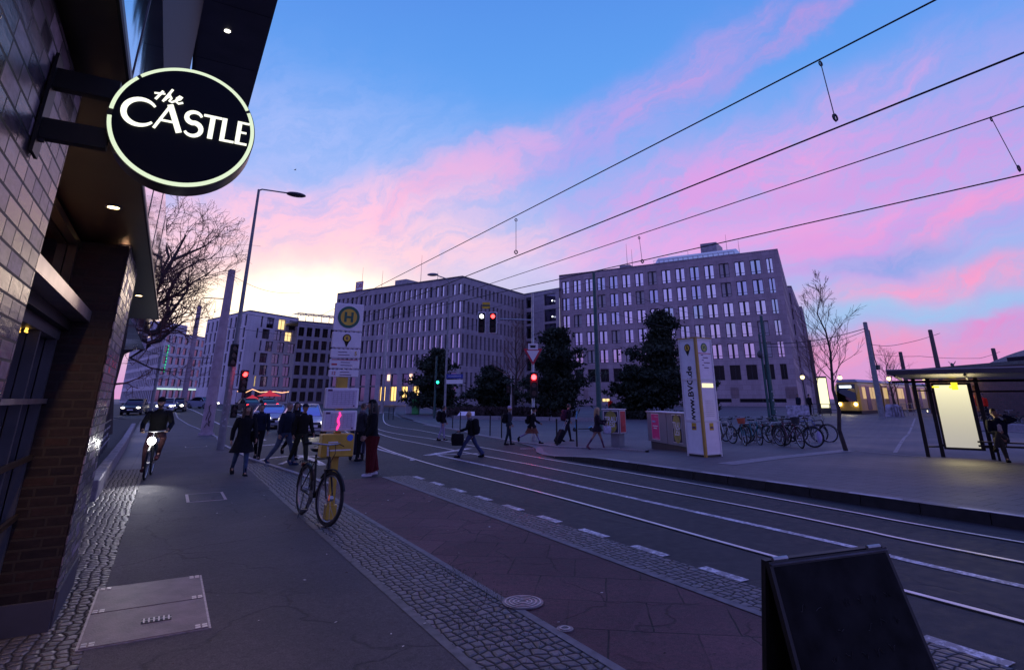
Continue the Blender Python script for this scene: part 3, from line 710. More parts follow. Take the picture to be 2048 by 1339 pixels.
# ------------------------------------------------------------------ hanging sign
SY = 2.6
cl = aty(209, 235, SY); crr = aty(512, 268, SY); ct = aty(360, 137, SY); cbm = aty(361, 372, SY)
SC = Vector(((cl.x+crr.x)/2, SY, (ct.z+cbm.z)/2)); SR = (crr.x-cl.x)/2*.99
sg = thing('hanging_sign', 'round black pub sign with glowing rim on two wall arms', 'sign', SC)
SBLK = mat('sign_black', (.003, .004, .008), .5, var=.1, spec=.15)
b = MB(); b.disc((0, .06, 0), SR, (0, 1, 0), .12, 96); b.build('drum', mat('sign_drum', (.02, .017, .014), .35, .3, var=.1), sg, ang=.5)
b = MB(); b.disc((0, -.004, 0), SR*.93, (0, 1, 0), .012, 96); b.build('front_disc', SBLK, sg, ang=.5)
RIM = emis('sign_rim_glow', (.80, .93, .66), .85)
for a0, a1 in ((.06, .72), (.78, 2.6), (2.66, 6.22)):
    b = MB(); b.disc((0, .002, 0), SR*.985, (0, 1, 0), .02, 64, r2=SR*.922, seg=(a0, a1)); b.build('light_rim', RIM, sg, ang=.5)
LET = emis('sign_letter_glow', (1.0, 1.0, .84), 1.15)
k = SR/.365
def glyph(strokes, par, name='letter'):
    b = MB()
    for pts, w in strokes:
        P = [Vector((x, -.015, z)) for x, z in pts]
        for i in range(len(P)-1):
            w0 = w[i] if isinstance(w, list) else w; w1 = w[i+1] if isinstance(w, list) else w
            d0 = (P[min(i+1, len(P)-1)]-P[max(i-1, 0)]).normalized() if len(P) > 2 else (P[1]-P[0]).normalized()
            d1 = (P[min(i+2, len(P)-1)]-P[i]).normalized() if len(P) > 2 else d0
            n0 = Vector((-d0.z, 0, d0.x))*w0/2; n1 = Vector((-d1.z, 0, d1.x))*w1/2; f_ = Vector((0, -.004, 0))
            vs = [P[i]-n0, P[i+1]-n1, P[i+1]+n1, P[i]+n0]; vs += [v+f_ for v in vs]
            b.add(vs, [(0, 1, 2, 3), (7, 6, 5, 4), (0, 4, 5, 1), (1, 5, 6, 2), (2, 6, 7, 3), (3, 7, 4, 0)])
    b.v = [(x*k*.945, y, (z-.02)*k*.96+.01*k) for x, y, z in b.v]
    return b.build(name, LET, par, sm=False)
def arc(cx, cz, rx, rz, a0, a1, n=18): return [(cx+rx*math.cos(R(a0+(a1-a0)*i/n)), cz+rz*math.sin(R(a0+(a1-a0)*i/n))) for i in range(n+1)]
def taper(n, lo, hi): return [lo+(hi-lo)*math.sin(PI*i/n) for i in range(n+1)]
# CASTLE: letters grow narrower to the right like the painted ones
glyph([(arc(-.228, .035, .082, .080, 38, 322, 24), taper(24, .012, .030))], sg)                                       # C
glyph([([(-.150, -.045), (-.088, .115)], .015), ([(-.092, .118), (-.022, -.045)], .031), ([(-.126, .012), (-.050, .012)], .012)], sg)     # A
glyph([(arc(.042, .068, .040, .036, 20, 260, 14)+arc(.044, -.006, .044, .042, 80, -150, 14), taper(29, .013, .028))], sg)   # S
glyph([([(.090, .098), (.190, .098)], .014), ([(.140, .098), (.140, -.045)], .028)], sg)                               # T
glyph([([(.205, .105), (.205, -.045)], .026), ([(.197, -.039), (.272, -.039)], .013)], sg)                             # L
glyph([([(.290, .105), (.290, -.045)], .026), ([(.285, .099), (.345, .099)], .012), ([(.285, .035), (.335, .035)], .011), ([(.285, -.039), (.345, -.039)], .013)], sg)  # E
# the small script word above
sw_ = glyph([([(-.158, .145), (-.128, .205)], .013), ([(-.170, .182), (-.115, .190)], .009),
       ([(-.120, .140), (-.082, .228), (-.092, .200), (-.112, .150)], .012), ([(-.110, .160), (-.085, .185), (-.080, .172), (-.088, .150), (-.075, .146), (-.058, .160)], .011),
       ([(-.058, .160), (-.035, .176), (-.028, .190), (-.040, .194), (-.054, .176), (-.054, .156), (-.040, .146), (-.018, .158)], .011)], sg, 'script_word'); sw_.location = (-.012*k, 0, -.010*k)
xw = -.585-SC.x
for zz in (aty(250, 178, SY).z, aty(230, 275, SY).z):
    b = MB(); b.box(((xw-SR*.93)/2, .05, zz-SC.z), (abs(xw+SR*.93), .045, .082)); b.build('bracket_arm', BLACK, sg, sm=False)
za, zb = aty(115, 105, SY).z, aty(62, 300, SY).z
b = MB(); b.box((xw-.002, .05, (za+zb)/2-SC.z), (.012, .10, abs(za-zb))); b.build('wall_plate', BLACK, sg, sm=False)
for zz in (za-.07, zb+.07):
    b = MB(); b.disc((xw+.01, .05, zz-SC.z), .016, (1, 0, 0), .02, 6); b.build('bolt', DGREY, sg, sm=False)

# ------------------------------------------------------------------ office buildings
class Facade:
    """one straight facade; a = left end, c = right end seen from the street"""
    def __init__(s, a, c, ztop, parent=None, zb=0.0):
        s.a = Vector((a[0], a[1], 0)); s.c = Vector((c[0], c[1], 0)); s.L = (s.c-s.a).length; s.ex = (s.c-s.a).normalized()
        s.n = Vector((s.ex.y, -s.ex.x, 0)); s.z0 = zb; s.z1 = ztop; s.root = parent
        s.F = Matrix((s.ex, -s.n, Vector((0, 0, 1)))).transposed()     # local x along, y into the wall, z up
        s.F4 = Matrix.Translation(s.a) @ s.F.to_4x4()
    def wall(s, opens, depth, m, name='wall'):
        """opens: list of (s0, s1, z0, z1) in rows that do not overlap in height"""
        rows = {}
        for o in opens: rows.setdefault((round(o[2], 3), round(o[3], 3)), []).append(o)
        b = MB(); z = s.z0
        q = lambda x0, x1, za, zb_: b.add([(x0, 0, za), (x1, 0, za), (x1, 0, zb_), (x0, 0, zb_)], [(0, 1, 2, 3)])
        for (za, zb_), os_ in sorted(rows.items()):
            if za > z+1e-4: q(0, s.L, z, za)
            x = 0
            for o in sorted(os_):
                if o[0] > x: q(x, o[0], za, zb_)
                x = o[1]
                a0, a1 = o[0], o[1]
                b.add([(a0, 0, za), (a0, depth, za), (a0, depth, zb_), (a0, 0, zb_), (a1, 0, za), (a1, depth, za), (a1, depth, zb_), (a1, 0, zb_)],
                      [(0, 3, 2, 1), (4, 5, 6, 7), (0, 1, 5, 4), (3, 7, 6, 2)])
            if x < s.L: q(x, s.L, za, zb_)
            z = zb_
        if z < s.z1: q(0, s.L, z, s.z1)
        o = b.build(name, m, s.root, sm=False); o.matrix_local = s.loc(); return o
    def loc(s): return Matrix.Translation(-s.root.location) @ s.F4
WCACHE = {}
def win_mesh(w, h, kind, m1, m2):
    key = (round(w, 2), round(h, 2), kind, m1.name, m2.name)
    if key in WCACHE: return WCACHE[key]
    f = MB(); t = .10 if w > 1 else .05
    f.box((w/2, .03, h-t/2), (w, .06, t)); f.box((w/2, .03, t/2), (w, .06, t)); f.box((t/2, .03, h/2), (t, .06, h-2*t)); f.box((w-t/2, .03, h/2), (t, .06, h-2*t))
    if kind == 'T':    # two leaves around a solid middle strip, low transom
        f.box((w/2, .02, h/2), (w*.20, .08, h-2*t)); f.box((w/2, .034, h*.2), (w-2*t, .04, .07))
    elif kind == 'B': f.box((w*.5, .025, h/2), (.10, .07, h-2*t))
    elif kind == 'G':
        for i in range(1, 5): f.box((w*i/5, .025, h/2), (.08, .07, h-2*t))
    fm = f.mesh('window_frame', m1, False)
    p = MB(); p.quad((t, .045, t), (w-t, .045, t), (w-t, .045, h-t), (t, .045, h-t)); pm = p.mesh('window_pane', m2, False)
    WCACHE[key] = (fm, pm); return fm, pm
def put_windows(fc, opens, depth, kind, m1, panes, start=0, limit=100, rnd=None, state=None):
    """each opening its own window with a pane; past the limit one merged part"""
    rest_f, rest_p = MB(), {}
    for i, o in enumerate(opens):
        w, h = o[1]-o[0], o[3]-o[2]; m2 = panes[(rnd or random).choices(range(len(panes)), [4 if 'lit' not in panes[-1].name or 'shop' in panes[-1].name else 22]+[1]*(len(panes)-1))[0]] if len(panes) > 1 else panes[0]
        fm, pm = win_mesh(w, h, kind, m1, m2)
        T = fc.loc() @ Matrix.Translation((o[0], depth-.07, o[2]))
        if state['n'] < limit:
            a = bpy.data.objects.new('window', fm); link(a, fc.root); a.matrix_local = T
            c = bpy.data.objects.new('pane', pm); link(c, a); state['n'] += 1
        else:
            for me, acc in ((fm, rest_f), (pm, rest_p.setdefault(m2.name, MB()))):
                acc.add([T @ v.co for v in me.vertices], [tuple(p.vertices) for p in me.polygons])
    if rest_f.v:
        o = rest_f.build('window', m1, fc.root, sm=False); o['kind'] = 'stuff'
        for mn, mb in rest_p.items():
            b_ = mb.build('pane', MATS[mn], o, sm=False); b_['kind'] = 'stuff'
def roof(root, pts, z, m, th=.4, name='roof'):
    b = MB(); b.prism([(p[0]-root.location.x, p[1]-root.location.y, z-th) for p in pts], (0, 0, th)); return b.build(name, m, root, sm=False, fix=True)
GLO = glass('office_glass', metal=1.0, refl=(.55, .56, .66), rough=.08)
GLO2 = glass('office_glass_pale', metal=1.0, refl=(.78, .72, .80), rough=.16)
GLD = glass('office_glass_dark', metal=1.0, refl=(.16, .16, .22), rough=.08)
GLK = mat('window_dark_glass', (.008, .008, .012), .25, var=.3, vscale=3, spec=.25)
GLC = mat('office_blind', (.42, .38, .42), .6, var=.15, vscale=9)
GLL = mat('office_glass_lit', (.3, .2, .1), .4, var=.6, vscale=3, emit=(1, .72, .30), es=1.1)
LITW = mat('shop_glass_lit', (.3, .2, .1), .4, var=.7, vscale=2, emit=(1, .62, .18), es=1.5)
STONE = panels('warm_stone', (.40, .31, .345), 1.4, .8, (.33, .25, .285))
STONE2 = panels('grey_stone', (.37, .325, .365), 1.2, .9, (.31, .27, .31))
PALE = panels('pale_render', (.60, .55, .60), 3, 3.2, (.55, .50, .56), joint=.2)
FRM = mat('window_frame_dark', (.016, .014, .022), .5, var=.1)
ROOFM = mat('roof_grey', (.10, .10, .11), .7, var=.3)
# -- right hand office building
ZR = 26.5
A = atz(1118, 550, ZR).xy; B = atz(1555, 497, ZR).xy; C = atz(1574, 570, ZR).xy
rb = thing('office_building', 'large brownish stone office block with tall double windows right of the dark trees', 'building', (B.x, B.y, .3))
fr = Facade(A, B, ZR, rb, .3)
rows = [(511.5, 540.6), (551.6, 581), (593.4, 622.5), (635.6, 666), (678.8, 710), (724, 755)]
zr = [(hat(B.x, B.y, c)-.2, hat(B.x, B.y, a)-.2) for a, c in rows]
pitch = fr.L/16
ops = []
rr_ = random.Random(3)
for ri, (za, zb_) in enumerate(zr):
    for i in range(16):
        x0 = pitch*i+.52; w = 1.74 if i < 15 else 1.0; ops.append((x0, x0+w, za, zb_))
gz0 = hat(B.x, B.y, 806)+.1; gz1 = hat(B.x, B.y, 773)
gops = []
for i in range(16):
    if i in (3,): gops.append((pitch*i+.5, pitch*i+2.1, gz0, gz1))
    elif i in (0, 1, 2, 4, 5, 6, 7, 8): gops.append((pitch*i+.5, pitch*i+2.1, gz0+.6, gz1))
for x0, x1 in ((9.4, 12.1), (12.6, 15.3)): gops.append((pitch*x0, pitch*x1, gz0, gz1))
fr.wall(ops+gops, .30, STONE)
st = {'n': 0}
up = [o for o in ops if o[3] < zr[4][1]+.1 and o[2] > zr[5][1]-.01 or o[2] > zr[4][1]]
put_windows(fr, [o for o in ops if o[2] > zr[5][1]], .30, 'T', FRM, [GLO2, GLO, GLC, GLO], rnd=rr_, state=st)
put_windows(fr, [o for o in ops if o[2] < zr[5][1]-.1 or abs(o[3]-zr[5][1]) < .01], .30, 'B', FRM, [GLK], state=st)
put_windows(fr, gops, .30, 'B', FRM, [GLK, GLL], rnd=rr_, state=st)
fs_ = Facade(B, C, ZR, rb, .3); ops = []
for za, zb_ in zr:
    for i in range(13): ops.append((fs_.L/13*i+.6, fs_.L/13*i+2.0, za, zb_))
fs_.wall(ops, .25, STONE); put_windows(fs_, ops, .25, 'T', FRM, [GLO, GLD], state=st, rnd=rr_)
nvec = Vector((fr.n.x, fr.n.y)); D = C-nvec*40
backA = A-Vector((fr.n.x, fr.n.y))*14; backB = C+(A-B)
roof(rb, [A, B, C, backB], ZR-.3, ROOFM)
b = MB(); b.prism([(A.x, A.y, ZR), (B.x, B.y, ZR), (C.x, C.y, ZR), (backB.x, backB.y, ZR)], (0, 0, .12))
b.v = [tuple(Vector(p)-rb.location) for p in b.v]
# roof plant: slanting penthouse, machinery deck and box
def roofbox(root, fc, s0, s1, back, dep, z0, h, m, name, slope=0.0):
    b = MB(); P0 = fc.a+fc.ex*s0-fc.n*back; P1 = fc.a+fc.ex*s1-fc.n*back; P2 = P1-fc.n*dep; P3 = P0-fc.n*dep
    bot = [Vector((p.x, p.y, z0)) for p in (P0, P1, P2, P3)]; e = fc.ex*slope
    top = [bot[0]+Vector((0, 0, h))+e, bot[1]+Vector((0, 0, h))-e, bot[2]+Vector((0, 0, h))-e, bot[3]+Vector((0, 0, h))+e]
    b.add([v-root.location for v in bot+top], [(0, 1, 5, 4), (1, 2, 6, 5), (2, 3, 7, 6), (3, 0, 4, 7), (4, 5, 6, 7)]); return b.build(name, m, root, sm=False)
PLANT = mat('plant_metal', (.24, .23, .27), .45, .5, var=.3, vscale=2)
roofbox(rb, fr, fr.L*.46, fr.L*.86, 2.0, 6, ZR-.3, 1.7, GLO, 'penthouse', 1.2)
roofbox(rb, fr, fr.L*.68, fr.L*.75, 2.6, 5, ZR+1.2, 2.1, PLANT, 'roof_machinery')
roofbox(rb, fr, fr.L*.82, fr.L*.90, 3, 4, ZR-.3, 1.0, PLANT, 'roof_machinery', .5)
roofbox(rb, fr, fr.L*.30, fr.L*.35, 2, 4, ZR-.3, 1.2, PLANT, 'roof_machinery')
b = MB()
for i in range(17):
    p = fr.a+fr.ex*(fr.L*(.47+i*.022))-fr.n*1.7; b.tube([p+Vector((0, 0, ZR-.3)), p+Vector((0, 0, ZR+1.0))], .035, 5)
for zz in (.4, 1.0): b.tube([fr.a+fr.ex*fr.L*.47-fr.n*1.7+Vector((0, 0, ZR+zz)), fr.a+fr.ex*fr.L*.82-fr.n*1.7+Vector((0, 0, ZR+zz))], .03, 5)
b.v = [tuple(Vector(p)-rb.location) for p in b.v]; b.build('roof_railing', STEEL, rb)
b = MB()
for s_, hh in ((.33, 5.5), (.355, 4.2), (.79, 4.6), (.84, 3.2), (.62, 2.5)):
    p = fr.a+fr.ex*fr.L*s_-fr.n*3; b = MB(); b.tube([p+Vector((0, 0, ZR-.3)), p+Vector((0, 0, ZR+hh))], [.06, .02], 5); b.v = [tuple(Vector(p)-rb.location) for p in b.v]; b.build('antenna', DGREY, rb)
# stepped wings behind it
for lab, pts, zt in (('first set-back wing behind the brownish office block', [(1574, 573), (1583, 573), (1598, 612)], ZR), ('narrow farthest wing of the brownish office block', [(1597, 614), (1604, 614), (1613, 650)], ZR-.4)):
    P = [atz(p[0], p[1], zt).xy for p in pts]
    wg = thing('office_wing', lab, 'building', (P[1].x, P[1].y, .5), 0, 'wings behind the brownish office block')
    st = {'n': 0}
    for a_, c_ in ((P[0], P[1]), (P[1], P[2])):
        f_ = Facade(a_, c_, zt, wg, .5); ops = []; n_ = max(1, int(f_.L/2.6))
        for za, zb_ in zr:
            for i in range(n_): ops.append((f_.L/n_*i+.3, f_.L/n_*(i+1)-.5, za, zb_))
        f_.wall(ops, .25, STONE); put_windows(f_, ops, .25, 'T', FRM, [GLO, GLD], state=st, rnd=rr_)
    roof(wg, [P[0], P[1], P[2], P[2]+(A-B)*.4, P[0]+(A-B)*.4], zt-.3, ROOFM)
# -- office block with the slot windows, left of the trees
ZD = 24.0
dA = atz(675, 587, ZD).xy; dB = atz(925, 552, ZD).xy; dC = atz(1048, 588, ZD).xy
db = thing('railway_office', 'grey stone office block with rows of narrow slot windows and small rooftop sign', 'building', (dB.x, dB.y, .4))
f1 = Facade(dA, dB, ZD, db, .4); f2 = Facade(dB, dC, ZD, db, .4)
rows = [(564.5, 586), (598, 622), (630, 655), (665, 693), (702, 729)]
zz_ = [(hat(dB.x, dB.y, c)-.15, hat(dB.x, dB.y, a)-.15) for a, c in rows]
st = {'n': 0}; o1 = []
N1 = 25
for za, zb_ in zz_:
    for i in range(N1): x0 = f1.L/N1*i+.42; o1.append((x0, x0+.80, za, zb_))
g0, g1 = hat(dB.x, dB.y, 806)+.3, hat(dB.x, dB.y, 742); g1 = max(g1, g0+3); zl = hat(dB.x, dB.y, 770)
NG = 12; og = [(f1.L/NG*i+.55, f1.L/NG*(i+1)-.75, g0, zl) for i in range(NG)]; og2 = [(f1.L/NG*i+.55, f1.L/NG*(i+1)-.75, zl+.12, g1-.1) for i in range(NG)]
f1.wall(o1+og+og2, .36, STONE2)
rr_ = random.Random(5)
put_windows(f1, og[:5], .3, '1', FRM, [GLD], state=st); put_windows(f1, og[5:10], .3, 'B', FRM, [LITW], state=st); put_windows(f1, og[10:], .3, '1', FRM, [GLD], state=st)
put_windows(f1, og2, .3, '1', FRM, [GLD], state=st)
put_windows(f1, [o for o in o1 if o[2] > zz_[3][0]-.01], .36, '1', FRM, [GLO2, GLD], state=st, limit=100, rnd=rr_)
put_windows(f1, [o for o in o1 if o[2] < zz_[3][0]-.02], .36, '1', FRM, [GLO, GLD], state={'n': 999})
N2 = 16; o2 = []
for za, zb_ in zz_:
    for i in range(N2): x0 = f2.L/N2*i+.5; o2.append((x0, x0+.62, za, zb_))
for i in range(N2): x0 = f2.L/N2*i+.5; o2.append((x0, x0+.62, g0, g1-.1))
f2.wall(o2, .42, STONE2); 
put_windows(f2, o2, .42, '1', FRM, [GLK, GLD], state={'n': 999})
ext = (dC-dB)
roof(db, [dA, dB, dC, dA+ext], ZD-.3, ROOFM)
roofbox(db, f1, f1.L*.30, f1.L*.80, 2.5, 6, ZD-.3, 1.0, PLANT, 'roof_machinery', 1.5)
roofbox(db, f1, f1.L*.44, f1.L*.53, 2, 4, ZD-.3, 1.9, PLANT, 'roof_machinery')
b = MB()
for s_, hh in ((.12, 6), (.30, 4.5), (.62, 6.5), (.75, 2.4)):
    p = f1.a+f1.ex*f1.L*s_-f1.n*3; b = MB(); b.tube([p+Vector((0, 0, ZD-.3)), p+Vector((0, 0, ZD+hh))], [.06, .02], 5); b.v = [tuple(Vector(p)-db.location) for p in b.v]; b.build('antenna', DGREY, db)
# two round lantern lights on the ground floor piers
b = MB()
for i in (6.05, 8.05, 10.05):
    b = MB(); p = f1.a+f1.ex*(f1.L/NG*i-.1)+f1.n*.15; b.box((p.x-db.location.x, p.y-db.location.y, g1-.8-.4), (.55, .2, 1.1), math.atan2(f1.ex.y, f1.ex.x)); b.build('wall_lantern', emis('lantern_glow', (1, .62, .45), 1.6), db, sm=False)
# rooftop sign DB
dp = f1.a+f1.ex*f1.L*.17-f1.n*.6
ds = thing('rooftop_sign', 'small square framed rooftop sign reading DB in red', 'sign', (dp.x, dp.y, ZD-.3))
w_ = 2.2; Fm = f1.F.to_4x4()
RED = mat('sign_red', (.50, .03, .05), .5, var=.05)
b = MB()
for s_ in (-1, 1): b.box((s_*.7, .2, .35), (.1, .1, .7))
b.xf(Fm); b.build('support', STEEL, ds, sm=False)
b = MB(); b.box((0, .2, 1.55), (w_, .18, 1.9)); b.xf(Fm); b.build('panel', WHITE, ds, sm=False)
b = MB()
for s_ in (-1, 1): b.box((s_*(w_/2-.09), .09, 1.55), (.11, .06, 1.9)); b.box((0, .09, 1.55+s_*.895), (w_-.30, .06, .11))
b.xf(Fm); b.build('border', RED, ds, sm=False)
text('DB', 1.3, RED, ds, Fm @ face((0, .08, 1.55), (1, 0, 0), (0, 0, 1)), depth=.02)
# -- connecting wing
lA = atz(1048, 589, ZD-.5).xy; lB = A-Vector((fr.ex.x, fr.ex.y))*.4
lA2 = lA; lk = thing('connecting_wing', 'recessed grey wing with dark square windows joining the two big office blocks', 'building', (lA.x, lA.y, .5))
lBp = atz(1118, 577, ZD-.5).xy
f3 = Facade(lA, lBp, ZD-.5, lk, .5); o3 = []
for za, zb_ in zz_+[(g0, g1)]:
    o3 += [(f3.L*.06, f3.L*.22, za-.2, zb_+.1), (f3.L*.58, f3.L*.90, za-.2, zb_+.1)]
f3.wall(o3, .3, STONE2); put_windows(f3, o3, .3, '1', FRM, [GLD], state={'n': 0})
roof(lk, [lA, lBp, lBp-Vector((f3.n.x, f3.n.y))*8, lA-Vector((f3.n.x, f3.n.y))*8], ZD-.8, ROOFM)
b = MB()
for za, zb_ in zz_[:3]: p = f3.a+f3.ex*f3.L*.82+f3.n*.12-lk.location; b = MB(); b.sphere((p.x, p.y, (za+zb_)/2-.9), .16, 8, 6); b.build('lamp', emis('cold_lamp', (.9, .95, 1), 3), lk)
# -- white staggered office
ZW = 22.0
wA = atz(415, 640, ZW).xy; wB = atz(500, 621, ZW).xy; wC = atz(598, 637, ZW).xy
wb = thing('white_office', 'white office block with staggered windows seen corner on behind the masts', 'building', (wB.x, wB.y, .5))
f4 = Facade(wA, wB, ZW, wb, .5); f5 = Facade(wB, wC, ZW, wb, .5)
rows = [(628, 650), (653, 673), (677, 698), (702, 722), (727, 748), (750, 771.6)]
zw = [(hat(wB.x, wB.y, c), hat(wB.x, wB.y, a)) for a, c in rows]
st = {'n': 0}; o4 = []; o5 = []; k5 = f5.L/15.3
for r_, (za, zb_) in enumerate(zw):
    off = [0, -.9, .5, -.7, -.3, .3][r_]
    for x in (5.3, 8.9, 12.3): o5.append(((x+off)*k5, (x+off+2.2)*k5, za, zb_))
    o5.append(((3.6+off)*k5, (4.1+off)*k5, za, zb_))
    for i in range(9): o4.append((f4.L/9*i+.5+off*.3+.3, f4.L/9*i+1.9+off*.3, za, zb_))
gf = hat(wB.x, wB.y, 806), hat(wB.x, wB.y, 778)
o5 += [(k5*(1+3.5*i), k5*(3.8+3.5*i), gf[0]+.3, gf[1]) for i in range(4)]
f4.wall(o4, .3, PALE); f5.wall(o5, .3, PALE)
rr_ = random.Random(8)
put_windows(f5, o5, .3, 'B', FRM, [GLD, GLL], state=st, rnd=rr_); put_windows(f4, o4, .3, 'B', FRM, [GLD], state=st)
roof(wb, [wA, wB, wC, wA+(wC-wB)], ZW-.3, ROOFM)
# -- dark office with pergola
ZK = 20.0
kA = atz(597, 642, ZK).xy; kB = atz(690, 650, ZK).xy
kb = thing('terrace_office', 'grey office block with a rooftop terrace frame between the white and the slot windowed blocks', 'building', (kA.x, kA.y, .5))
f6 = Facade(kA, kB, ZK, kb, .5); o6 = []; zk = [(h_*3.05+1.2, h_*3.05+3.4) for h_ in range(6)]
for za, zb_ in zk:
    for i in range(6): o6.append((f6.L/6*i+.35, f6.L/6*(i+1)-.3, za, zb_))
f6.wall(o6, .3, STONE2); put_windows(f6, o6, .3, 'B', FRM, [GLD, GLL], state={'n': 0}, rnd=rr_)
nn = Vector((f6.n.x, f6.n.y)); roof(kb, [kA, kB, kB-nn*10, kA-nn*10], ZK-.3, ROOFM)
b = MB()
for i in range(7): p = f6.a+f6.ex*(f6.L*i/6)-f6.n*.8-kb.location; b.box((p.x, p.y, ZK+1.0-.5), (.14, .14, 2.2)); b.box((p.x-f6.n.x*2, p.y-f6.n.y*2, ZK+1.6), (.12, 4.2, .14), math.atan2(f6.ex.y, f6.ex.x))
for j in range(3):
    p0 = f6.a-f6.n*(.8+1.6*j)-kb.location; p1 = p0+f6.ex*f6.L; b.tube([(p0.x, p0.y, ZK+1.68), (p1.x, p1.y, ZK+1.68)], .09, 4)
b.build('terrace_frame', mat('pergola', (.35, .3, .33), .5), kb, sm=False)
# -- far stepped corner building
ZF = 22.0
qA = atz(262, 690, ZF).xy; qB = atz(333, 662, ZF).xy; qC = atz(413, 676, ZF).xy
fb = thing('corner_building', 'far pale stepped corner building with a green vertical light strip', 'building', (qB.x, qB.y, .5))
st = {'n': 0}; zf = [(5.6+3.3*i, 7.8+3.3*i) for i in range(5)]
for a_, c_ in ((qA, qB), (qB, qC)):
    f_ = Facade(a_, c_, ZF, fb, .5); n_ = int(f_.L/3.0); ops = []
    for za, zb_ in zf:
        for i in range(n_): ops.append((f_.L/n_*i+.7, f_.L/n_*(i+1)-.5, za, zb_))
    ops += [(f_.L/n_*i+.4, f_.L/n_*(i+1)-.4, .9, 4.4) for i in range(n_)]
    f_.wall(ops, .3, PALE); put_windows(f_, ops, .3, '1', FRM, [GLD], state=st)
    if c_ is qC: f7 = f_
roof(fb, [qA, qB, qC, qA+(qC-qB)], ZF-.3, ROOFM)
roofbox(fb, f7, 0, f7.L*.55, 1.2, 12, ZF-.3, 3.4, PALE, 'upper_storey')
b = MB()
for i in range(9): p = f7.a+f7.ex*2.0+f7.n*.3-fb.location; b.box((p.x, p.y, 9.5+i*.95), (.25, .2, .55))
b.build('light_strip', emis('green_sign', (.05, 1, .45), .7), fb, sm=False)
b = MB(); p = f7.a+f7.ex*f7.L/2+f7.n*.2-fb.location; b.box((p.x, p.y, 4.75-.5), (f7.L*.96, .2, .28), math.atan2(f7.ex.y, f7.ex.x)); b.build('shop_light', emis('shop_strip', (.7, 1, .9), 1.0), fb, sm=False)
# -- dark low building behind the tree on the left
g = at(222, 815); lb = thing('dark_building', 'dark low glass fronted building behind the railings beyond the pub', 'building', (-12, 60, .3))
f8 = Facade((-16, 45), (-11.5, 110), 11, lb, .2); o8 = []
for za, zb_ in ((.8, 3.6), (4.3, 6.9), (7.4, 10)):
    for i in range(14): o8.append((f8.L/14*i+.4, f8.L/14*(i+1)-.4, za, zb_))
f8.wall(o8, .3, DGREY); put_windows(f8, o8, .3, 'B', FRM, [GLD, GLO], state={'n': 0}, rnd=rr_)
roof(lb, [(-16, 45), (-11.5, 110), (-21, 110), (-26, 45)], 10.9, ROOFM)
# ------------------------------------------------------------------ trees
BARK = mat('bark', (.050, .038, .036), .85, var=.35, vscale=5, bump=.6, bscale=14)
TWIG = mat('twig', (.14, .062, .055), .8, var=.2)  # reddish cast of the backlight is put into the twig colour
def grow(b, p, d, r, ln, depth, rnd, droop=0.0, spread=.55, nmin=.0035, sides=5):
    n = 3; pts = [p]; rs = [r]; q = p.copy(); dd = d.copy()
    for i in range(n):
        dd = (dd+Vector((rnd.uniform(-1, 1), rnd.uniform(-1, 1), rnd.uniform(-1, 1)+droop))*.16).normalized(); q = q+dd*ln/n; pts.append(q.copy()); rs.append(max(nmin, r*(1-.4*(i+1)/n)))
    b.tube(pts, rs, sides if r > .03 else 3, caps=False)
    if depth <= 0: return
    k = rnd.choice((2, 3, 3)) if depth > 1 else 3
    for j in range(k):
        t = rnd.uniform(.35, 1.0) if j else 1.0; i0 = min(n-1, int(t*n)); pt = pts[i0].lerp(pts[i0+1], t*n-i0)
        a = Vector((rnd.gauss(0, 1), rnd.gauss(0, 1), rnd.gauss(0, .8)+.25)).normalized(); nd = (dd*(1-spread)+a*spread).normalized()
        grow(b, pt, nd, max(nmin, r*.6*rnd.uniform(.8, 1.1)), ln*rnd.uniform(.62, .85), depth-1, rnd, droop, spread, nmin, sides)
# big leaning bare tree beside the pub
rnd = random.Random(21); YT = 27.0
tb = thing('bare_tree', 'big bare spreading tree leaning out from behind the pub against the sunset', 'tree', (aty(205, 865, YT).x, YT, 0))
OT2 = tb.location.copy()
tr = MB(); cr_ = MB()
limbs = [([(205, 870), (212, 780), (232, 715), (258, 660), (290, 610), (320, 560), (345, 520), (372, 470)], .30, .07),
         ([(258, 660), (285, 640), (312, 612), (330, 600), (352, 590), (385, 565), (420, 545)], .14, .04),
         ([(240, 700), (290, 668), (318, 662), (330, 640), (352, 612), (368, 590), (376, 575)], .15, .04),
         ([(236, 706), (280, 690), (320, 680), (350, 655), (378, 636)], .13, .03),
         ([(320, 560), (323, 540), (338, 515), (330, 480), (334, 445)], .08, .03),
         ([(345, 520), (380, 505), (410, 492), (440, 470)], .07, .025),
         ([(332, 598), (350, 560), (365, 540), (400, 520), (440, 515)], .08, .02),
         ([(300, 690), (260, 715), (300, 735), (350, 745)], .06, .02),
         ([(330, 640), (345, 600), (342, 570)], .05, .02), ([(245, 690), (250, 640), (262, 600), (270, 560)], .10, .03)]
for li, (pl, r0, r1) in enumerate(limbs):
    P = []; dep = rnd.uniform(-1.5, 2.0); r1 *= .4
    for i, (x, y) in enumerate(pl): P.append(aty(x, y, YT+(dep*i/len(pl) if li else 0))-OT2)
    rs = [r0+(r1-r0)*i/(len(P)-1) for i in range(len(P))]; tr.tube(P, rs, 8)
    for i in range(2 if li == 0 else 1, len(P)):
        for k in range(4 if i > 2 else 2):
            d = (P[i]-P[i-1]).normalized(); a = Vector((rnd.gauss(0, 1), rnd.gauss(0, .8), rnd.gauss(0, .7)+.3)).normalized()
            t = rnd.random(); grow(cr_, P[i-1].lerp(P[i], t), (d*.5+a*.7).normalized(), max(.018, min(.05, rs[i]*.5)), rnd.uniform(.6, 1.1), 3, rnd, .12, .5, .0055)
tr.build('trunk', BARK, tb); 
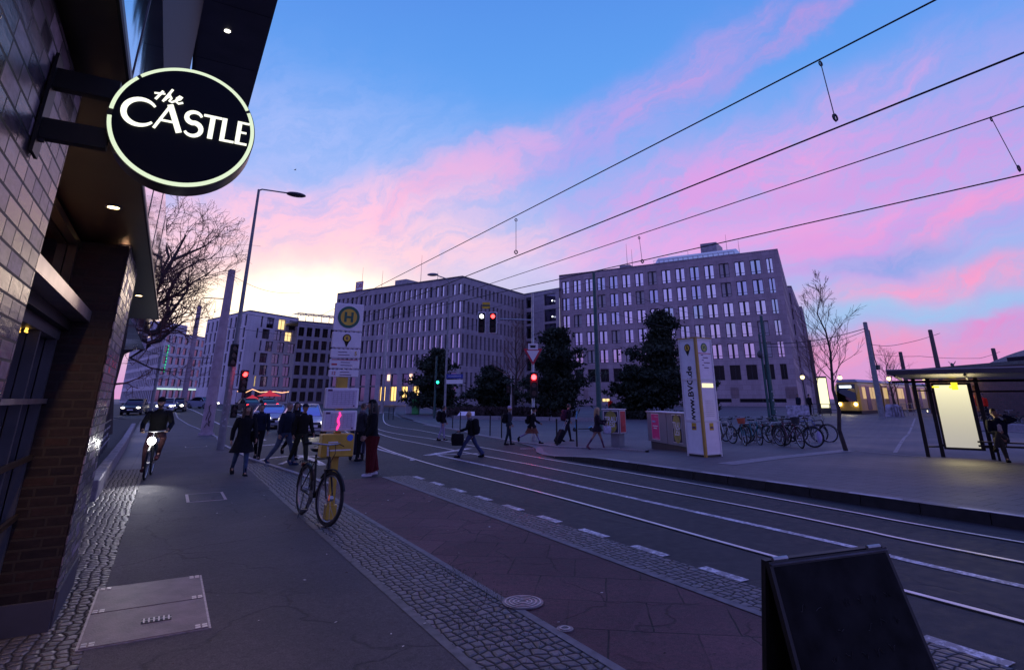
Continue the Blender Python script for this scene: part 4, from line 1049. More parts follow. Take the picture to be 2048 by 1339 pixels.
# curled seed pods and last leaves on the twigs
vtx = cr_.v[:]; lf = MB()
for k in range(900):
    p = Vector(rnd.choice(vtx)); s_ = rnd.uniform(.025, .06); a = Vector((rnd.gauss(0, 1), rnd.gauss(0, 1), rnd.gauss(0, 1))).normalized()*s_; c = Vector((rnd.gauss(0, 1), rnd.gauss(0, 1), -1)).normalized()*s_*.7
    lf.quad(p, p+a, p+a+c, p+c)
cro = cr_.build('crown', TWIG, tb); lf.build('dry_leaves', TWIG, cro, sm=False)
def conifer(label, px, py, top, wpx, seed, lean=0.0, shape='pine', depthpx=None):
    g = at(px, py); rnd = random.Random(seed); H = hat(g.x, g.y, top)-g.z; dist = math.hypot(g.x, g.y)
    Wd = wpx/1142*dist*.96/2; th = thing('conifer', label, 'tree', g, 0, 'dark evergreen trees on the square')
    t = MB(); t.tube([(0, 0, 0), (.05, 0, H*.3), (lean*H*.5, 0, H*.65), (lean*H, 0, H*.93)], [.16, .13, .09, .03], 8)
    LV = MATS.get('needle_leaf') or mat('needle_leaf', (.020, .030, .020), .7, var=.55, vscale=.9, spec=.2)
    LV2 = MATS.get('needle_leaf_pale') or mat('needle_leaf_pale', (.040, .054, .036), .7, var=.45, vscale=1.2, spec=.2)
    c = MB(); c2 = MB(); nb = 150
    for i in range(nb):
        u = rnd.random()**.9; z = H*(.10+.88*u)
        prof = (1.02-u)**.7*(.75+.35*math.sin(u*19+seed))
        ln = Wd*max(.12, prof)*rnd.uniform(.45, 1.3); a = rnd.uniform(0, 2*PI)
        x0 = lean*z; d = Vector((math.cos(a), math.sin(a), rnd.uniform(.05, .45)))
        e = Vector((x0, 0, z))+d*ln; t.tube([(x0, 0, z-ln*.1), Vector((x0, 0, z)).lerp(e, .6), e], [.05, .035, .01], 4)
        for k in range(5):
            cc = Vector((x0, 0, z)).lerp(e, rnd.uniform(.25, 1.05)); rr__ = rnd.uniform(.22, .50)*max(.6, Wd/2.6)
            tgt = c2 if rnd.random() < .25 else c
            for m_ in range(26):
                p = cc+Vector((rnd.gauss(0, 1), rnd.gauss(0, 1), rnd.gauss(0, .45)))*rr__*.55; s_ = rnd.uniform(.10, .26)
                n1 = Vector((rnd.gauss(0, 1), rnd.gauss(0, 1), rnd.gauss(0, 1)+.3)).normalized()*s_*1.6; n2 = n1.cross(Vector((rnd.gauss(0, 1), rnd.gauss(0, 1), rnd.gauss(0, 1)))).normalized()*s_*.55
                tgt.add([p-n2, p+n1, p+n2], [(0, 1, 2)])
    t.build('trunk', BARK, th); cro = c.build('crown', LV, th, sm=False); c2.build('pale_needles', LV2, cro, sm=False)
    return th
conifer('small dark conifer left of the slim lamp post in front of the slot windowed office', 868, 828, 700, 130, 1, .02)
conifer('low dark conifer left of the give way sign and behind bare twigs', 985, 832, 738, 130, 2, -.02)
conifer('tall dark conifer just right of the give way sign', 1112, 836, 660, 175, 3, .03)
conifer('tallest dark conifer with a leaning top in front of the brownish office block', 1326, 836, 624, 185, 4, .06)
conifer('low dark conifer to the left of the tallest one', 1274, 836, 738, 120, 5, 0)
conifer('slim dark conifer peeping out right of the white information pillar', 1412, 842, 718, 60, 6, .04)
def bare(label, base_px, top, seed, r0, spread, k0=.34, depth=4, xtop=None, dist=None, grp=None):
    g = at(*base_px); rnd = random.Random(seed); H = hat(g.x, g.y, top)-g.z; o = thing('bare_tree', label, 'tree', g, 0, grp)
    t = MB(); c = MB(); P = [Vector((rnd.gauss(0, .012)*H*(i > 0), rnd.gauss(0, .012)*H*(i > 0), H*i/9)) for i in range(10)]; rs = [r0*(1-i/9.6) for i in range(10)]; t.tube(P, rs, 8)
    n = 26
    for i in range(n):
        u = k0+(1-k0)*i/n; j = min(8, int(u*9)); pt = P[j].lerp(P[j+1], u*9-j); a = i*2.4+rnd.uniform(-.4, .4)
        ln = H*.26*(1.15-u)*rnd.uniform(.7, 1.2)*spread; grow(c, pt, Vector((math.cos(a)*.75, math.sin(a)*.75, .62+u*.5)).normalized(), max(.008, rs[j]*.38), ln*.55, depth-1, rnd, .18, .36, .0045)
    t.build('trunk', BARK, o); c.build('crown', TWIG, o); return o
bare('young bare tree on the square right of the parked bicycles', (1692, 901), 556, 31, .075, 1.35, .36, 4)
bare('small bare tree behind the conifers in front of the slot windowed office', (1030, 834), 640, 32, .16, 1.6, .3, 4)
bare('faint bare tree beside the end of the brownish office block', (1640, 829), 655, 33, .12, 1.6, .3, 4)
bare('low bare bushy tree between the tram and the shelter', (1790, 822), 700, 34, .12, 2.0, .2, 4)
# scrub and low planting at the foot of the conifers
def scrub(name, label, pts, h, n, m, seed):
    rnd = random.Random(seed); P = [at(*p) for p in pts]; o0 = P[0].copy(); b = MB()
    for i in range(n):
        t = rnd.random()*(len(P)-1); j = int(t); p = P[j].lerp(P[j+1], t-j)+Vector((rnd.gauss(0, .8), rnd.gauss(0, .8), 0)); p.z = gz(p.x, p.y)
        for k in range(9):
            e = p+Vector((rnd.gauss(0, .28), rnd.gauss(0, .28), h*rnd.uniform(.4, 1.1))); s_ = Vector((rnd.gauss(0, 1), rnd.gauss(0, 1), 0)).normalized()*.05
            b.add([p-s_-o0, p+s_-o0, e-o0], [(0, 1, 2)]); q = p.lerp(e, .7); b.add([q-s_*2-o0, q+s_*2+Vector((0, 0, .06))-o0, e-o0], [(0, 1, 2)])
    o = b.build(name, m, sm=False); o.location = o0; tag(o, label, 'shrubs', kind='stuff')
scrub('ground_shrubs', 'brown dry scrub along the foot of the dark conifers', [(905, 832), (960, 834), (1040, 834), (1130, 836)], .95, 380, mat('dry_scrub', (.055, .036, .036), .9, var=.4), 1)
scrub('ground_shrubs', 'dark low planting under the tallest conifer', [(1240, 836), (1300, 837), (1350, 837)], .7, 200, mat('low_planting', (.022, .026, .02), .9, var=.4), 2)
rw = thing('park_wall', 'low pale stone wall edging the planting in front of the conifers', 'wall', at(905, 836))
P = [at(x, y) for x, y in ((905, 837), (1000, 839), (1100, 841), (1200, 842))]; b = MB()
for a_, c_ in zip(P, P[1:]):
    m_ = (a_+c_)/2-rw.location; d = c_-a_; b.box((m_.x, m_.y, .12+m_.z), (d.length-.05, .35, .34), math.atan2(d.y, d.x))
b.build('stones', GRAN, rw, sm=False)

# ------------------------------------------------------------------ masts, lamps and wires
def mast(name, label, px, py, top, r0, r1, m, grp=None, n=12, cap=True, cat='mast'):
    g = at(px, py); H = hat(g.x, g.y, top)-g.z; o = thing(name, label, cat, g, 0, grp)
    b = MB(); b.tube([(0, 0, -.05), (0, 0, H*.5), (0, 0, H)], [r0, (r0+r1)/2, r1], n); b.build('pole', m, o)
    b = MB(); b.tube([(0, 0, -.05), (0, 0, .12)], [r0*1.35, r0*1.25], n); b.build('foot_collar', m, o)
    if cap: b = MB(); b.tube([(0, 0, H), (0, 0, H+.05)], [r1*1.1, r1*.7], n); b.build('cap', DGREY, o)
    return o, g, H
GM = 'tall masts carrying the tram wires'
mA = mast('wire_mast', 'thick pale concrete mast on the left pavement with a dark scribble near its foot', 412, 870, 541, .30, .19, CONC, GM)
b = MB(); rnd = random.Random(2); pts = []
for seg in ([(-.1, .75), (.0, 1.25), (.1, 1.05), (.02, .8), (.1, .45)], [(-.12, .4), (-.02, .62), (.05, .5), (.12, .72)], [(0, 1.25), (-.03, 1.42), (.05, 1.5)]):
    b.tube([(x, -.292-.0*abs(x)+abs(x)*.12, z) for x, z in seg], .018, 4)
o = b.build('scribble', BLACK, mA[0]); o.rotation_euler = (0, 0, -.15)
mB = mast('wire_mast', 'far pale mast on the left rising in front of the stepped corner building', 364, 818, 612, .34, .26, CONC, GM)
b = MB(); b.tube([(0, 0, mB[2]-.3), (0, 0, mB[2]+.9), (.3, 0, mB[2]+1.15), (2.6, .0, mB[2]+1.2)], .07, 6); b.sphere((3.0, 0, mB[2]+1.18), .5, 8, 6, (1, .4, .22)); b.build('lamp_arm', DGREY, mB[0])
mast('wire_mast', 'thin pole between the pub and the far pale mast', 300, 828, 700, .14, .10, GREYM, GM)
mS = mast('wire_mast', 'slim silver mast in front of the slot windowed office', 763, 826, 645, .20, .12, STEEL, GM)
mG1 = mast('wire_mast', 'dark green mast standing behind the blonde woman', 1200, 861, 546, .17, .10, DGREEN, GM)
mG2 = mast('wire_mast', 'dark green twin mast among the parked bicycles', 1549, 842, 632, .21, .13, DGREEN, GM)
b = MB(); b.tube([(-.42, .1, 0), (-.42, .1, mG2[2]*.82)], [.1, .08], 8); b.build('side_pole', DGREEN, mG2[0])
b = MB(); b.sphere((-.75, 0, mG2[2]*.62), .28, 8, 6, (.8, .8, 1.1)); b.build('signal_box', DGREY, mG2[0])
b = MB()
for i in range(9): b = MB(); b.box((.0+.12*math.sin(i*2.1), -.205, .5+i*.22), (.12, .02, .12)); b.build('sticker', mat('stickers', (.3, .3, .33), .5, var=.5), mG2[0], sm=False)
mR1 = mast('wire_mast', 'grey leaning mast in front of the yellow tram', 1765, 836, 645, .26, .17, GREYM, GM)
b = MB(); b.tube([(.1, 0, mR1[2]-.5), (.45, 0, mR1[2]-.7), (.5, 0, mR1[2]-3.2), (.7, 0, mR1[2]-3.8)], .05, 6); b.box((.75, 0, mR1[2]-3.9), (.35, .2, .4)); b.build('cable', DGREY, mR1[0])
for px, py, top, lab in ((1640, 824, 680, 'dark distant mast beside the end of the brownish office block'), (1897, 830, 660, 'brown distant mast rising over the left part of the shelter roof'), (1824, 822, 704, 'short distant mast between the tram and the shelter roof'), (2018, 826, 697, 'short distant mast near the curved roof at the right edge')):
    mast('wire_mast', lab, px, py, top, .24, .18, mat('rusty_brown_paint', (.09, .055, .065), .6, var=.2), GM)
# lamp posts
g = at(440, 899); H = hat(g.x, g.y, 379)
lp1 = thing('street_lamp', 'tall street lamp with a sticker covered foot on the left pavement', 'street lamp', g, 0, 'street lamps over the street')
b = MB(); b.tube([(0, 0, 0), (0, 0, 3.4), (0, 0, 3.6), (0, 0, H)], [.135, .125, .085, .05], 12); b.build('pole', GREYM, lp1)
b = MB(); b.tube([(0, 0, H-.05), (.12, 0, H+.03), (1.15, 0, H+.05)], .032, 8); b.build('arm', GREYM, lp1)
b = MB(); b.sphere((1.5, 0, H+.04), .42, 14, 8, (1, .42, .26)); b.build('lamp_head', DGREY, lp1)
rnd = random.Random(4); b = MB()
for i in range(26):
    a = rnd.uniform(-2.2, -.2); z = rnd.uniform(.6, 3.0); rad = .137; w = rnd.uniform(.03, .06); h = rnd.uniform(.03, .1)
    p = [(math.cos(a+s1*w/rad/2)*rad, math.sin(a+s1*w/rad/2)*rad, z+s2*h/2) for s1, s2 in ((-1, -1), (1, -1), (1, 1), (-1, 1))]; b.add(p, [(0, 1, 2, 3)])
b.build('sticker', mat('stickers', (.3, .3, .33), .5, var=.5), lp1, sm=False)
g = at(888, 852); H = hat(g.x, g.y, 557)-g.z; dr = Vector((math.cos(YAW), math.sin(YAW), 0))
lp2 = thing('street_lamp', 'slim lamp post with street name boards before the slot windowed office', 'street lamp', g, YAW, 'street lamps over the street')
b = MB(); b.tube([(0, 0, 0), (0, 0, 1.2), (0, 0, 1.3), (0, 0, H-.3)], [.12, .11, .08, .06], 10); b.tube([(0, 0, H-.32), (-.25, 0, H), (-.9, 0, H+.22)], .04, 8); b.build('pole', GREYM, lp2)
b = MB(); b.sphere((-1.25, 0, H+.3), .42, 12, 7, (1, .4, .28)); b.build('lamp_head', GREYM, lp2)
BLUE = mat('sign_blue', (.03, .05, .30), .45, var=.08)
for k, (m_, z) in enumerate(((BLUE, 752), (WHITE, 763))):
    zc = hat(g.x, g.y, z)-g.z; b = MB(); b.box((.62, -.08, zc), (1.15, .03, .28)); b.build('name_board', m_, lp2, sm=False)
text('INVALIDENSTR', .13, WHITE, lp2, face((.62, -.10, hat(g.x, g.y, 752)-g.z), (1, 0, 0), (0, 0, 1)))
# overhead contact wires with droppers
WIRE = mat('copper_wire', (.02, .018, .022), .6, var=.05)
def wirepx(label, near, far, zn, zf, drops, r=.014, sag=.05):
    a_, c_ = atz(near[0], near[1], zn), atz(far[0], far[1], zf); dd = (a_-c_).normalized(); a_, c_ = a_+dd*26, c_-dd*14; o = thing('overhead_wire', label, 'overhead wire', a_, 0, 'overhead wires above the tram tracks')
    P = [a_.lerp(c_, t/24)-a_+Vector((0, 0, -sag*math.sin(PI*t/24))) for t in range(25)]; b = MB(); b.tube(P, r, 5); b.build('wire', WIRE, o); return a_, c_, o, P
w1_ = wirepx('highest left overhead wire with two droppers', (1858, 0), (778, 560), 7.0, 7.0, [])
w2_ = wirepx('second overhead wire below the highest one', (2052, 95), (925, 553), 5.6, 5.6, [])
w3_ = wirepx('third overhead wire crossing to the right frame edge', (2052, 206), (980, 566), 7.0, 7.0, [])
w4_ = wirepx('lowest right overhead wire passing the office roof', (2052, 342), (1020, 578), 5.6, 5.6, [])
def dropper(wa, wb, pa, pb, zt, zb_):
    t_ = atz(pa[0], pa[1], zt)-wa[0]; b_ = atz(pb[0], pb[1], zb_)-wa[0]; b = MB(); b.tube([t_, b_], .007, 4)
    b.disc(t_+Vector((0, 0, -.06)), .05, (0, 1, 0), .015, 10, r2=.035); b.disc(b_+Vector((0, 0, .07)), .06, (0, 1, 0), .02, 10, r2=.04); b.build('dropper', WIRE, wa[2])
dropper(w1_, w2_, (1640, 121), (1672, 244), 6.95, 5.5); dropper(w1_, w2_, (1032, 436), (1032, 509), 6.9, 5.55)
dropper(w3_, w4_, (1981, 233), (2040, 344), 6.98, 5.55); dropper(w3_, w4_, (1278, 472), (1285, 527), 6.9, 5.5)
def wire3(label, pts, r=.012, grp='thin span wires between the masts', sag=.35):
    a_ = Vector(pts[0]); o = thing('span_wire', label, 'span wire', a_, 0, grp); b = MB()
    for p, q in zip(pts, pts[1:]):
        p, q = Vector(p), Vector(q); P = [p.lerp(q, t/12)-a_-Vector((0, 0, sag*math.sin(PI*t/12))) for t in range(13)]; b.tube(P, r, 4, caps=False)
    b.build('wire', WIRE, o)
top = lambda m_, k=0.0: m_[1]+Vector((0, 0, m_[2]-k))
wire3('thin span wire from the thick left mast towards the bright sky', [top(mA, .25), atz(600, 586, 7.5)])
wire3('span wire between the thick left mast and the silver mast', [top(mA, 2.2), top(mS, 1.0)])
wire3('lower span wire between the thick left mast and the silver mast', [top(mA, 3.1), top(mS, 2.0)])
wire3('span wire between the silver mast and the first green mast', [top(mS, .6), top(mG1, .5)])
wire3('lower span wire between the silver mast and the first green mast', [top(mS, 1.6), top(mG1, 1.7)])
wire3('span wire between the two green masts', [top(mG1, .6), top(mG2, 1.0)])
wire3('lower span wire between the two green masts', [top(mG1, 2.2), top(mG2, 2.2)])
wire3('heavy span wire between the twin green mast and the grey mast by the tram', [top(mG2, 2.3), top(mR1, .5)], .03)
wire3('second span wire reaching the grey mast by the tram', [top(mG2, 2.5), top(mR1, .7)], .02, sag=.6)
wire3('distant wire from the tram to the brown mast over the shelter', [atz(1740, 688, 6.3), atz(1790, 690, 6.3), atz(1880, 666, 8.0)], .02, sag=.1)
wire3('low distant wire above the shelter roof', [atz(1745, 708, 6.0), atz(1840, 712, 6.0), atz(1960, 716, 6.0)], .02, sag=.1)
wire3('distant wire on the left in front of the far corner building', [atz(262, 694, 6.5), atz(340, 712, 6.5), atz(420, 716, 6.5)], .03, sag=.05)
wire3('distant wire leading to the mast at the right edge', [atz(1960, 716, 6.0), atz(2000, 703, 7.0)], .02, sag=.05)

# ------------------------------------------------------------------ traffic signals
REDL = emis('red_light', (1, .03, .03), 9); REDH = emis('red_light_hot', (1, .035, .04), 9); GRNL = emis('green_light', (.02, 1, .45), 6); WHL = emis('white_light', (.9, .95, 1), 6)
DARKL = mat('unlit_lens', (.02, .015, .015), .2, var=0)
def signal(par, c, lit=0, m=REDL, s=1.0, rz=0, border=False, n=3, name='signal_head'):
    """box of stacked lenses; local -Y is the lit side"""
    w, h = .32*s, .30*n*s+.08*s; Mx = Matrix.Translation(Vector(c)) @ Matrix.Rotation(rz, 4, 'Z')
    if border:
        b = MB(); b.bbox((0, .06, 0), (w+.12*s, .03, h+.12*s), .05*s); b.xf(Mx); b.build('backboard', WHITE, par)
    b = MB(); b.bbox((0, .0, 0), (w, .2*s, h), .03*s)
    for i in range(n):
        z = h/2-.19*s-.30*s*i; P = [(math.cos(a_)*.115*s, -.1*s, z+math.sin(a_)*.115*s) for a_ in [PI*t/8 for t in range(9)]]
        b.add(P+[(x, y-.14*s, zz) for x, y, zz in P], [(j, j+1, j+10, j+9) for j in range(8)])
    b.xf(Mx); body = b.build(name, BLACK, par)
    for i in range(n):
        z = h/2-.19*s-.30*s*i; b = MB(); b.disc((0, -.106*s, z), .10*s, (0, 1, 0), .012*s, 16); b.xf(Mx); b.build('lens', m if i == lit else DARKL, body)
g = at(1067, 881); H = hat(g.x, g.y, 586)-g.z; zz = lambda py: hat(g.x, g.y, py)-g.z
ts = thing('traffic_light', 'pale traffic light mast with give way sign, red light and long arm carrying two signals', 'traffic light', g, YAW)
b = MB(); b.tube([(0, 0, 0), (0, 0, 1.3), (0, 0, 1.35), (0, 0, H)], [.10, .10, .065, .055], 12); b.build('pole', STEEL, ts)
za = zz(640); b = MB(); b.tube([(0, 0, za), (-1.55, 0, za+.05)], .035, 8); b.build('arm', STEEL, ts)
px2m = lambda d: d/1142*27.5
for dx, m_ in ((-78, REDL), (-100, WHL)): signal(ts, (px2m(dx), -.05, zz(645)), 0, m_, .92, 0, True)
b = MB(); b.box((px2m(-92), -.03, zz(613)+.05), (.36, .03, .30)); b.build('yellow_plate', YELLOW, ts, sm=False)
b = MB(); b.box((px2m(-92), -.05, zz(613)+.05), (.36, .01, .07)); b.build('plate_stripe', DGREEN, ts, sm=False)
zs = zz(713); RS = mat('sign_red', (.50, .03, .05), .5)
b = MB(); t_ = .44; b.prism([(-t_, -.10, zs+.36), (t_, -.10, zs+.36), (0, -.10, zs-.40)], (0, .02, 0)); b.build('give_way_border', RS, ts, sm=False, fix=True)
b = MB(); t_ = .29; b.prism([(-t_, -.115, zs+.27), (t_, -.115, zs+.27), (0, -.115, zs-.23)], (0, .012, 0)); b.build('give_way_face', WHITE, ts, sm=False, fix=True)
zt = zz(693); b = MB(); b.box((0, -.10, zt), (.46, .02, .28)); b.build('tram_plate', WHITE, ts, sm=False)
b = MB(); b.box((0, -.113, zt-.01), (.24, .006, .09)); b.box((0, -.113, zt+.05), (.30, .006, .02)); b.build('tram_symbol', BLACK, ts, sm=False)
signal(ts, (.03, -.18, zz(770)), 0, REDH, 1.15)
rl = bpy.data.lights.new('red_glow', 'POINT'); rl.energy = 30; rl.color = (1, .02, .04); rl.shadow_soft_size = .1
ro = bpy.data.objects.new('red_glow', rl); COL.objects.link(ro); ro.parent = ts; ro.location = (.03, -.42, zz(755))
b = MB()
for i, (z, w) in enumerate(((.5, .07), (.72, .09), (.95, .06), (1.15, .1))): b.box((0, -.102, z), (w, .01, .09))
b.build('sticker', BLACK, ts, sm=False)
for lab, bp, sp_, lit, m_ in (('pedestrian signal showing green in front of the small conifer', (868, 836), 768, 0, GRNL), ('pale signal post with unlit lamps beside the white hatted walker', (1022, 836), 778, 0, DARKL)):
    g = at(*bp); H = hat(g.x, g.y, 712 if bp[0] < 900 else 745)-g.z; o = thing('pedestrian_signal', lab, 'traffic light', g, YAW, 'pedestrian signals on the far side')
    b = MB(); b.tube([(0, 0, 0), (0, 0, H)], [.10, .08], 8); b.build('pole', STEEL if bp[0] > 900 else DGREEN, o)
    signal(o, (.22 if bp[0] < 900 else -.25, -.1, hat(g.x, g.y, sp_)-g.z), lit, m_, 1.15, 0, False, 2)
g = lp1.location; H = 0
o = thing('traffic_light', 'traffic light showing red fixed to the sticker covered lamp post', 'traffic light', (g.x, g.y, 0), 0)
zr1 = hat(g.x+.42, g.y, 762)
b = MB(); b.tube([(.05, 0, zr1+.25), (.42, 0, zr1+.25)], .02, 6); b.tube([(.05, 0, zr1-.3), (.42, 0, zr1-.3)], .02, 6); b.build('bracket', BLACK, o)
signal(o, (.46, -.05, zr1), 0, REDL, .85, .2); signal(o, (-.05, -.28, zr1+.95), 3, DARKL, .85, .2); signal(o, (.3, .2, zr1-1.1), 3, DARKL, .7, .2, False, 2)
rl = bpy.data.lights.new('red_glow', 'POINT'); rl.energy = 5; rl.color = (1, .05, .04); rl.shadow_soft_size = .1
ro = bpy.data.objects.new('red_glow', rl); COL.objects.link(ro); ro.parent = o; ro.location = (.46, -.4, zr1+.3)
# bollards
bo = None
labs = ['thin black bollard left of the striding person', 'second thin black bollard beside the first, left of the striding person', 'thin black bollard midway between the striding person and the white hat', 'thin black bollard just left of the white hatted walker', 'thin black bollard by the pulled suitcase', 'thin black bollard left of the blonde woman', 'far thin bollard left of the silver mast row', 'far thin bollard right of its twin by the silver mast']
for i, (px, py, tp) in enumerate([(905, 856, 827), (920, 860, 829), (980, 871, 835), (1003, 876, 840), (1114, 891, 850), (1154, 894, 849), (777, 838, 816), (786, 839, 815)]):
    g = at(px, py)
    if bo is None:
        bo = thing('bollard', labs[0], 'bollard', g, 0, 'thin bollards along the kerb'); b = MB(); b.tube([(0, 0, 0), (0, 0, .98)], .032, 8); b.build('post', BLACK, bo)
        b = MB(); b.sphere((0, 0, .99), .036, 8, 5); b.build('cap', BLACK, bo)
    else: dup(bo, g, 0, labs[i])

# ------------------------------------------------------------------ bus and tram stop post
g = Vector((2.46, 10.05, .016))
SP = thing('stop_sign', 'yellow bus and tram stop post with a round green H and timetable boards', 'bus stop sign', g)
YP = mat('post_yellow', (.55, .34, .03), .45, var=.2)
zz = lambda py: hat(g.x, g.y, py)-g.z
b = MB(); b.box((0, .05, zz(780)/2), (.10, .10, zz(780))); b.box((0, .05, .10), (.16, .16, .2)); b.build('post', YP, SP, sm=False)
b = MB(); b.box((0, .05, (zz(742)+zz(778))/2), (.17, .11, zz(742)-zz(778))); b.build('post_sleeve', YP, SP, sm=False)
PL = mat('sign_panel', (.80, .74, .80), .45, var=.06)
TXT = mat('print_dark', (.10, .03, .10), .6, var=0); TXG = mat('print_grey', (.25, .22, .3), .6, var=0)
tops = [(607, 662, .49), (664, 696, .49), (698, 716, .49), (718, 737, .49), (739, 754, .49)]
for i, (a_, c_, w) in enumerate(tops):
    z1, z0 = zz(a_), zz(c_); b = MB(); b.bbox((0, .0, (z0+z1)/2), (w, .05, z1-z0-.008), .008); pn = b.build('sign_panel', PL, SP)
    zc = (z0+z1)/2
    if i == 0:
        b = MB(); b.disc((0, -.029, zc), .185, (0, 1, 0), .006, 40, r2=.14); b.build('green_ring', mat('h_green', (.02, .12, .07), .5, var=.05), pn)
        b = MB(); b.disc((0, -.027, zc), .142, (0, 1, 0), .006, 40); b.build('yellow_disc', YELLOW, pn)
        b = MB()
        for s_ in (-1, 1): b.box((s_*.055, -.032, zc), (.04, .006, .17))
        b.box((0, -.032, zc), (.08, .005, .036)); b.build('letter_h', MATS['h_green'], pn, sm=False)
    elif i == 1:
        b = MB(); b.disc((0, -.028, zc+.03), .07, (0, 1, 0), .006, 28); b.prism([(-.05, -.031, zc-.005), (.05, -.031, zc-.005), (0, -.031, zc-.12)], (0, .005, 0)); b.build('pin_symbol', BLACK, pn, fix=True)
        b = MB(); b.disc((0, -.033, zc+.03), .052, (0, 1, 0), .006, 28); b.build('pin_disc', YELLOW, pn); text('6', .08, TXT, pn, face((0, -.038, zc+.03), (1, 0, 0), (0, 0, 1)), bold=.002)
    else:
        for j, (dx, dz, w_) in enumerate([(-.05, .024, .19), (-.03, -.022, .24)]): b = MB(); b.box((dx+(.06 if i > 2 else 0), -.027, zc+dz), (w_*.8, .004, .010)); b.build('printed_line', TXT, pn, sm=False)
        if i == 2: text('5', .09, YP, pn, face((.17, -.028, zc), (1, 0, 0), (0, 0, 1)), bold=.002)
        if i == 3: b = MB(); b.box((0, -.027, z1-.012), (.44, .004, .010)); b.box((-.17, -.027, zc-.01), (.09, .004, .028)); b.build('red_line', RS, pn, sm=False)
        if i == 4: text('12', .075, RS, pn, face((-.17, -.028, zc), (1, 0, 0), (0, 0, 1)), bold=.001)
for i, (a_, c_) in enumerate([(775, 817), (820, 862)]):
    z1, z0 = zz(a_), zz(c_); zc = (z0+z1)/2; b = MB(); b.bbox((.0, -.02, zc), (.54, .09, z1-z0-.01), .012); cs = b.build('timetable_case', PL, SP)
    b = MB(); b.box((0, -.068, zc-.005), (.47, .004, (z1-z0)*.80)); b.build('timetable', mat('timetable_paper', (.58, .50, .64), .35, var=.1, vscale=30), cs, sm=False)
    b = MB(); b.box((-.2, -.071, z1-.04), (.07, .004, .03)); b.box((.2, -.071, z0+.045), (.025, .004, .025)); b.build('printed_mark', TXT, cs, sm=False)
    b = MB()
    for r_ in range(7): b.box((.02, -.071, zc+.1-r_*.032), (.36, .003, .003))
    for c2 in range(6): b.box((-.14+c2*.064, -.0715, zc+.0), (.0025, .003, .21))
    b.build('printed_lines', TXG, cs, sm=False)
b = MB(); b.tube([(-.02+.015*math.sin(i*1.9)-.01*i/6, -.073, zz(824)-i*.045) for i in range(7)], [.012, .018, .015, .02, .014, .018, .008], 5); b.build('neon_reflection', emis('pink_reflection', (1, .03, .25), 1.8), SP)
z1, z0 = zz(866), zz(911); zc = (z0+z1)/2
b = MB(); b.bbox((-.03, -.08, zc), (.50, .24, z1-z0), .012); bx_ = b.build('yellow_box', YP, SP)
b = MB()
for r_, w_ in ((.05, .15), (.02, .15), (-.07, .36)): b.box((-.11+(w_-.15)/2, -.203, zc+r_), (w_, .004, .018))
b.build('printed_line', WHITE, bx_, sm=False)
b = MB(); b.disc((.15, -.203, zc+.11), .05, (0, 1, 0), .006, 20); b.build('blue_badge', mat('badge_blue', (.05, .15, .6), .4, var=.1), bx_)
# ------------------------------------------------------------------ covers in the pavement
IRON = mat('cast_iron', (.16, .13, .15), .42, .35, var=.35, vscale=12, bump=.4)
P = [at(197, 1179), at(402, 1158), at(422, 1263), at(148, 1308)]; x0, x1 = -.31, .59; y0, y1 = 5.985, 7.68
o = thing('inspection_cover', 'large rectangular two leaf cover with small grating in the left pavement', 'manhole cover', ((x0+x1)/2, (y0+y1)/2, .02), 0, 'rectangular covers in the left pavement')
CM = mat('cover_infill', (.145, .105, .118), .5, .1, var=.3, vscale=5, bump=.4); w, h = x1-x0, y1-y0
b = MB(); b.box((0, 0, .003), (w, h, .008)); b.build('frame', mat('pale_frame', (.34, .29, .31), .4, .4, var=.3, vscale=20), o, sm=False)
for s_ in (-1, 1): b = MB(); b.box((0, s_*h/4, .008), (w-.035, h/2-.025, .008)); b.build('leaf', CM, o, sm=False)
b = MB(); b.box((.06, -.43, .0135), (.22, .11, .004)); b.build('grating_hole', BLACK, o, sm=False)
b = MB()
for i in range(6): b.box((-.03+i*.036, -.43, .017), (.012, .11, .005))
b.box((.06, -.43, .0175), (.22, .008, .004)); b.build('grating_bar', mat('worn_steel', (.6, .55, .55), .3, .8, var=.1), o, sm=False)
b = MB()
for sx in (-1, 1):
    for sy in (-.46, 0.03, .46): 
        for k_ in range(4): b.box((sx*(w/2-.07)+(k_ % 2-.5)*.05, sy*h+(k_//2-.5)*.05, .0135), (.036, .03, .004))
b.build('keyhole', mat('worn_steel', (.6, .55, .55), .3), o, sm=False)
o = thing('inspection_cover', 'smaller rectangular cover farther along the left pavement', 'manhole cover', (.90, 13.38, .02), 0, 'rectangular covers in the left pavement')
b = MB(); b.box((0, 0, .002), (.66, 1.05, .006)); b.build('frame', MATS['pale_frame'], o, sm=False); b = MB(); b.box((0, 0, .006), (.56, .95, .006)); b.build('leaf', A_WALK, o, sm=False)
g1 = at(392, 894); o = thing('inspection_cover', 'narrow pale cover strip in the left pavement before the thick mast', 'manhole cover', (g1.x, g1.y, .02), 0, 'rectangular covers in the left pavement')
b = MB(); b.box((0, 0, .003), (.75, .5, .008)); b.build('frame', MATS['pale_frame'], o, sm=False); b = MB(); b.box((0, .03, .008), (.68, .4, .006)); b.build('leaf', A_WALK, o, sm=False)
o = thing('manhole_cover', 'round ribbed manhole cover between cobbles and red path', 'manhole cover', (3.10, 5.24, .02)); b = MB(); b.disc((0, 0, .002), .19, (0, 0, 1), .01, 32); b.build('plate', IRON, o)
b = MB()
for i in range(4): b.disc((0, 0, .009), .17-.04*i, (0, 0, 1), .006, 32, r2=.155-.04*i)
b.build('rib', MATS['pale_frame'], o)
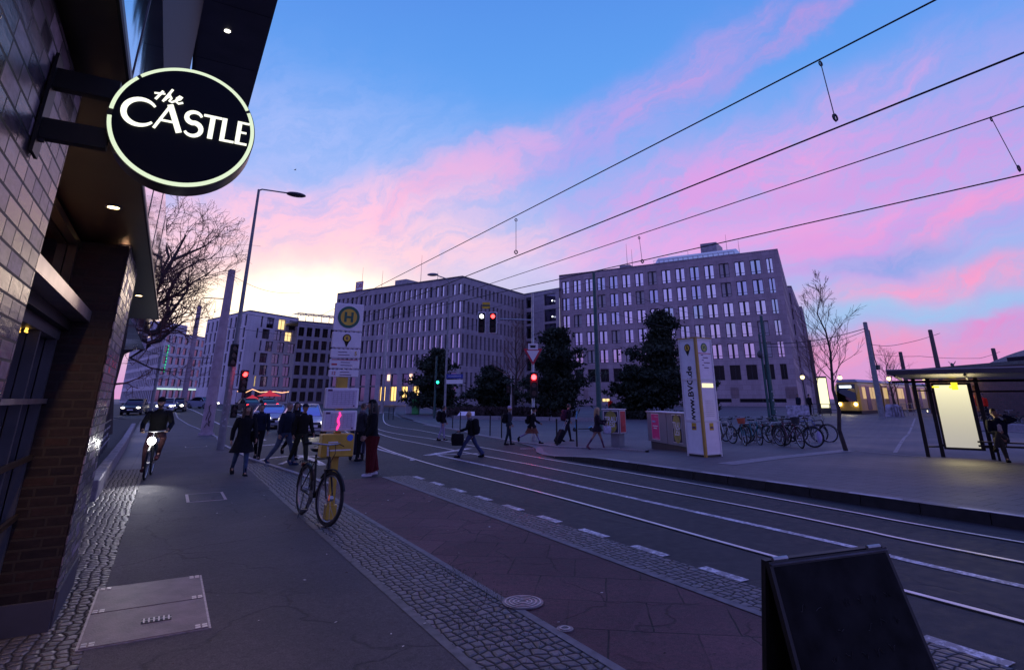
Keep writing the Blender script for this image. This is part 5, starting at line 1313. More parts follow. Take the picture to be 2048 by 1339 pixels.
o = thing('manhole_cover', 'tiny round valve cap at the edge of the red path', 'valve cover', tuple(at(1130, 1262).xy)+(.016,)); b = MB(); b.disc((0, 0, .002), .07, (0, 0, 1), .01, 20); b.build('plate', IRON, o); b = MB(); b.disc((0, 0, .009), .045, (0, 0, 1), .006, 20, r2=.03); b.build('rib', MATS['pale_frame'], o)
# ------------------------------------------------------------------ low stone wall and railings of the planted bed
WS = mat('wall_stone', (.21, .185, .21), .7, var=.35, vscale=7, bump=.5)
o = thing('low_wall', 'low pale stone edging wall of the planted bed beside the pub', 'wall', (-.9, 13.9, 0)); b = MB(); y = 0; rnd = random.Random(3); 
pts = [(-.06, 0), (-.10, 2.0), (-.14, 4.0), (-.2, 8), (-.3, 14), (-.5, 22), (-.7, 30)]
for (xa, ya), (xb, yb) in zip(pts, pts[1:]):
    n_ = max(1, int((yb-ya)/1.0))
    for i in range(n_):
        t0, t1 = i/n_, (i+1)/n_; ax, ay, bx2, by = xa+(xb-xa)*t0, ya+(yb-ya)*t0, xa+(xb-xa)*t1, ya+(yb-ya)*t1
        b.bbox(((ax+bx2)/2, (ay+by)/2, .185), (.20, by-ay-.012, .37+rnd.uniform(-.008, .008)), .015)
b.build('kerb_stones', WS, o, sm=False)
o = thing('railing', 'dark tubular railings standing in the planted bed beside the pub', 'railing', (-1.35, 16, .05)); b = MB()
for i in range(9): b.tube([(-.05*i, i*1.5, 0), (-.05*i, i*1.5, 1.05)], .022, 6)
for z in (.25, .5, .75, 1.02): b.tube([(0, 0, z), (-.4, 12, z)], .016 if z < 1 else .024, 6)
b.build('bars', DGREY, o)
b = MB(); rnd = random.Random(9)
for i in range(60): y = rnd.uniform(0, 12); z = rnd.choice((.3, .55, .8)); b.box((-.033*y+.02, y, z), (.01, rnd.uniform(.1, .5), rnd.uniform(.03, .1)))
b.build('flyer', mat('stickers', (.3, .3, .33), .5), o, sm=False)
# ------------------------------------------------------------------ chalk board in front
AB = thing('chalkboard_sign', 'black folding chalkboard standing at the lower right corner', 'sidewalk sign', (0, 0, 0))
zt = .98
tl, tr_, tl2, tr2 = atz(1534, 1122, zt), atz(1768, 1092, zt), atz(1556, 1112, zt), atz(1712, 1084, zt)
AB.location = ((tl.x+tr_.x)/2, (tl.y+tr_.y)/2, 0.012)
bl, br = atz(1531, 1480, .0), atz(1880, 1455, .0)
o_ = Vector((AB.location.x, AB.location.y, .012))
ex = (tr_-tl).normalized(); up_ = ((tl+tr_)/2-(bl+br)/2); 
fw = Vector((ex.y, -ex.x, 0)); Wt = (tr_-tl).length; 
Wb = Wt*1.10; B0 = (tl+tr_)/2+fw*.30; B0.z = .012
def leaf(sgn, name):
    c0 = (tl+tr_)/2+fw*(.012*sgn); c1 = (tl+tr_)/2+fw*(.30 if sgn > 0 else -.12); c1.z = .012
    q = [c1-ex*Wb/2, c1+ex*Wb/2, c0+ex*Wt/2, c0-ex*Wt/2]; q = [p-o_ for p in q]; n_ = (q[1]-q[0]).cross(q[3]-q[0]).normalized()*.03*1
    b = MB(); b.prism(q, n_*-1); p_ = b.build(name, mat('board_frame', (.005, .005, .007), .55, var=.2), AB, sm=False, fix=True)
    cn = sum(q, Vector())/4; q2 = [cn+(p-cn)*.95+n_*(.05) for p in q]; b = MB(); b.prism(q2, n_*-.2); b.build('chalk_face', mat('chalk_slate', (.006, .006, .007), .8, var=.95, vscale=7, spec=.2), p_, sm=False, fix=True)
leaf(1, 'front_board'); leaf(-1, 'rear_board')
b = MB(); m_ = (tl+tr_)/2-o_
for s_ in (-.8, .8): b.tube([m_+ex*(Wt*.5*s_-.05)+Vector((0, 0, .006)), m_+ex*(Wt*.5*s_+.05)+Vector((0, 0, .006))], .012, 8)
b.build('hinge', STEEL, AB)
b = MB(); b.box(tuple(m_+Vector((0, 0, -.012))), (Wt*.99, .05, .006), math.atan2(ex.y, ex.x)); b.build('top_edge', mat('scuffed_edge', (.10, .10, .12), .45, .2, var=.5), AB, sm=False)

rnd = random.Random(12); b = MB(); mid_ = (tl+tr_)/2
for r_ in range(5):
    for c_ in range(7):
        if rnd.random() < .25: continue
        t = .22+.11*r_; x0 = (-.26+.08*c_)*Wt/.62*.9; P = []
        for i in range(5):
            xx = x0+i*.011; tt = t+rnd.uniform(-.022, .022); p = mid_+fw*(.012+(.30-.012)*tt)+ex*xx; p.z = zt+(.012-zt)*tt; P.append(p-o_+fw*.004+Vector((0, 0, .002)))
        b.tube(P, .0016, 3)
b.build('chalk_scribble', mat('faint_chalk', (.030, .030, .032), .9, var=.6), AB)
# ------------------------------------------------------------------ information pillar, advert boxes, containers
PWH = mat('pillar_panel', (.78, .78, .84), .35, var=.05); PPK = mat('pillar_panel_pink', (.78, .68, .76), .35, var=.05)
PFR = mat('pillar_frame', (.70, .66, .68), .4, var=.05); PYE = mat('pillar_yellow', (.42, .25, .05), .45, var=.1)
def box_from(px_l, px_c, px_r, wl, wr):
    """square-cornered footprint whose near corner stands at px_c; widths fitted to the pixels left and right of it"""
    c = at(*px_c); best = None
    for k in range(0, 180):
        th = R(k)-PI/2; u = Vector((-math.cos(th), math.sin(th), 0)); v = Vector((math.sin(th), math.cos(th), 0))   # u to the left, v to the right-back
        pl, pr = proj(c+u*wl), proj(c+v*wr)
        e = abs(pl[0]-px_l[0])+abs(pr[0]-px_r[0])
        if pl[0] < px_c[0] < pr[0] and (best is None or e < best[0]): best = (e, u, v)
    return c, best[1], best[2]
c, u, v = box_from((1385, 905), (1412, 914), (1441, 906), .62, .62)
ip = thing('information_pillar', 'tall white and yellow transport pillar reading www.BVG.de on its left face', 'information pillar', c)
Hp = hat(c.x, c.y, 676)-c.z
# local frame: left face runs from 0 along u, right face along v
nl = -v; nr = -u
Wl = .66
levels = [(.10, Hp*.285), (Hp*.30, Hp*.635), (Hp*.65, Hp*.985)]
b = MB(); b.prism([u*Wl*.985+v*.01+u*0, u*.01+v*.01, v*Wl*.985+u*.01, (u+v)*Wl*.985], (0, 0, Hp)); b.build('core', DGREY, ip, sm=False, fix=True)
for (a_, n_, M_) in ((u, nl, PWH), (v, nr, PPK)):
    for z0, z1 in levels:
        q = [a_*.055+n_*.012, a_*(Wl-.03)+n_*.012]; b = MB(); b.prism([q[0]+Vector((0, 0, z0)), q[1]+Vector((0, 0, z0)), q[1]+Vector((0, 0, z1)), q[0]+Vector((0, 0, z1))], n_*.012); b.build('panel', M_, ip, sm=False, fix=True)
    b = MB()
    for z0, z1 in [(.06, .10), (Hp*.285, Hp*.30), (Hp*.635, Hp*.65), (Hp*.985, Hp)]:
        b.prism([a_*.03+n_*.01+Vector((0, 0, z0)), a_*Wl+n_*.01+Vector((0, 0, z0)), a_*Wl+n_*.01+Vector((0, 0, z1)), a_*.03+n_*.01+Vector((0, 0, z1))], n_*.03)
    b.prism([a_*(Wl-.03)+n_*.011, a_*(Wl+.012)+n_*.011, a_*(Wl+.012)+n_*.011+Vector((0, 0, Hp)), a_*(Wl-.03)+n_*.011+Vector((0, 0, Hp))], n_*.034); b.build('frame', PFR, ip, sm=False, fix=True)
b = MB(); b.prism([nl*.04+u*.035, nl*.04+nr*.04, nr*.04+v*.035, Vector((0, 0, 0))], (0, 0, Hp)); b.build('corner_post', PYE, ip, sm=False, fix=True)
b = MB(); b.prism([u*(Wl+.02)+nl*.05+Vector((0, 0, Hp)), nl*.05+nr*.05+Vector((0, 0, Hp)), v*(Wl+.02)+nr*.05+Vector((0, 0, Hp)), (u+v)*Wl+Vector((0, 0, Hp))], (0, 0, .035)); b.build('roof', PYE, ip, sm=False, fix=True)
b = MB(); b.prism([u*Wl*.95+v*.03, u*.03+v*.03, v*Wl*.95+u*.03, (u+v)*Wl*.9], (0, 0, .06)); b.build('plinth', BLACK, ip, sm=False, fix=True)
mid = u*Wl*.5+nl*.026
text('www.BVG.', .30, BLACK, ip, face(mid+Vector((0, 0, Hp*.48)), (0, 0, 1), u), depth=.002, bold=.006)
text('de', .30, BLACK, ip, face(mid+Vector((0, 0, Hp*.715)), (0, 0, 1), u), depth=.002, bold=.006)
def badge(par, pos, n_, r_, c1, c2, ch, pin=False):
    b = MB(); b.disc(pos, r_, n_, .008, 28)
    if pin: rr = Vector((0, 0, 1)).cross(n_).normalized(); b.prism([pos+rr*r_*.8-Vector((0, 0, r_*.55)), pos-rr*r_*.8-Vector((0, 0, r_*.55)), pos-Vector((0, 0, r_*2.1))], n_*.004)
    o = b.build('badge', c1, par, fix=True); b = MB(); b.disc(pos+n_*.005, r_*.74, n_, .008, 28); b.build('badge_disc', c2, o)
    rr = Vector((0, 0, 1)).cross(n_).normalized(); text(ch, r_*1.25, c1, o, face(pos+n_*.011, rr, (0, 0, 1)), depth=.002, bold=.006)
badge(ip, mid+Vector((0, 0, Hp*.92)), nl, .12, BLACK, YELLOW, '5', True)
badge(ip, v*Wl*.5+nr*.026+Vector((0, 0, Hp*.92)), nr, .14, MATS['h_green'], mat('h_yellowgreen', (.45, .45, .08), .4, var=.05), 'H')
b = MB(); m2 = v*Wl*.5+nr*.027
def bar(b, ctr, along, n_, w, h): a_ = along*w/2; z_ = Vector((0, 0, h/2)); b.prism([ctr-a_-z_, ctr+a_-z_, ctr+a_+z_, ctr-a_+z_], n_*.004)
bar(b, m2+Vector((0, 0, Hp*.868)), v, nr, Wl*.82, .02); b.build('red_line', RS, ip, sm=False, fix=True)
b = MB()
for i, (dx, w_) in enumerate([(-.12, .10), (.02, .22), (-.10, .07), (.06, .26), (-.11, .08), (.03, .2)]): bar(b, m2+v*dx+Vector((0, 0, Hp*(.853-i*.022))), v, nr, w_, .022)
b.build('printed_lines', TXT, ip, sm=False, fix=True)
b = MB(); bar(b, m2+Vector((0, 0, Hp*.59)), v, nr, Wl*.74, .12); b.build('lit_header', emis('pillar_light', (1, .85, .5), 1.1), ip, sm=False, fix=True)
b = MB()
for i in range(9): bar(b, m2+Vector((0, 0, Hp*(.46-i*.016))), v, nr, Wl*.55, .006)
b.build('printed_lines', TXG, ip, sm=False, fix=True)
for a_, n_ in ((u, nl), (v, nr)):
    b = MB(); bar(b, a_*Wl*.5+n_*.026+Vector((0, 0, Hp*.245)), a_, n_, .17, .2); o = b.build('yellow_square', YP, ip, sm=False, fix=True)
    b = MB(); bar(b, a_*Wl*.5+n_*.032+Vector((0, 0, Hp*.237)), a_, n_, .12, .05); b.build('printed_line', TXT, o, sm=False, fix=True)
# advert boxes
def advert(o, pos, along, n_, w, z0, z1, kind):
    F_ = lambda ctr, m, name, ww, hh, par, t=.01: (lambda b: (bar(b, ctr, along, n_, ww, hh), b.build(name, m, par, sm=False, fix=True))[1])(MB())
    zc = (z0+z1)/2; h = z1-z0; p0 = pos+Vector((0, 0, zc))
    fr_ = F_(p0, PFR, 'poster_frame', w+.05, h+.05, o)
    col_ = {'night': mat('poster_night', (.012, .012, .035), .3, var=.1), 'pink': mat('poster_pink', (.80, .03, .20), .3, var=.08), 'red': mat('poster_red', (.50, .02, .03), .3, var=.25)}[kind]
    ps = F_(p0+n_*.005, col_, 'poster', w, h, o)
    right = along
    if kind == 'night':
        b = MB(); rad = w*.40
        for sgn in (1, -1):
            c_ = p0+n_*.012+Vector((0, 0, sgn*h*.22)); b.disc(c_, rad, n_, .004, 24)
        b.build('gold_disc', mat('poster_gold', (.30, .27, .05), .4, var=.3), ps)
        for i, (wd, z_) in enumerate((('TRAU', .11), ('LESI', -.13))):
            text(wd, h*.36, WHITE, ps, face(p0+n_*.016+Vector((0, 0, h*z_)), right, (0, 0, 1)), depth=.001, bold=.004, sx=w*.86/(h*.36*2.45))
        b = MB(); bar(b, p0+n_*.01-Vector((0, 0, h*.42)), along, n_, w*.6, h*.02); b.build('printed_line', mat('pale_blue_print', (.3, .35, .6), .5), ps, sm=False, fix=True)
    elif kind == 'pink':
        b = MB(); bar(b, p0+n_*.01+Vector((0, 0, h*.02)), along, n_, w*.66, h*.04); bar(b, p0+n_*.01-Vector((0, 0, h*.07)), along, n_, w*.45, h*.04); bar(b, p0+n_*.01+along*w*.18+Vector((0, 0, h*.4)), along, n_, w*.45, h*.015); bar(b, p0+n_*.01+along*w*.1-Vector((0, 0, h*.45)), along, n_, w*.5, h*.012); b.build('printed_lines', WHITE, ps, sm=False, fix=True)
        b = MB(); bar(b, p0+n_*.01-along*w*.15+Vector((0, 0, h*.2)), along, n_, w*.45, h*.07); b.build('printed_patch', mat('pale_blue_print', (.3, .35, .6), .5), ps, sm=False, fix=True)
    else:
        b = MB()
        for dz, ww in ((.36, .6), (.2, .35), (.12, .5)): bar(b, p0+n_*.01+Vector((0, 0, h*dz)), along, n_, w*ww, h*.012)
        b.tube([p0+n_*.01+along*w*a2+Vector((0, 0, h*z2)) for a2, z2 in ((-.25, -.2), (0, -.2), (.3, -.08))], .012, 4); b.tube([p0+n_*.01+along*w*.02+Vector((0, 0, h*z2)) for z2 in (-.2, -.32)], .012, 4); b.build('printed_mark', mat('poster_salmon', (.6, .12, .1), .5), ps)
GREYB = mat('advert_box_grey', (.20, .195, .215), .45, var=.12, vscale=3)
c, u, v = box_from((1218, 890), (1241, 893), (1255, 889), .72, .62)
o = thing('advert_box', 'small grey advert box on a foot with one dark and one red poster', 'advertising box', c, 0, 'grey advert boxes on the platform'); H1 = hat(c.x, c.y, 819)-c.z
b = MB(); b.prism([u*.72+Vector((0, 0, H1*.33)), Vector((0, 0, H1*.33)), v*.6+Vector((0, 0, H1*.33)), u*.72+v*.6+Vector((0, 0, H1*.33))], (0, 0, H1*.67)); b.build('box', GREYB, o, sm=False, fix=True)
b = MB(); b.prism([u*.42+v*.05, u*.06+v*.05, v*.5+u*.06, u*.42+v*.5], (0, 0, H1*.34)); b.build('foot', GREYB, o, sm=False, fix=True)
b = MB(); b.prism([u*.75-v*.03+Vector((0, 0, H1)), -v*.03-u*.03+Vector((0, 0, H1)), v*.63-u*.03+Vector((0, 0, H1)), u*.75+v*.63+Vector((0, 0, H1))], (0, 0, .03)); b.build('lid', PFR, o, sm=False, fix=True)
advert(o, u*.36-v*.003, -u, -v, .60, H1*.38, H1*.95, 'night'); advert(o, v*.31-u*.003, v, -u, .46, H1*.38, H1*.96, 'red')
a_, c2 = at(1298, 897), at(1392, 906); ux = (c2-a_); ux.z = 0; Lb = ux.length; ux.normalize(); n_ = Vector((ux.y, -ux.x, 0))
o = thing('advert_box', 'wide grey advert box with pink and dark posters left of the white pillar', 'advertising box', a_, 0, 'grey advert boxes on the platform'); H1 = hat(a_.x, a_.y, 823)-a_.z
b = MB()
for s0, s1 in ((0, .45), (.46, .94)): b.prism([ux*Lb*s0+Vector((0, 0, H1*.22)), ux*Lb*s1+Vector((0, 0, H1*.22)), ux*Lb*s1-n_*.6+Vector((0, 0, H1*.22)), ux*Lb*s0-n_*.6+Vector((0, 0, H1*.22))], (0, 0, H1*.78))
b.build('box', GREYB, o, sm=False, fix=True); b = MB(); b.prism([ux*.06-n_*.08, ux*(Lb*.94-.1)-n_*.08, ux*(Lb*.94-.1)-n_*.5, ux*.06-n_*.5], (0, 0, H1*.23)); b.build('foot', DGREY, o, sm=False, fix=True)
b = MB(); b.prism([-ux*.03+n_*.03+Vector((0, 0, H1)), ux*(Lb*.94+.03)+n_*.03+Vector((0, 0, H1)), ux*(Lb*.94+.03)-n_*.63+Vector((0, 0, H1)), -ux*.03-n_*.63+Vector((0, 0, H1))], (0, 0, .03)); b.build('lid', PFR, o, sm=False, fix=True)
advert(o, ux*Lb*.20+n_*.003, ux, n_, .64, H1*.30, H1*.95, 'pink'); advert(o, ux*Lb*.68+n_*.003, ux, n_, .66, H1*.30, H1*.95, 'night')
# containers near the slot-windowed office
for lab, px, tp, w, m_ in (('tall pale container beside the green one in front of the slot windowed office', (819, 827), 791, .75, mat('container_white', (.42, .40, .48), .5, var=.15)), ('bright green glass container in front of the slot windowed office', (831, 828), 797, .7, mat('container_green', (.05, .38, .10), .45, var=.2))):
    g = at(*px); H = hat(g.x, g.y, tp)-g.z; o = thing('waste_container', lab, 'waste container', g, YAW, 'containers before the slot windowed office'); b = MB(); b.bbox((0, 0, H*.5), (w, .8, H), .06); b.build('body', m_, o)
    b = MB(); b.disc((0, -.41, H*.72), .14, (0, 1, 0), .03, 14); b.build('opening', BLACK, o)
    b = MB(); b.box((0, 0, H+.03), (w*1.04, .84, .05)); b.build('lid', DGREY, o)
g = at(927, 837); o = thing('notice_board', 'low slanting pale information slab before the conifers', 'information slab', g, YAW); b = MB(); b.add([(-.75, 0, .05), (.95, 0, .05), (.95, .5, .6), (-.35, .5, .6), (-.75, .04, .0), (.95, .04, 0), (.95, .54, .55), (-.35, .54, .55)], [(0, 1, 2, 3), (7, 6, 5, 4), (0, 4, 5, 1), (1, 5, 6, 2), (2, 6, 7, 3), (3, 7, 4, 0)]); b.build('slab', WHITE, o, sm=False)
b = MB(); b.box((.1, .4, .2), (.1, .1, .4)); b.build('foot', DGREY, o, sm=False)
g = at(1601, 840); o = thing('fence_panel', 'pale graffiti covered panel behind the parked bicycles', 'panel', g, YAW); H = hat(g.x, g.y, 811)-g.z; b = MB(); b.bbox((-.1, 0, H/2+.08), (1.9, .08, H-.1), .03); b.build('board', mat('graffiti_panel', (.30, .29, .36), .5, var=.7, vscale=4), o)
b = MB(); b.box((-.8, .05, .3), (.06, .06, .6)); b.box((.6, .05, .3), (.06, .06, .6)); b.build('post', DGREY, o, sm=False)
g = at(1790, 833); o = thing('concrete_block', 'pale ribbed concrete block beside the foot of the grey mast', 'concrete block', g, YAW); H = hat(g.x, g.y, 808)-g.z; b = MB(); b.loft([((0, 0, 0), .85, .6), ((0, 0, H*.8), .75, .5), ((-.1, 0, H), .5, .4)], 8); b.build('block', mat('ribbed_concrete', (.26, .24, .30), .7, var=.7, vscale=3), o, sm=False)
b = MB()
for i in range(5): b.tube([(-.55+.27*i, -.62, .05), (-.5+.25*i, -.52, H*.8)], .03, 4)
b.build('rib', DGREY, o)

# ------------------------------------------------------------------ tram shelter
SO = at(1887, 913); e_ = (at(1988, 918)-SO); e_.z = 0; Ls = e_.length; e_.normalize(); dn = Vector((e_.y, -e_.x, 0))        # e_ to the right, dn towards the street
sh = thing('tram_shelter', 'dark tram shelter with a lit pale poster case and bench on the right', 'shelter', SO)
ZRf = hat(SO.x, SO.y, 757)-SO.z
FRD = mat('shelter_frame', (.020, .018, .016), .4, .4, var=.2)
Lfull = 7.5
def pst(p, h, w=.1): b = MB(); b.box((p.x, p.y, h/2), (w, w, h), math.atan2(e_.y, e_.x)); b.build('post', FRD, sh, sm=False)
pe = at(1857, 913)-SO; pe.z = 0
for p in (Vector((0, 0, 0)), pe, e_*Ls, e_*4.4, e_*6.6): pst(p, ZRf)
rfc = [pe*1.0+dn*.55-e_*1.15, e_*Lfull+dn*.7, e_*Lfull-dn*1.0, pe-dn*.9-e_*.9]
q = atz(1772, 743, SO.z+ZRf+.08)-SO; q.z = 0
q2 = atz(1815, 731, SO.z+ZRf+.25)-SO; q2.z = 0
rc = [q, e_*Lfull+dn*(q.dot(dn)), e_*Lfull-dn*1.0, q-dn*(q.dot(dn)+1.0)]
b = MB(); zb = Vector((0, 0, ZRf)); b.add([p+zb for p in rc]+[rc[0]+zb+Vector((0, 0, .10)), rc[1]+zb+Vector((0, 0, .10)), rc[2]+zb+Vector((0, 0, .16)), rc[3]+zb+Vector((0, 0, .16))], [(3, 2, 1, 0), (4, 5, 6, 7), (0, 1, 5, 4), (1, 2, 6, 5), (2, 3, 7, 6), (3, 0, 4, 7)])
b.build('roof', mat('shelter_roof', (.06, .05, .06), .4, .3, var=.15), sh, sm=False)
b = MB(); b.prism([rc[0]+zb+Vector((0, 0, .104))-dn*.02, rc[1]+zb+Vector((0, 0, .104))-dn*.02, rc[2]+zb+Vector((0, 0, .17)), rc[3]+zb+Vector((0, 0, .17))], (0, 0, .03)); b.build('roof_sheet', mat('roof_sheet', (.33, .30, .33), .4, var=.1), sh, sm=False)
b = MB()
for t in (0.02, .2, .4, .6, .8): p = rc[0].lerp(rc[1], t); b.tube([p+zb-dn*.05+Vector((0, 0, -.03)), p+zb-dn*1.4+Vector((0, 0, -.09))], .03, 6)
b.tube([rc[0]+zb+Vector((0, 0, -.16))-dn*.8, rc[1]+zb+Vector((0, 0, -.16))-dn*.8], .035, 6); b.build('roof_beam', FRD, sh)
# poster case between post 0 and post 1
def zsh(px, py, s): p = SO+e_*s; return hat(p.x, p.y, py)-SO.z
z0, z1 = zsh(0, 893, .1), zsh(0, 770, .1)
Fs = Matrix((e_, -dn, Vector((0, 0, 1)))).transposed().to_4x4()      # local x right, y away from the street
b = MB(); b.box((Ls/2-.03, 0, (z0+z1)/2), (Ls-.2, .14, z1-z0+.12)); b.xf(Fs); b.build('poster_case', FRD, sh, sm=False)
def lit_mat():
    def f(t, b_):
        k = NT(t); o = k.obj(); z = k.n('ShaderNodeSeparateXYZ', {0: o}).outputs[2]
        g_ = k.rng(z, z0, z1, 0, 1); t.links.new(k.mix(g_, (.66, .62, .52), (.98, .90, .52)), b_.inputs['Emission Color']); b_.inputs['Emission Strength'].default_value = .85
        t.links.new(k.rng(k.m('POWER', g_, 2.2), 0, 1, .55, 1.0), b_.inputs['Emission Strength']); b_.inputs['Base Color'].default_value = (.5, .46, .36, 1); b_.inputs['Roughness'].default_value = .3
    return nodes_mat('lit_poster', f)
b = MB(); b.box((Ls/2-.05, -.076, (z0+z1)/2), (Ls-.36, .006, z1-z0)); b.xf(Fs); lp_ = b.build('lit_poster', lit_mat(), sh, sm=False)
b = MB(); b.box((Ls/2-.05-.36, -.082, z1-.05), (.18, .004, .045)); b.disc((Ls/2-.05, -.083, z1-.06), .035, (0, 1, 0), .004, 20); b.xf(Fs); b.build('poster_logo', emis('yellow_logo', (1, .75, .03), 1.3), lp_, sm=False)
b = MB(); b.box((-.33*0+(-.0), 0, 0), (.001, .001, .001)); 
pl_ = bpy.data.lights.new('poster_light', 'AREA'); pl_.shape = 'RECTANGLE'; pl_.size = .8; pl_.size_y = 1.3; pl_.energy = 16; pl_.color = (1, .82, .42)
po = bpy.data.objects.new('poster_light', pl_); COL.objects.link(po); po.parent = sh; po.location = tuple(e_*(Ls/2)+dn*.12+Vector((0, 0, (z0+z1)/2))); po.rotation_euler = dn.to_track_quat('-Z', 'Z').to_euler()
b = MB(); b.box((Ls/2, 0, .32), (Ls, .05, .06)); b.box((Lfull*.5, 0, ZRf-.38), (Lfull, .05, .05)); b.xf(Fs); b.build('cross_bar', FRD, sh, sm=False)
b = MB(); p0_, p1_ = pe, Vector((0, 0, 0)); 
for z_ in (.28, ZRf-.35, ZRf-.2): b.tube([p0_+Vector((0, 0, z_)), p1_+Vector((0, 0, z_))], .022, 5)
b.build('end_bar', FRD, sh)
SGL = nodes_mat('shelter_glass', lambda t, b_: (b_.inputs['Base Color'].__setattr__('default_value', (.8, .85, .9, 1)), b_.inputs['Transmission Weight'].__setattr__('default_value', 1.0), b_.inputs['Roughness'].__setattr__('default_value', .02), b_.inputs['IOR'].__setattr__('default_value', 1.02)))
b = MB(); d_ = p1_-p0_; b.box(tuple((p0_+p1_)/2+Vector((0, 0, (ZRf-.35+.3)/2))), (d_.length-.1, .008, ZRf-.75), math.atan2(d_.y, d_.x)); b.build('glass_pane', SGL, sh, sm=False)
b = MB()
for s0, s1 in ((Ls+.1, 4.35), (4.45, 6.55)): b.box(((s0+s1)/2, 0, (ZRf-.4+.75)/2), (s1-s0, .008, ZRf-1.2))
b.xf(Fs); b.build('glass_pane', SGL, sh, sm=False)
b = MB()
for k_ in range(3): b.box((3.0, -.18-.12*k_, .47), (4.2, .09, .035))
b.box((3.0, -.3, .36), (4.2, .06, .05)); b.xf(Fs); b.build('bench_seat', FRD, sh, sm=False)
for s_ in (1.3, 3.0, 4.8): b = MB(); b.box((s_, -.28, .22), (.06, .3, .44)); b.xf(Fs); b.build('bench_leg', FRD, sh, sm=False)
b = MB(); b.box((Ls*.55, -.03, ZRf-.20), (.16, .1, .26)); b.xf(Fs); b.build('lit_logo', emis('yellow_logo', (1, .75, .03), 1.3), sh, sm=False)
# bird on the roof
pb = atz(1905, 731, SO.z+ZRf+.2); bd = thing('bird', 'dark pigeon with raised wings on the shelter roof', 'bird', (pb.x, pb.y, SO.z+ZRf+.15), .6)
bd.scale = (.62,)*3
b = MB(); b.tube([(-.16, 0, .05), (-.07, 0, .08), (.04, 0, .12), (.11, 0, .17), (.15, 0, .19)], [.015, .05, .065, .035, .012], 8); b.build('body', BLACK, bd)
for s_ in (-1, 1): b = MB(); b.add([(-.08, s_*.04, .11), (.06, s_*.04, .14), (-.02, s_*.13, .27), (-.14, s_*.11, .23)], [(0, 1, 2, 3)]); b.build('wing', BLACK, bd, sm=False)
pb = aty(590, 340, 60); bd = thing('bird', 'tiny distant bird high in the sky right of the street lamp', 'bird', pb, .3); b = MB(); b.tube([(-.12, 0, 0), (0, 0, .02), (.14, 0, .02)], [.01, .05, .01], 6); b.build('body', BLACK, bd)
for s_ in (-1, 1): b = MB(); b.add([(-.05, 0, .02), (.06, 0, .02), (0, s_*.3, .1)], [(0, 1, 2)]); b.build('wing', BLACK, bd, sm=False)

# ------------------------------------------------------------------ tram
TYE = mat('tram_yellow', (.55, .33, .05), .3, var=.08, coat=.4); TGL = glass('tram_glass', metal=1.0, refl=(.05, .05, .065), rough=.05)
TLIT = mat('tram_window_lit', (.1, .08, .05), .3, var=.9, vscale=2.5, emit=(.9, .60, .22), es=.55)
pL = at(1684, 828); pR = at(1731, 826)
ft = pR-pL; ft.z = 0; ft = ft.normalized()*2.4
best = None
for k in range(0, 900):
    a_ = R(k*.1-10); d = Vector((math.sin(a_), math.cos(a_), 0)); x_ = proj(pL+ft+d*30+Vector((0, 0, 0)))[0]
    if best is None or abs(x_-1868) < best[0]: best = (abs(x_-1868), d)
td = best[1]; tn = Vector((td.y, -td.x, 0))   # td: rearwards, tn to the right side of it
tm = thing('tram', 'yellow tram with lit headlights waiting behind the bare young tree', 'tram', pL+ft*.5, math.atan2(-td.x, td.y))
# local frame: +Y rearwards, X across; the near long side is +X or -X
HT = hat(pL.x, pL.y, 759)-pL.z; hw = 1.2
def sect(y, w, zt, zsh_, zb=.35): return [(-w, y, zb), (-w, y, zsh_), (-w*.8, y, zt), (w*.8, y, zt), (w, y, zsh_), (w, y, zb)]
def loft_y(b, secs):
    n = len(secs[0]); vs = [p for s_ in secs for p in s_]; fs = [tuple(range(n)), tuple((len(secs)-1)*n+i for i in range(n-1, -1, -1))]
    for i in range(len(secs)-1):
        for j in range(n): fs.append((i*n+j, (i+1)*n+j, (i+1)*n+(j+1) % n, i*n+(j+1) % n))
    b.add(vs, fs)
segs = [(0, 7.0), (7.5, 12.2), (12.7, 19), (19.5, 25), (25.5, 32)]
b = MB()
for i, (y0, y1) in enumerate(segs):
    if i == 0: loft_y(b, [sect(0, hw*.82, HT*.72, HT*.55), sect(.35, hw*.95, HT*.92, HT*.8), sect(1.0, hw, HT*.95, HT*.86), sect(y1, hw, HT*.95, HT*.86)])
    else: loft_y(b, [sect(y0, hw, HT*.95, HT*.86), sect(y1, hw, HT*.95, HT*.86)])
b.build('body', TYE, tm, sm=False, fix=True)
b = MB()
for (a_, c_) in zip(segs, segs[1:]): loft_y(b, [sect(a_[1]-.01, hw*.93, HT*.93, HT*.83, .4), sect(c_[0]+.01, hw*.93, HT*.93, HT*.83, .4)])
b.build('gangway', BLACK, tm, sm=False, fix=True)
b = MB()
for i, (y0, y1) in enumerate(segs): loft_y(b, [[(-hw*.9, y0+.5, HT*.94), (-hw*.7, y0+.5, HT*1.02), (hw*.7, y0+.5, HT*1.02), (hw*.9, y0+.5, HT*.94)], [(-hw*.9, y1-.05, HT*.94), (-hw*.7, y1-.05, HT*1.02), (hw*.7, y1-.05, HT*1.02), (hw*.9, y1-.05, HT*.94)]])
b.build('roof_equipment', mat('tram_roof', (.34, .33, .45), .35, var=.15), tm, sm=False, fix=True)
b = MB(); loft_y(b, [[(-hw*.74, -.10, HT*.36), (-hw*.74, -.08, HT*.66), (-hw*.7, .10, HT*.88), (hw*.7, .10, HT*.88), (hw*.74, -.08, HT*.66), (hw*.74, -.10, HT*.36)], [(-hw*.74, .3, HT*.36), (-hw*.74, .3, HT*.62), (-hw*.7, .45, HT*.86), (hw*.7, .45, HT*.86), (hw*.74, .3, HT*.62), (hw*.74, .3, HT*.36)]]); b.build('windscreen', TGL, tm, sm=False, fix=True)
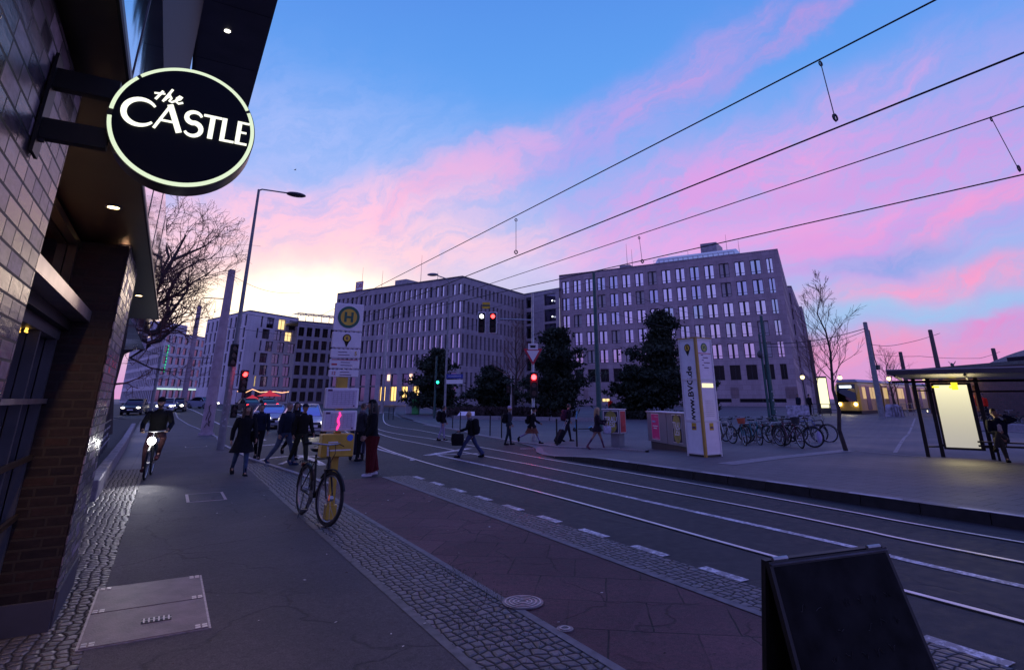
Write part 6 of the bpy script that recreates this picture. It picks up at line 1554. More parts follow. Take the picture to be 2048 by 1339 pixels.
for s_ in (-1, 1):
    b = MB(); b.disc((s_*hw*.62, -.10, HT*.29), .13, (0, 1, 0), .08, 16); b.build('headlight', emis('tram_headlight', (1, .85, .45), 14), tm)
b = MB(); b.box((0, -.02, HT*.80), (1.1, .12, .22)); b.build('destination_display', emis('display_white', (.85, .95, 1), 2.2), tm, sm=False)
for s_ in (-1, 1):
    b = MB(); b2 = MB(); b3 = MB(); X_ = s_*(hw+.004)
    for i, (y0, y1) in enumerate(segs):
        y = y0+(1.0 if i == 0 else .25)
        while y+1.5 < y1: b = MB(); b.box((X_, y+.7, HT*.62), (.012, 1.4, HT*.34)); b.build('side_window', TLIT, tm, sm=False); y += 1.55
    for yd in (2.6, 9.9, 15.8, 22, 28):
        b3 = MB(); b3.box((s_*(hw+.012), yd, HT*.47), (.012, 1.25, HT*.70)); b3.build('door', mat('tram_door', (.05, .03, .025), .2, var=.3), tm, sm=False)
b = MB(); b.box((0, 16, .2), (2.1, 31.4, .3)); b.build('bogie_skirt', BLACK, tm, sm=False)
tl_ = bpy.data.lights.new('tram_beam', 'SPOT'); tl_.energy = 60; tl_.color = (1, .85, .5); tl_.spot_size = R(80); tl_.spot_blend = .6; tl_.shadow_soft_size = .1
to = bpy.data.objects.new('tram_beam', tl_); COL.objects.link(to); to.parent = tm; to.location = (0, -.3, HT*.29); to.rotation_euler = (R(-80), 0, 0)
# lit advertising column and lamps behind the tram
g = at(1653, 826); o = thing('advert_column', 'tall glowing pale yellow advert panel left of the tram', 'advertising panel', g, YAW); H = hat(g.x, g.y, 752)-g.z
b = MB(); b.box((0, .06, H/2), (1.15, .12, H)); b.build('case', DGREY, o, sm=False); b = MB(); b.box((0, -.01, H*.55), (.95, .02, H*.80)); b.build('glowing_face', emis('column_glow', (1, .95, .55), 1.25), o, sm=False)
for px, py, tp, lab in ((1615, 824, 754, 'round warm street lamp at the corner of the brownish office block'), (1691, 823, 755, 'round warm street lamp over the front of the tram'), (1790, 822, 757, 'round warm street lamp over the middle of the tram')):
    g = at(px, py); H = hat(g.x, g.y, tp)-g.z; o = thing('globe_lamp', lab, 'street lamp', g, 0, 'round globe lamps by the station'); b = MB(); b.tube([(0, 0, 0), (0, 0, H-.3)], .07, 6); b.build('pole', DGREY, o); b = MB(); b.sphere((0, 0, H), .22, 12, 8); b.build('globe', emis('globe_glow', (1, .70, .28), 4 if px != 1790 else 1.3), o)
    b = MB(); b.loft([((0, 0, H+.18), .2, .2), ((0, 0, H+.3), .07, .07)], 10); b.build('hood', DGREY, o)
# handrails near the tram stop
for p0, p1, lab in (((1628, 829), (1680, 832), 'tubular handrail by the standing people left of the tram'), ((1806, 831), (1838, 829), 'tubular handrail between the concrete block and the shelter')):
    a_, c_ = at(*p0), at(*p1); o = thing('handrail', lab, 'railing', a_, 0, 'handrails by the tram stop'); d = c_-a_; b = MB()
    for i in range(4): q = d*(i/3); b.tube([q, q+Vector((0, 0, 1.05))], .035, 6)
    for z_ in (.55, 1.05): b.tube([Vector((0, 0, z_)), d+Vector((0, 0, z_))], .03, 6)
    b.build('tubes', STEEL if p0[0] > 1700 else DGREY, o)
# red brick station building on the right with its lamps
SB = brick('station_brick', (.10, .045, .055), (.17, .08, .09), (.12, .10, .11), .5, .16, 'XZ', .8, .02)
sA = at(1862, 826); sB = at(2120, 842); st_ = thing('station_building', 'red brick station building with curved roof, wall lamps and cafe at the right edge', 'building', sA)
Hs = hat(sA.x, sA.y, 742)-sA.z
fS = Facade(sA.xy, sB.xy, sA.z+Hs, st_, sA.z); opn = []
for i in range(5): opn.append((fS.L*(.10+.085*i), fS.L*(.10+.085*i+.055), sA.z+.3, sA.z+Hs*.62))
opn.append((fS.L*.62, fS.L*.80, sA.z+Hs*.78, sA.z+Hs*.95)); fS.wall(opn, .3, SB)
put_windows(fS, opn, .3, 'B', FRM, [GLD, LITW], state={'n': 0}, rnd=random.Random(2))
roof(st_, [sA.xy, sB.xy, sB.xy-Vector((fS.n.x, fS.n.y))*12, sA.xy-Vector((fS.n.x, fS.n.y))*12], sA.z+Hs-.1, ROOFM)
b = MB(); pr = []
for i in range(13): t = i/12; pr.append(((fS.a+fS.ex*fS.L*(.50+.50*t)-fS.n*1.0)-st_.location, .15+1.15*math.sin(PI*(.02+.5*t))))
vs = []
for p, z_ in pr: q_ = p-fS.n*10; vs += [(p.x, p.y, Hs), (p.x, p.y, Hs+z_), (q_.x, q_.y, Hs+z_), (q_.x, q_.y, Hs)]
fsx = []
for i in range(12):
    for j in range(3): fsx.append((i*4+j, (i+1)*4+j, (i+1)*4+j+1, i*4+j+1))
b.add(vs, fsx+[(0, 1, 2, 3), (48, 51, 50, 49)]); b.build('curved_roof', mat('zinc_roof', (.30, .30, .36), .45, .3, var=.15), st_, sm=False, fix=True)
b = MB()
for i in range(6): p = fS.a+fS.ex*fS.L*(.72+.045*i)-fS.n*.9-st_.location; b.box((p.x, p.y, Hs+.45), (.7, .3, .4), math.atan2(fS.ex.y, fS.ex.x))
b.build('clerestory_window', GLD, st_, sm=False)
for i in range(6):
    p = fS.a+fS.ex*fS.L*(.05+.085*i)+fS.n*.45-st_.location; z_ = Hs*.80; b = MB(); b.loft([((p.x, p.y, z_+.28), .08, .08), ((p.x, p.y, z_+.12), .42, .42), ((p.x, p.y, z_+.08), .42, .42)], 10); hd = b.build('wall_lamp', DGREY, st_)
    b = MB(); b.loft([((p.x, p.y, z_+.10), .36, .36), ((p.x, p.y, z_-.05), .15, .15)], 10); b.build('lamp_glow', emis('wall_lamp_glow', (1, .68, .25), 6), hd)
for i, (s_, m_, w_) in enumerate([(.30, RS, 1.0), (.42, mat('poster_salmon', (.6, .12, .1), .5), .8)]):
    p = fS.a+fS.ex*fS.L*s_+fS.n*.06-st_.location; b = MB(); b.box((p.x, p.y, 1.3), (w_, .08, .9), math.atan2(fS.ex.y, fS.ex.x)); b.build('wall_poster', m_, st_, sm=False)
lw = thing('low_planter', 'long low pale concrete planter in front of the station cafe', 'planter', at(1955, 856)); b = MB(); a_, c_ = at(1932, 858)-lw.location, at(2080, 866)-lw.location; d = c_-a_; m_ = (a_+c_)/2
b.bbox((m_.x, m_.y, .22+m_.z), (d.length, .9, .5), .03, math.atan2(d.y, d.x)); b.build('trough', mat('planter_concrete', (.34, .28, .33), .7, var=.15), lw)
b = MB(); b.box((m_.x, m_.y, .48+m_.z), (d.length-.2, .7, .04), math.atan2(d.y, d.x)); b.build('soil', SOIL, lw, sm=False)

# ------------------------------------------------------------------ cars
def car(name, label, px, heading, paintm, L_=4.4, H_=1.5, lights=True, tails=False, grp=None, es=10, pos=None, wind=None):
    g = pos or at(*px); o = thing(name, label, 'car', g, heading, grp); hw_ = .88
    def prof(y, w, z1, zb=.22): return [(-w, y, zb), (-w*1.03, y, .55), (-w*.96, y, z1), (w*.96, y, z1), (w*1.03, y, .55), (w, y, zb)]
    F = -L_/2    # the car faces local -Y
    b = MB(); loft_y(b, [prof(F, .66, .50, .3), prof(F+.10, .80, .66, .2), prof(F+.35, .86, .74), prof(F+1.15, hw_, .92), prof(F+2.2, hw_, .95), prof(F+L_-1.0, hw_, .98), prof(F+L_-.25, .84, .98), prof(F+L_, .74, .72, .3)]); b.build('body', paintm, o, ang=.9, fix=True)
    cab = lambda y, w, z: [(-w, y, .90), (-w*.98, y, z*.5+.45), (-w*.86, y, z), (w*.86, y, z), (w*.98, y, z*.5+.45), (w, y, .90)]
    b = MB(); loft_y(b, [cab(F+1.10, .76, .93), cab(F+1.75, .76, H_-.04), cab(F+2.3, .77, H_), cab(F+L_-1.3, .76, H_-.04), cab(F+L_-.45, .74, 1.0)]); gh = b.build('cabin', wind or TGL, o, ang=.7, fix=True)
    b = MB(); loft_y(b, [[(-.60, F+1.75, H_-.03), (-.60, F+1.75, H_+.02), (.60, F+1.75, H_+.02), (.60, F+1.75, H_-.03)], [(-.62, F+2.5, H_), (-.62, F+2.5, H_+.045), (.62, F+2.5, H_+.045), (.62, F+2.5, H_)], [(-.6, F+L_-1.3, H_-.04), (-.6, F+L_-1.3, H_+.01), (.6, F+L_-1.3, H_+.01), (.6, F+L_-1.3, H_-.04)]])
    for s_ in (-1, 1): b.tube([(s_*.75, F+1.12, .93), (s_*.66, F+1.78, H_-.01), (s_*.66, F+2.5, H_+.01), (s_*.66, F+L_-1.3, H_-.02), (s_*.72, F+L_-.5, 1.0)], .03, 5)
    b.build('roof', paintm, o, fix=True)
    for sx in (-1, 1):
        for yy in (F+.85, F+L_-.85):
            b = MB(); b.disc((sx*.80, yy, .33), .33, (1, 0, 0), .2, 20); w_ = b.build('wheel', RUBBER, o); b = MB(); b.disc((sx*.905, yy, .33), .21, (1, 0, 0), .02, 14); b.build('rim', STEEL, w_)
        b = MB(); b.sphere((sx*.98, F+1.45, 1.0), .12, 8, 6, (1, .6, .7)); b.build('mirror', paintm, o)
        b = MB(); b.sphere((sx*.64, F+.10, .66), .16, 10, 6, (1, .5, .5)); b.build('headlight', emis('car_headlight_%d' % int(es), (1, .93, .75), es*2) if lights else DARKL, o)
        b = MB(); b.sphere((sx*.68, F+L_-.08, .80), .14, 8, 6, (1, .45, .6)); b.build('tail_light', emis('tail_light', (1, .02, .02), 8) if tails else mat('tail_off', (.2, .01, .01), .3), o)
    b = MB(); b.box((0, F-.005, .46), (1.0, .05, .16)); b.box((0, F+.04, .60), (.8, .06, .08)); b.build('grille', BLACK, o, sm=False)
    b = MB(); b.box((0, F-.035, .47), (.5, .012, .11)); b.build('number_plate', WHITE, o, sm=False)
    if lights and es >= 5:
        l = bpy.data.lights.new('headlight_beam', 'SPOT'); l.energy = es*1.6; l.color = (1, .88, .66); l.spot_size = R(75); l.spot_blend = .7; l.shadow_soft_size = .1
        lo = bpy.data.objects.new('headlight_beam', l); COL.objects.link(lo); lo.parent = o; lo.location = (0, F-.1, .66); lo.rotation_euler = (R(-82), 0, 0)
    return o
CW = paint('car_white', (.50, .50, .56)); CS = paint('car_silver', (.36, .38, .46)); CD = paint('car_dark', (.03, .03, .04))
BW = glass('car_glass_blue', metal=1.0, refl=(.34, .42, .62), rough=.08)
p1 = at(540, 858); p2 = at(603, 872)
car('parked_car', 'pale blue white car with a blue windscreen waiting at the crossing', None, .12, CS, 4.2, 1.42, True, False, 'cars waiting at the crossing', 3, p1+Vector((.2, 2.0, 0)), BW)
car('waiting_car', 'bright white car with dazzling headlight behind the crossing couple', None, .05, CW, 4.4, 1.5, True, False, 'cars waiting at the crossing', 20, p2+Vector((.35, 2.1, 0)), BW)
for px, py, hd, lt, tl2_, lab, m_ in [(492, 824, PI+.25, False, True, 'left car of the two showing red tail lights down the street', CD), (528, 822, PI+.2, False, True, 'right car of the two showing red tail lights down the street', CD),
      (352, 822, -.1, True, False, 'yellow lit oncoming car behind the cyclist on the left', CD), (331, 823, -.1, True, False, 'pale oncoming car just behind the cyclist', CW), (404, 816, .7, True, False, 'small far car with white headlights near the corner building', CS), (268, 828, -.15, True, False, 'far car with headlights behind the railings on the left', CD)]:
    car('distant_car', lab, (px, py), hd, m_, 4.3, 1.45, lt, tl2_, 'distant cars on the curving street', 12 if px in (352,) else 4)
# warm string lights and red umbrellas glow of the market in front of the white office
o = thing('light_chain', 'warm string lights along the far side of the street before the white office', 'string lights', at(520, 812)); pts = [(474, 782), (492, 784), (505, 778), (520, 784), (536, 783), (550, 783), (564, 785), (578, 783)]
P = [atz(x, y, 3.6)*1 for x, y in pts]; Q = [aty(x, y, o.location.y) - o.location for x, y in pts]; b = MB(); b.tube(Q, .05, 5); b.build('bulb_string', emis('string_glow', (1, .5, .25), 2.2), o)
b = MB()
for i in (0, 3, 7): b.tube([Vector((Q[i].x, Q[i].y, 0)), Q[i]], .05, 5)
b.build('post', DGREY, o)
for i, (px, py, tp, w) in enumerate([(502, 813, 789, 2.2), (536, 813, 780, 2.4)]):
    g = at(px, py); H = hat(g.x, g.y, tp)-g.z; o = thing('market_umbrella', ['red lit umbrella on the left before the white office', 'taller red lit umbrella on the right before the white office'][i], 'umbrella', g, 0, 'red umbrellas before the white office'); b = MB(); b.tube([(0, 0, 0), (0, 0, H)], .05, 6); b.build('pole', DGREY, o); b = MB(); b.loft([((0, 0, H-.9), w/2*1.5, w/2*1.5), ((0, 0, H-.2), .3, .3), ((0, 0, H), .04, .04)], 8, False); b.build('canopy', mat('red_canvas', (.4, .03, .03), .7, var=.2, emit=(1, .04, .03), es=.35), o, sm=False)

# ------------------------------------------------------------------ bicycles
def bicycle(label, loc, rz, fm, kind='city', steer=0.0, lean=0.0, grp=None, light=None, rimc=None, sz=1.0, basket=False):
    """local +Y forward; wheel contact at y = +-.54"""
    o = thing('bicycle', label, 'bicycle', loc, rz, grp); o.rotation_euler = (0, lean, rz); o.scale = (sz,)*3
    rim = rimc or STEEL; r_ = .34
    sm_ = Matrix.Translation((0, .48, .0)) @ Matrix.Rotation(steer, 4, 'Z') @ Matrix.Translation((0, -.48, 0))
    for i, y in enumerate((.55, -.55)):
        def ringtube(rad, tr, n=28, k=6):
            b = MB(); vs = []; fs = []
            for a_ in range(n):
                t = 2*PI*a_/n
                for j in range(k): q = 2*PI*j/k; rr = rad+tr*math.cos(q); vs.append((tr*math.sin(q), y+rr*math.cos(t), r_+.01+rr*math.sin(t)))
            for a_ in range(n):
                for j in range(k): fs.append((a_*k+j, ((a_+1) % n)*k+j, ((a_+1) % n)*k+(j+1) % k, a_*k+(j+1) % k))
            b.add(vs, fs); return b
        fx = (lambda b: b.xf(sm_)) if i == 0 else (lambda b: b)
        b = ringtube(r_-.015, .024); fx(b); w_ = b.build('wheel', RUBBER, o)
        b = ringtube(r_-.05, .013, 28, 4); fx(b); b.build('rim', rim, w_)
        b = MB()
        for s_ in range(14): t = 2*PI*s_/14; b.tube([(.02*(-1)**s_, y, r_+.01), (0, y+.29*math.cos(t), r_+.01+.29*math.sin(t))], .0022, 3, False)
        b.disc((0, y, r_+.01), .035, (1, 0, 0), .09, 10); fx(b); b.build('spokes', STEEL, w_)
        b = MB(); P = [(0, y+(r_+.03)*math.cos(R(t)), r_+.01+(r_+.03)*math.sin(R(t))) for t in (range(20, 150, 12) if i == 0 else range(25, 190, 12))]; b.tube(P, .022, 6, True, .5); fx(b); b.build('mudguard', BLACK if kind != 'sport' else fm, w_)
    b = MB(); bb = (0, -.06, .30); st = (0, -.22, .80); hd = (0, .36, .86); hd2 = (0, .40, .70)
    if kind == 'step': b.tube([hd2, (0, .15, .42), bb], .022, 7); b.tube([hd, (0, .12, .52), (0, -.12, .45)], .018, 7)
    else: b.tube([hd2, bb], .022, 7); b.tube([hd, st], .017, 7)
    b.tube([bb, st, (0, -.24, .86)], .017, 7); b.tube([hd, hd2], .024, 7)
    for s_ in (-1, 1): b.tube([(s_*.02, -.06, .30), (s_*.06, -.55, .35)], .011, 5); b.tube([(s_*.015, -.21, .77), (s_*.06, -.55, .35)], .009, 5)
    b.build('frame', fm, o)
    b = MB()
    for s_ in (-1, 1): b.tube([(s_*.045, .42, .70), (s_*.05, .47, .55), (s_*.05, .55, .35)], [.016, .014, .009], 6)
    b.box((0, .42, .70), (.11, .05, .03)); b.xf(sm_); b.build('fork', fm, o)
    b = MB(); b.tube([(0, .35, .88), (0, .325, 1.0), (0, .34, 1.03)], .014, 6); b.tube([(-.30, .20, 1.04), (-.24, .27, 1.05), (-.12, .34, 1.04), (0, .35, 1.03), (.12, .34, 1.04), (.24, .27, 1.05), (.30, .20, 1.04)], .012, 6); b.xf(sm_); hb = b.build('handlebar', STEEL if kind != 'sport' else BLACK, o)
    b = MB()
    for s_ in (-1, 1): b.tube([(s_*.235, .28, 1.05), (s_*.30, .195, 1.04)], .018, 7); b.tube([(s_*.16, .37, 1.04), (s_*.24, .36, 1.01)], .006, 4)
    b.xf(sm_); b.build('grip', BLACK, hb)
    b = MB(); b.tube([(0, .38, .98), (.03, .45, .88), (.04, .42, .72)], .005, 4); b.tube([(-.1, .36, 1.03), (-.05, .46, .92), (-.03, .40, .80)], .005, 4); b.xf(sm_); b.build('cable', BLACK, hb)
    b = MB(); b.loft([((0, -.26, .90), .05, .10), ((0, -.28, .93), .09, .13), ((0, -.27, .95), .07, .12)], 10); b.build('saddle', BLACK, o)
    b = MB(); b.disc((.05, -.06, .30), .09, (1, 0, 0), .008, 20); b.tube([(.07, -.06, .30), (.08, -.02, .14)], .011, 5); b.tube([(-.07, -.06, .30), (-.08, -.10, .46)], .011, 5); b.box((.13, -.02, .14), (.09, .07, .02)); b.box((-.13, -.10, .46), (.09, .07, .02)); b.tube([(.05, -.06, .385), (.05, -.55, .39)], .004, 3); b.tube([(.05, -.06, .215), (.05, -.55, .31)], .004, 3); b.build('crank', DGREY, o)
    if kind != 'sport':
        b = MB()
        for s_ in (-1, 1): b.tube([(s_*.06, -.30, .74), (s_*.07, -.74, .74), (s_*.07, -.76, .70)], .007, 4); b.tube([(s_*.07, -.62, .74), (s_*.06, -.55, .36)], .006, 4)
        b.tube([(-.07, -.4, .745), (.07, -.4, .745)], .006, 4); b.tube([(-.07, -.7, .745), (.07, -.7, .745)], .006, 4); b.build('rack', BLACK, o)
        b = MB(); b.box((0, -.78, .68), (.07, .03, .05)); b.build('rear_light', mat('tail_off', (.2, .01, .01), .3), o, sm=False)
    b = MB(); b.tube([(.06, -.35, .33), (.14, -.22, .01)], .009, 5); b.build('kickstand', DGREY, o)
    if basket:
        b = MB(); b.loft([((0, .50, .82), .13, .10), ((0, .50, 1.02), .17, .14)], 10, False); b.xf(sm_); b.build('basket', mat('crate_orange', (.5, .10, .05), .6) if basket == 'o' else DGREY, o)
    if light:
        b = MB(); b.sphere((0, .50, .84), .085, 12, 8); b.xf(sm_); b.build('front_light', light, o)
    return o
bk = bicycle('black city bicycle leaning against the yellow stop post with its front wheel turned', (2.20, 10.10, .016), PI+.10, BLACK, 'city', .20, -.05, sz=1.07)
b = MB(); b.box((.02, .63, .37), (.012, .02, .07)); b.build('orange_reflector', mat('reflector_orange', (.7, .14, .03), .3, emit=(1, .2, .02), es=.15), bk, sm=False)
lv = [mat('bike_black', (.01, .01, .012), .3), mat('bike_teal', (.02, .20, .24), .35), mat('bike_silver', (.45, .45, .48), .3, .6), mat('bike_plum', (.10, .02, .06), .35), mat('bike_green', (.03, .10, .06), .35), mat('bike_blue', (.03, .08, .3), .35)]
GP = 'bicycles parked on the square'
for i, (px, py, hd, fm, kd, bsk, lab, ln) in enumerate([
    (1452, 885, 10, 2, 'city', False, 'silver parked bicycle half hidden behind the white pillar', .05),
    (1474, 884, 35, 0, 'step', False, 'black step through bicycle second from the white pillar', -.06),
    (1490, 890, -20, 1, 'step', 'o', 'teal bicycle with an orange basket in the parked row', .05),
    (1508, 889, 5, 1, 'city', False, 'teal parked bicycle with dark wheels beside the orange basket', -.04),
    (1523, 886, 60, 2, 'step', False, 'pale silver bicycle with an upright bar in the middle of the row', .08),
    (1538, 882, 80, 0, 'city', False, 'black bicycle with a pale rimmed wheel left of the green mast', 0),
    (1556, 887, 15, 4, 'city', False, 'dark green bicycle close to the foot of the green mast', .06),
    (1568, 890, -25, 0, 'sport', False, 'black sport bicycle in the tangled group right of the green mast', -.08),
    (1583, 894, 15, 3, 'city', True, 'plum coloured bicycle with basket in the tangled group', .1),
    (1598, 893, 40, 0, 'sport', False, 'nearest black bicycle of the tangled group', .0),
    (1612, 884, 75, 5, 'city', False, 'dark blue bicycle behind the tangled group', -.05)]):
    g = at(px, py); bicycle(lab, g, R(hd)+YAW+PI, lv[fm], kd, R([10, -25, 15, -8, 30, 5, -30, 12, -18, 22, 0][i]), ln, GP, basket=bsk)
g = at(1630, 884); bicycle('lone black bicycle with pale rims and a white bag, rightmost of the parked row', g, YAW-PI/2-.25, lv[0], 'city', -.45, .06, GP, rimc=WHITE)
gb = at(1641, 884); bag = thing('shopping_bag', 'pale lilac bag standing by the rightmost parked bicycle', 'bag', gb, .4); b = MB(); b.loft([((0, 0, 0), .16, .10), ((0, 0, .3), .18, .12), ((0, 0, .46), .15, .03)], 10); b.build('sack', mat('bag_lilac', (.42, .36, .58), .5), bag); b = MB(); b.tube([(-.07, 0, .45), (-.04, 0, .58), (.04, 0, .58), (.07, 0, .45)], .008, 5); b.build('handle', WHITE, bag)
# bicycle stands
o0 = None
for i, (px, py) in enumerate([(1500, 888), (1560, 889), (1618, 886)]):
    g = at(px, py)
    if o0 is None:
        o0 = thing('bicycle_stand', 'steel hoop stand at the left of the parked bicycles', 'bicycle stand', g, YAW+.4, 'hoop stands among the bicycles'); b = MB(); b.tube([(-.35, 0, 0), (-.35, 0, .72), (-.28, 0, .8), (.28, 0, .8), (.35, 0, .72), (.35, 0, 0)], .022, 8); b.build('hoop', STEEL, o0)
    else: dup(o0, g, YAW+.4, ['', 'steel hoop stand in the middle of the parked bicycles', 'steel hoop stand by the rightmost parked bicycle'][i])
for i, (px, py, hd, lab) in enumerate([(1958, 862, 70, 'dark bicycle left of the others before the station planter'), (1984, 862, 85, 'dark bicycle in the middle before the station planter'), (2010, 864, 75, 'dark bicycle leaning at the brick wall by the right edge'), (2038, 866, 95, 'dark bicycle farthest right before the brick wall')]):
    bicycle(lab, at(px, py-10), R(hd)+YAW, lv[0], 'city', .2, .05, 'bicycles in front of the station')
# hire scooters behind the blonde walker
def scooter(label, px, rz, fm):
    g = at(*px); o = thing('hire_scooter', label, 'scooter', g, rz, 'hire scooters behind the walkers'); b = MB(); b.bbox((0, -.1, .14), (.16, .75, .05), .02); b.build('deck', BLACK, o)
    for y in (-.55, .48): b = MB(); b.disc((0, y, .11), .11, (1, 0, 0), .05, 16); b.build('wheel', RUBBER, o)
    b = MB(); b.tube([(0, .46, .14), (0, .40, .5), (0, .30, 1.12)], .03, 8); b.build('stem', fm, o); b = MB(); b.tube([(-.25, .26, 1.13), (0, .3, 1.14), (.25, .26, 1.13)], .016, 6); b.build('handlebar', BLACK, o)
    b = MB(); b.tube([(0, -.38, .18), (0, -.6, .26)], .03, 6); b.build('mudguard', fm, o)
scooter('pale blue hire scooter right of the suitcase traveller', (1165, 862), YAW+PI/2+.3, mat('scooter_blue', (.08, .32, .5), .35)); scooter('white hire scooter behind the blonde walker', (1207, 864), YAW-PI/2, WHITE)

# ------------------------------------------------------------------ people
def ik(a, t, l1, l2, pole):
    d = t-a; L_ = min(d.length, (l1+l2)*.999); d.normalize(); x = (l1*l1-l2*l2+L_*L_)/(2*L_); h = math.sqrt(max(0, l1*l1-x*x))
    p = pole-d*pole.dot(d); p.normalize(); return a+d*x+p*h, a+d*L_
def skinned(verts, edges, radii, name):
    me = bpy.data.meshes.new(name); me.from_pydata([tuple(v) for v in verts], edges, []); o = bpy.data.objects.new(name, me); COL.objects.link(o)
    o.modifiers.new('skin', 'SKIN'); o.modifiers['skin'].use_smooth_shade = True; sv = me.skin_vertices[0].data
    for i, r_ in enumerate(radii): sv[i].radius = r_ if isinstance(r_, tuple) else (r_, r_)
    for i in range(len(verts)): sv[i].use_root = (i == 0)
    sb = o.modifiers.new('sub', 'SUBSURF'); sb.levels = 1; sb.render_levels = 1
    dg = bpy.context.evaluated_depsgraph_get(); dg.update(); m2 = bpy.data.meshes.new_from_object(o.evaluated_get(dg)); bpy.data.objects.remove(o)
    return [tuple(v.co) for v in m2.vertices], [tuple(p.vertices) for p in m2.polygons]
HAIRS = {'black': mat('hair_black', (.010, .008, .008), .5), 'brown': mat('hair_brown', (.05, .025, .015), .5), 'blonde': mat('hair_blonde', (.34, .22, .11), .5), 'grey': mat('hair_grey', (.16, .13, .12), .5)}
EYE_M = mat('eye_dark', (.02, .015, .015), .2, var=0); LIP = mat('lips', (.22, .07, .06), .5, var=0)
def cloth(n, c): return mat('cloth_'+n, c, .85, var=.22, vscale=14, bump=.25, bscale=26)
V = Vector
def person(label, loc, rz, H=1.75, legs=((0, 0), (0, 0)), arms=((0, 10), (0, 10)), lean=3, hair='black', hat=None, coat='black', coatc=(.012, .012, .015), hem=-.02, hemw=1.0,
           trc=(.03, .03, .05), tr=1.0, flare=0.0, skirt=None, shoec=(.015, .015, .015), bag=None, longhair=False, scarf=None, pelvis=None, feet=None, hands=None, headturn=0.0, headtilt=0.0, grp=None, curl=.6, build=1.1, shirt=None, poles=None, bare=None, boots=False, beard=False):
    o = thing('person', label, 'person', loc, rz, grp); s = H/1.75
    z0 = .93; P = V((0, 0, z0)) if pelvis is None else V(pelvis)/1.0
    J = {}
    for k, sd in ((0, -1), (1, 1)):
        hip = P+V((sd*.088, 0, -.02))
        if feet: kn, an = ik(hip, V(feet[k]), .44, .43, V((poles[k][0], poles[k][1], poles[k][2]) if poles else (sd*.1, 1, .3)))
        else:
            a, b_ = R(legs[k][0]), R(legs[k][1]); kn = hip+V((sd*.02, math.sin(a), -math.cos(a)))*.43; an = kn+V((0, math.sin(a-b_), -math.cos(a-b_)))*.42
        J['hip', k], J['knee', k], J['ank', k] = hip, kn, an
    if pelvis is None:
        dz = .085-min(J['ank', 0].z, J['ank', 1].z)
        for q in J: J[q] = J[q]+V((0, 0, dz))
        P = P+V((0, 0, dz))
    up = V((0, math.sin(R(lean)), math.cos(R(lean)))); wa, ch, nk = P+up*.15, P+up*.34, P+up*.50
    hb = nk+(up+V((0, .1, .2))).normalized()*.06; hc = nk+V((0, math.sin(R(lean))*.17+.02, .185))+V((headtilt*.12, 0, -abs(headtilt)*.03))
    for k, sd in ((0, -1), (1, 1)):
        sh = P+up*.455+V((sd*.175*build, 0, 0))
        if hands and hands[k]: el_, wr = ik(sh, V(hands[k]), .29, .27, V((sd*.6, -.5, -.8)))
        else:
            a, b_ = R(arms[k][0]), R(arms[k][1]); out = arms[k][2] if len(arms[k]) > 2 else .10
            el_ = sh+V((sd*out, math.sin(a), -math.cos(a))).normalized()*.29; wr = el_+V((-sd*.02+sd*out*.3, math.sin(a+b_), -math.cos(a+b_))).normalized()*.26
        J['sh', k], J['el', k], J['wr', k] = sh, el_, wr
    # --- body: one skin grown over the joints
    vs = [P, wa, ch, nk, hb, hc+V((0, -.01, -.02))]; ed = [(0, 1), (1, 2), (2, 3), (3, 4), (4, 5)]; rd = [(.13*build, .10), (.115*build, .09), (.14*build, .10), .075, .052, .06]
    for k in (0, 1):
        i = len(vs); an = J['ank', k]; kn = J['knee', k]; fd = (an-kn).normalized(); toe = an+V((0, .13, -.05)) if an.z < .13 else an+(V((0, 1, 0))-fd*fd.y+fd*.25).normalized()*.14
        J['toe', k] = toe
        vs += [J['hip', k]-V((0, 0, .06)), kn, an, toe]; rd += [.085*build, .055, .030, .018]; ed += [(0, i), (i, i+1), (i+1, i+2), (i+2, i+3)]
        i = len(vs); vs += [J['sh', k], J['el', k], J['wr', k]]; rd += [.058, .040, .026]; ed += [(2, i), (i, i+1), (i+1, i+2)]
    bv, bf = skinned(vs, ed, rd, 'body'); b = MB(); b.add(bv, bf)
    # hands
    for k, sd in ((0, -1), (1, 1)):
        wr, el_ = J['wr', k], J['el', k]; d = (wr-el_).normalized(); lat = V((0, 1, 0))-d*d.y
        lat = lat.normalized() if lat.length > .1 else V((sd, 0, 0)); inn = d.cross(lat)*(-sd if sd > 0 else 1); inn = inn if inn.dot(V((-sd, 0, 0))) > 0 else -inn
        b.tube([wr-d*.02, wr+d*.03, wr+d*.075], [.024, .036, .034], 8, True, .55, up=inn)
        for f_ in range(4):
            q = wr+d*.075+lat*(.027-.018*f_); ln = (.072, .08, .075, .06)[f_]; c1 = (d*(1-curl*.5)+inn*curl*.6).normalized(); c2_ = (d*(1-curl*1.3)+inn*curl*1.4).normalized()
            b.tube([q-d*.01, q+c1*ln*.5, q+c1*ln*.5+c2_*ln*.5], [.0095, .009, .0065], 6)
        q = wr+d*.025+lat*.03; b.tube([q, q+(lat*.7+d*.6+inn*.3)*.035, q+(lat*.3+d*.9+inn*.6)*.06], [.012, .010, .007], 6)
    # head with a face
    tilt = Matrix.Rotation(headtilt*.5, 3, 'Y') @ Matrix.Rotation(headturn, 3, 'Z'); hv = []; hf = []; n_, m_ = 16, 12
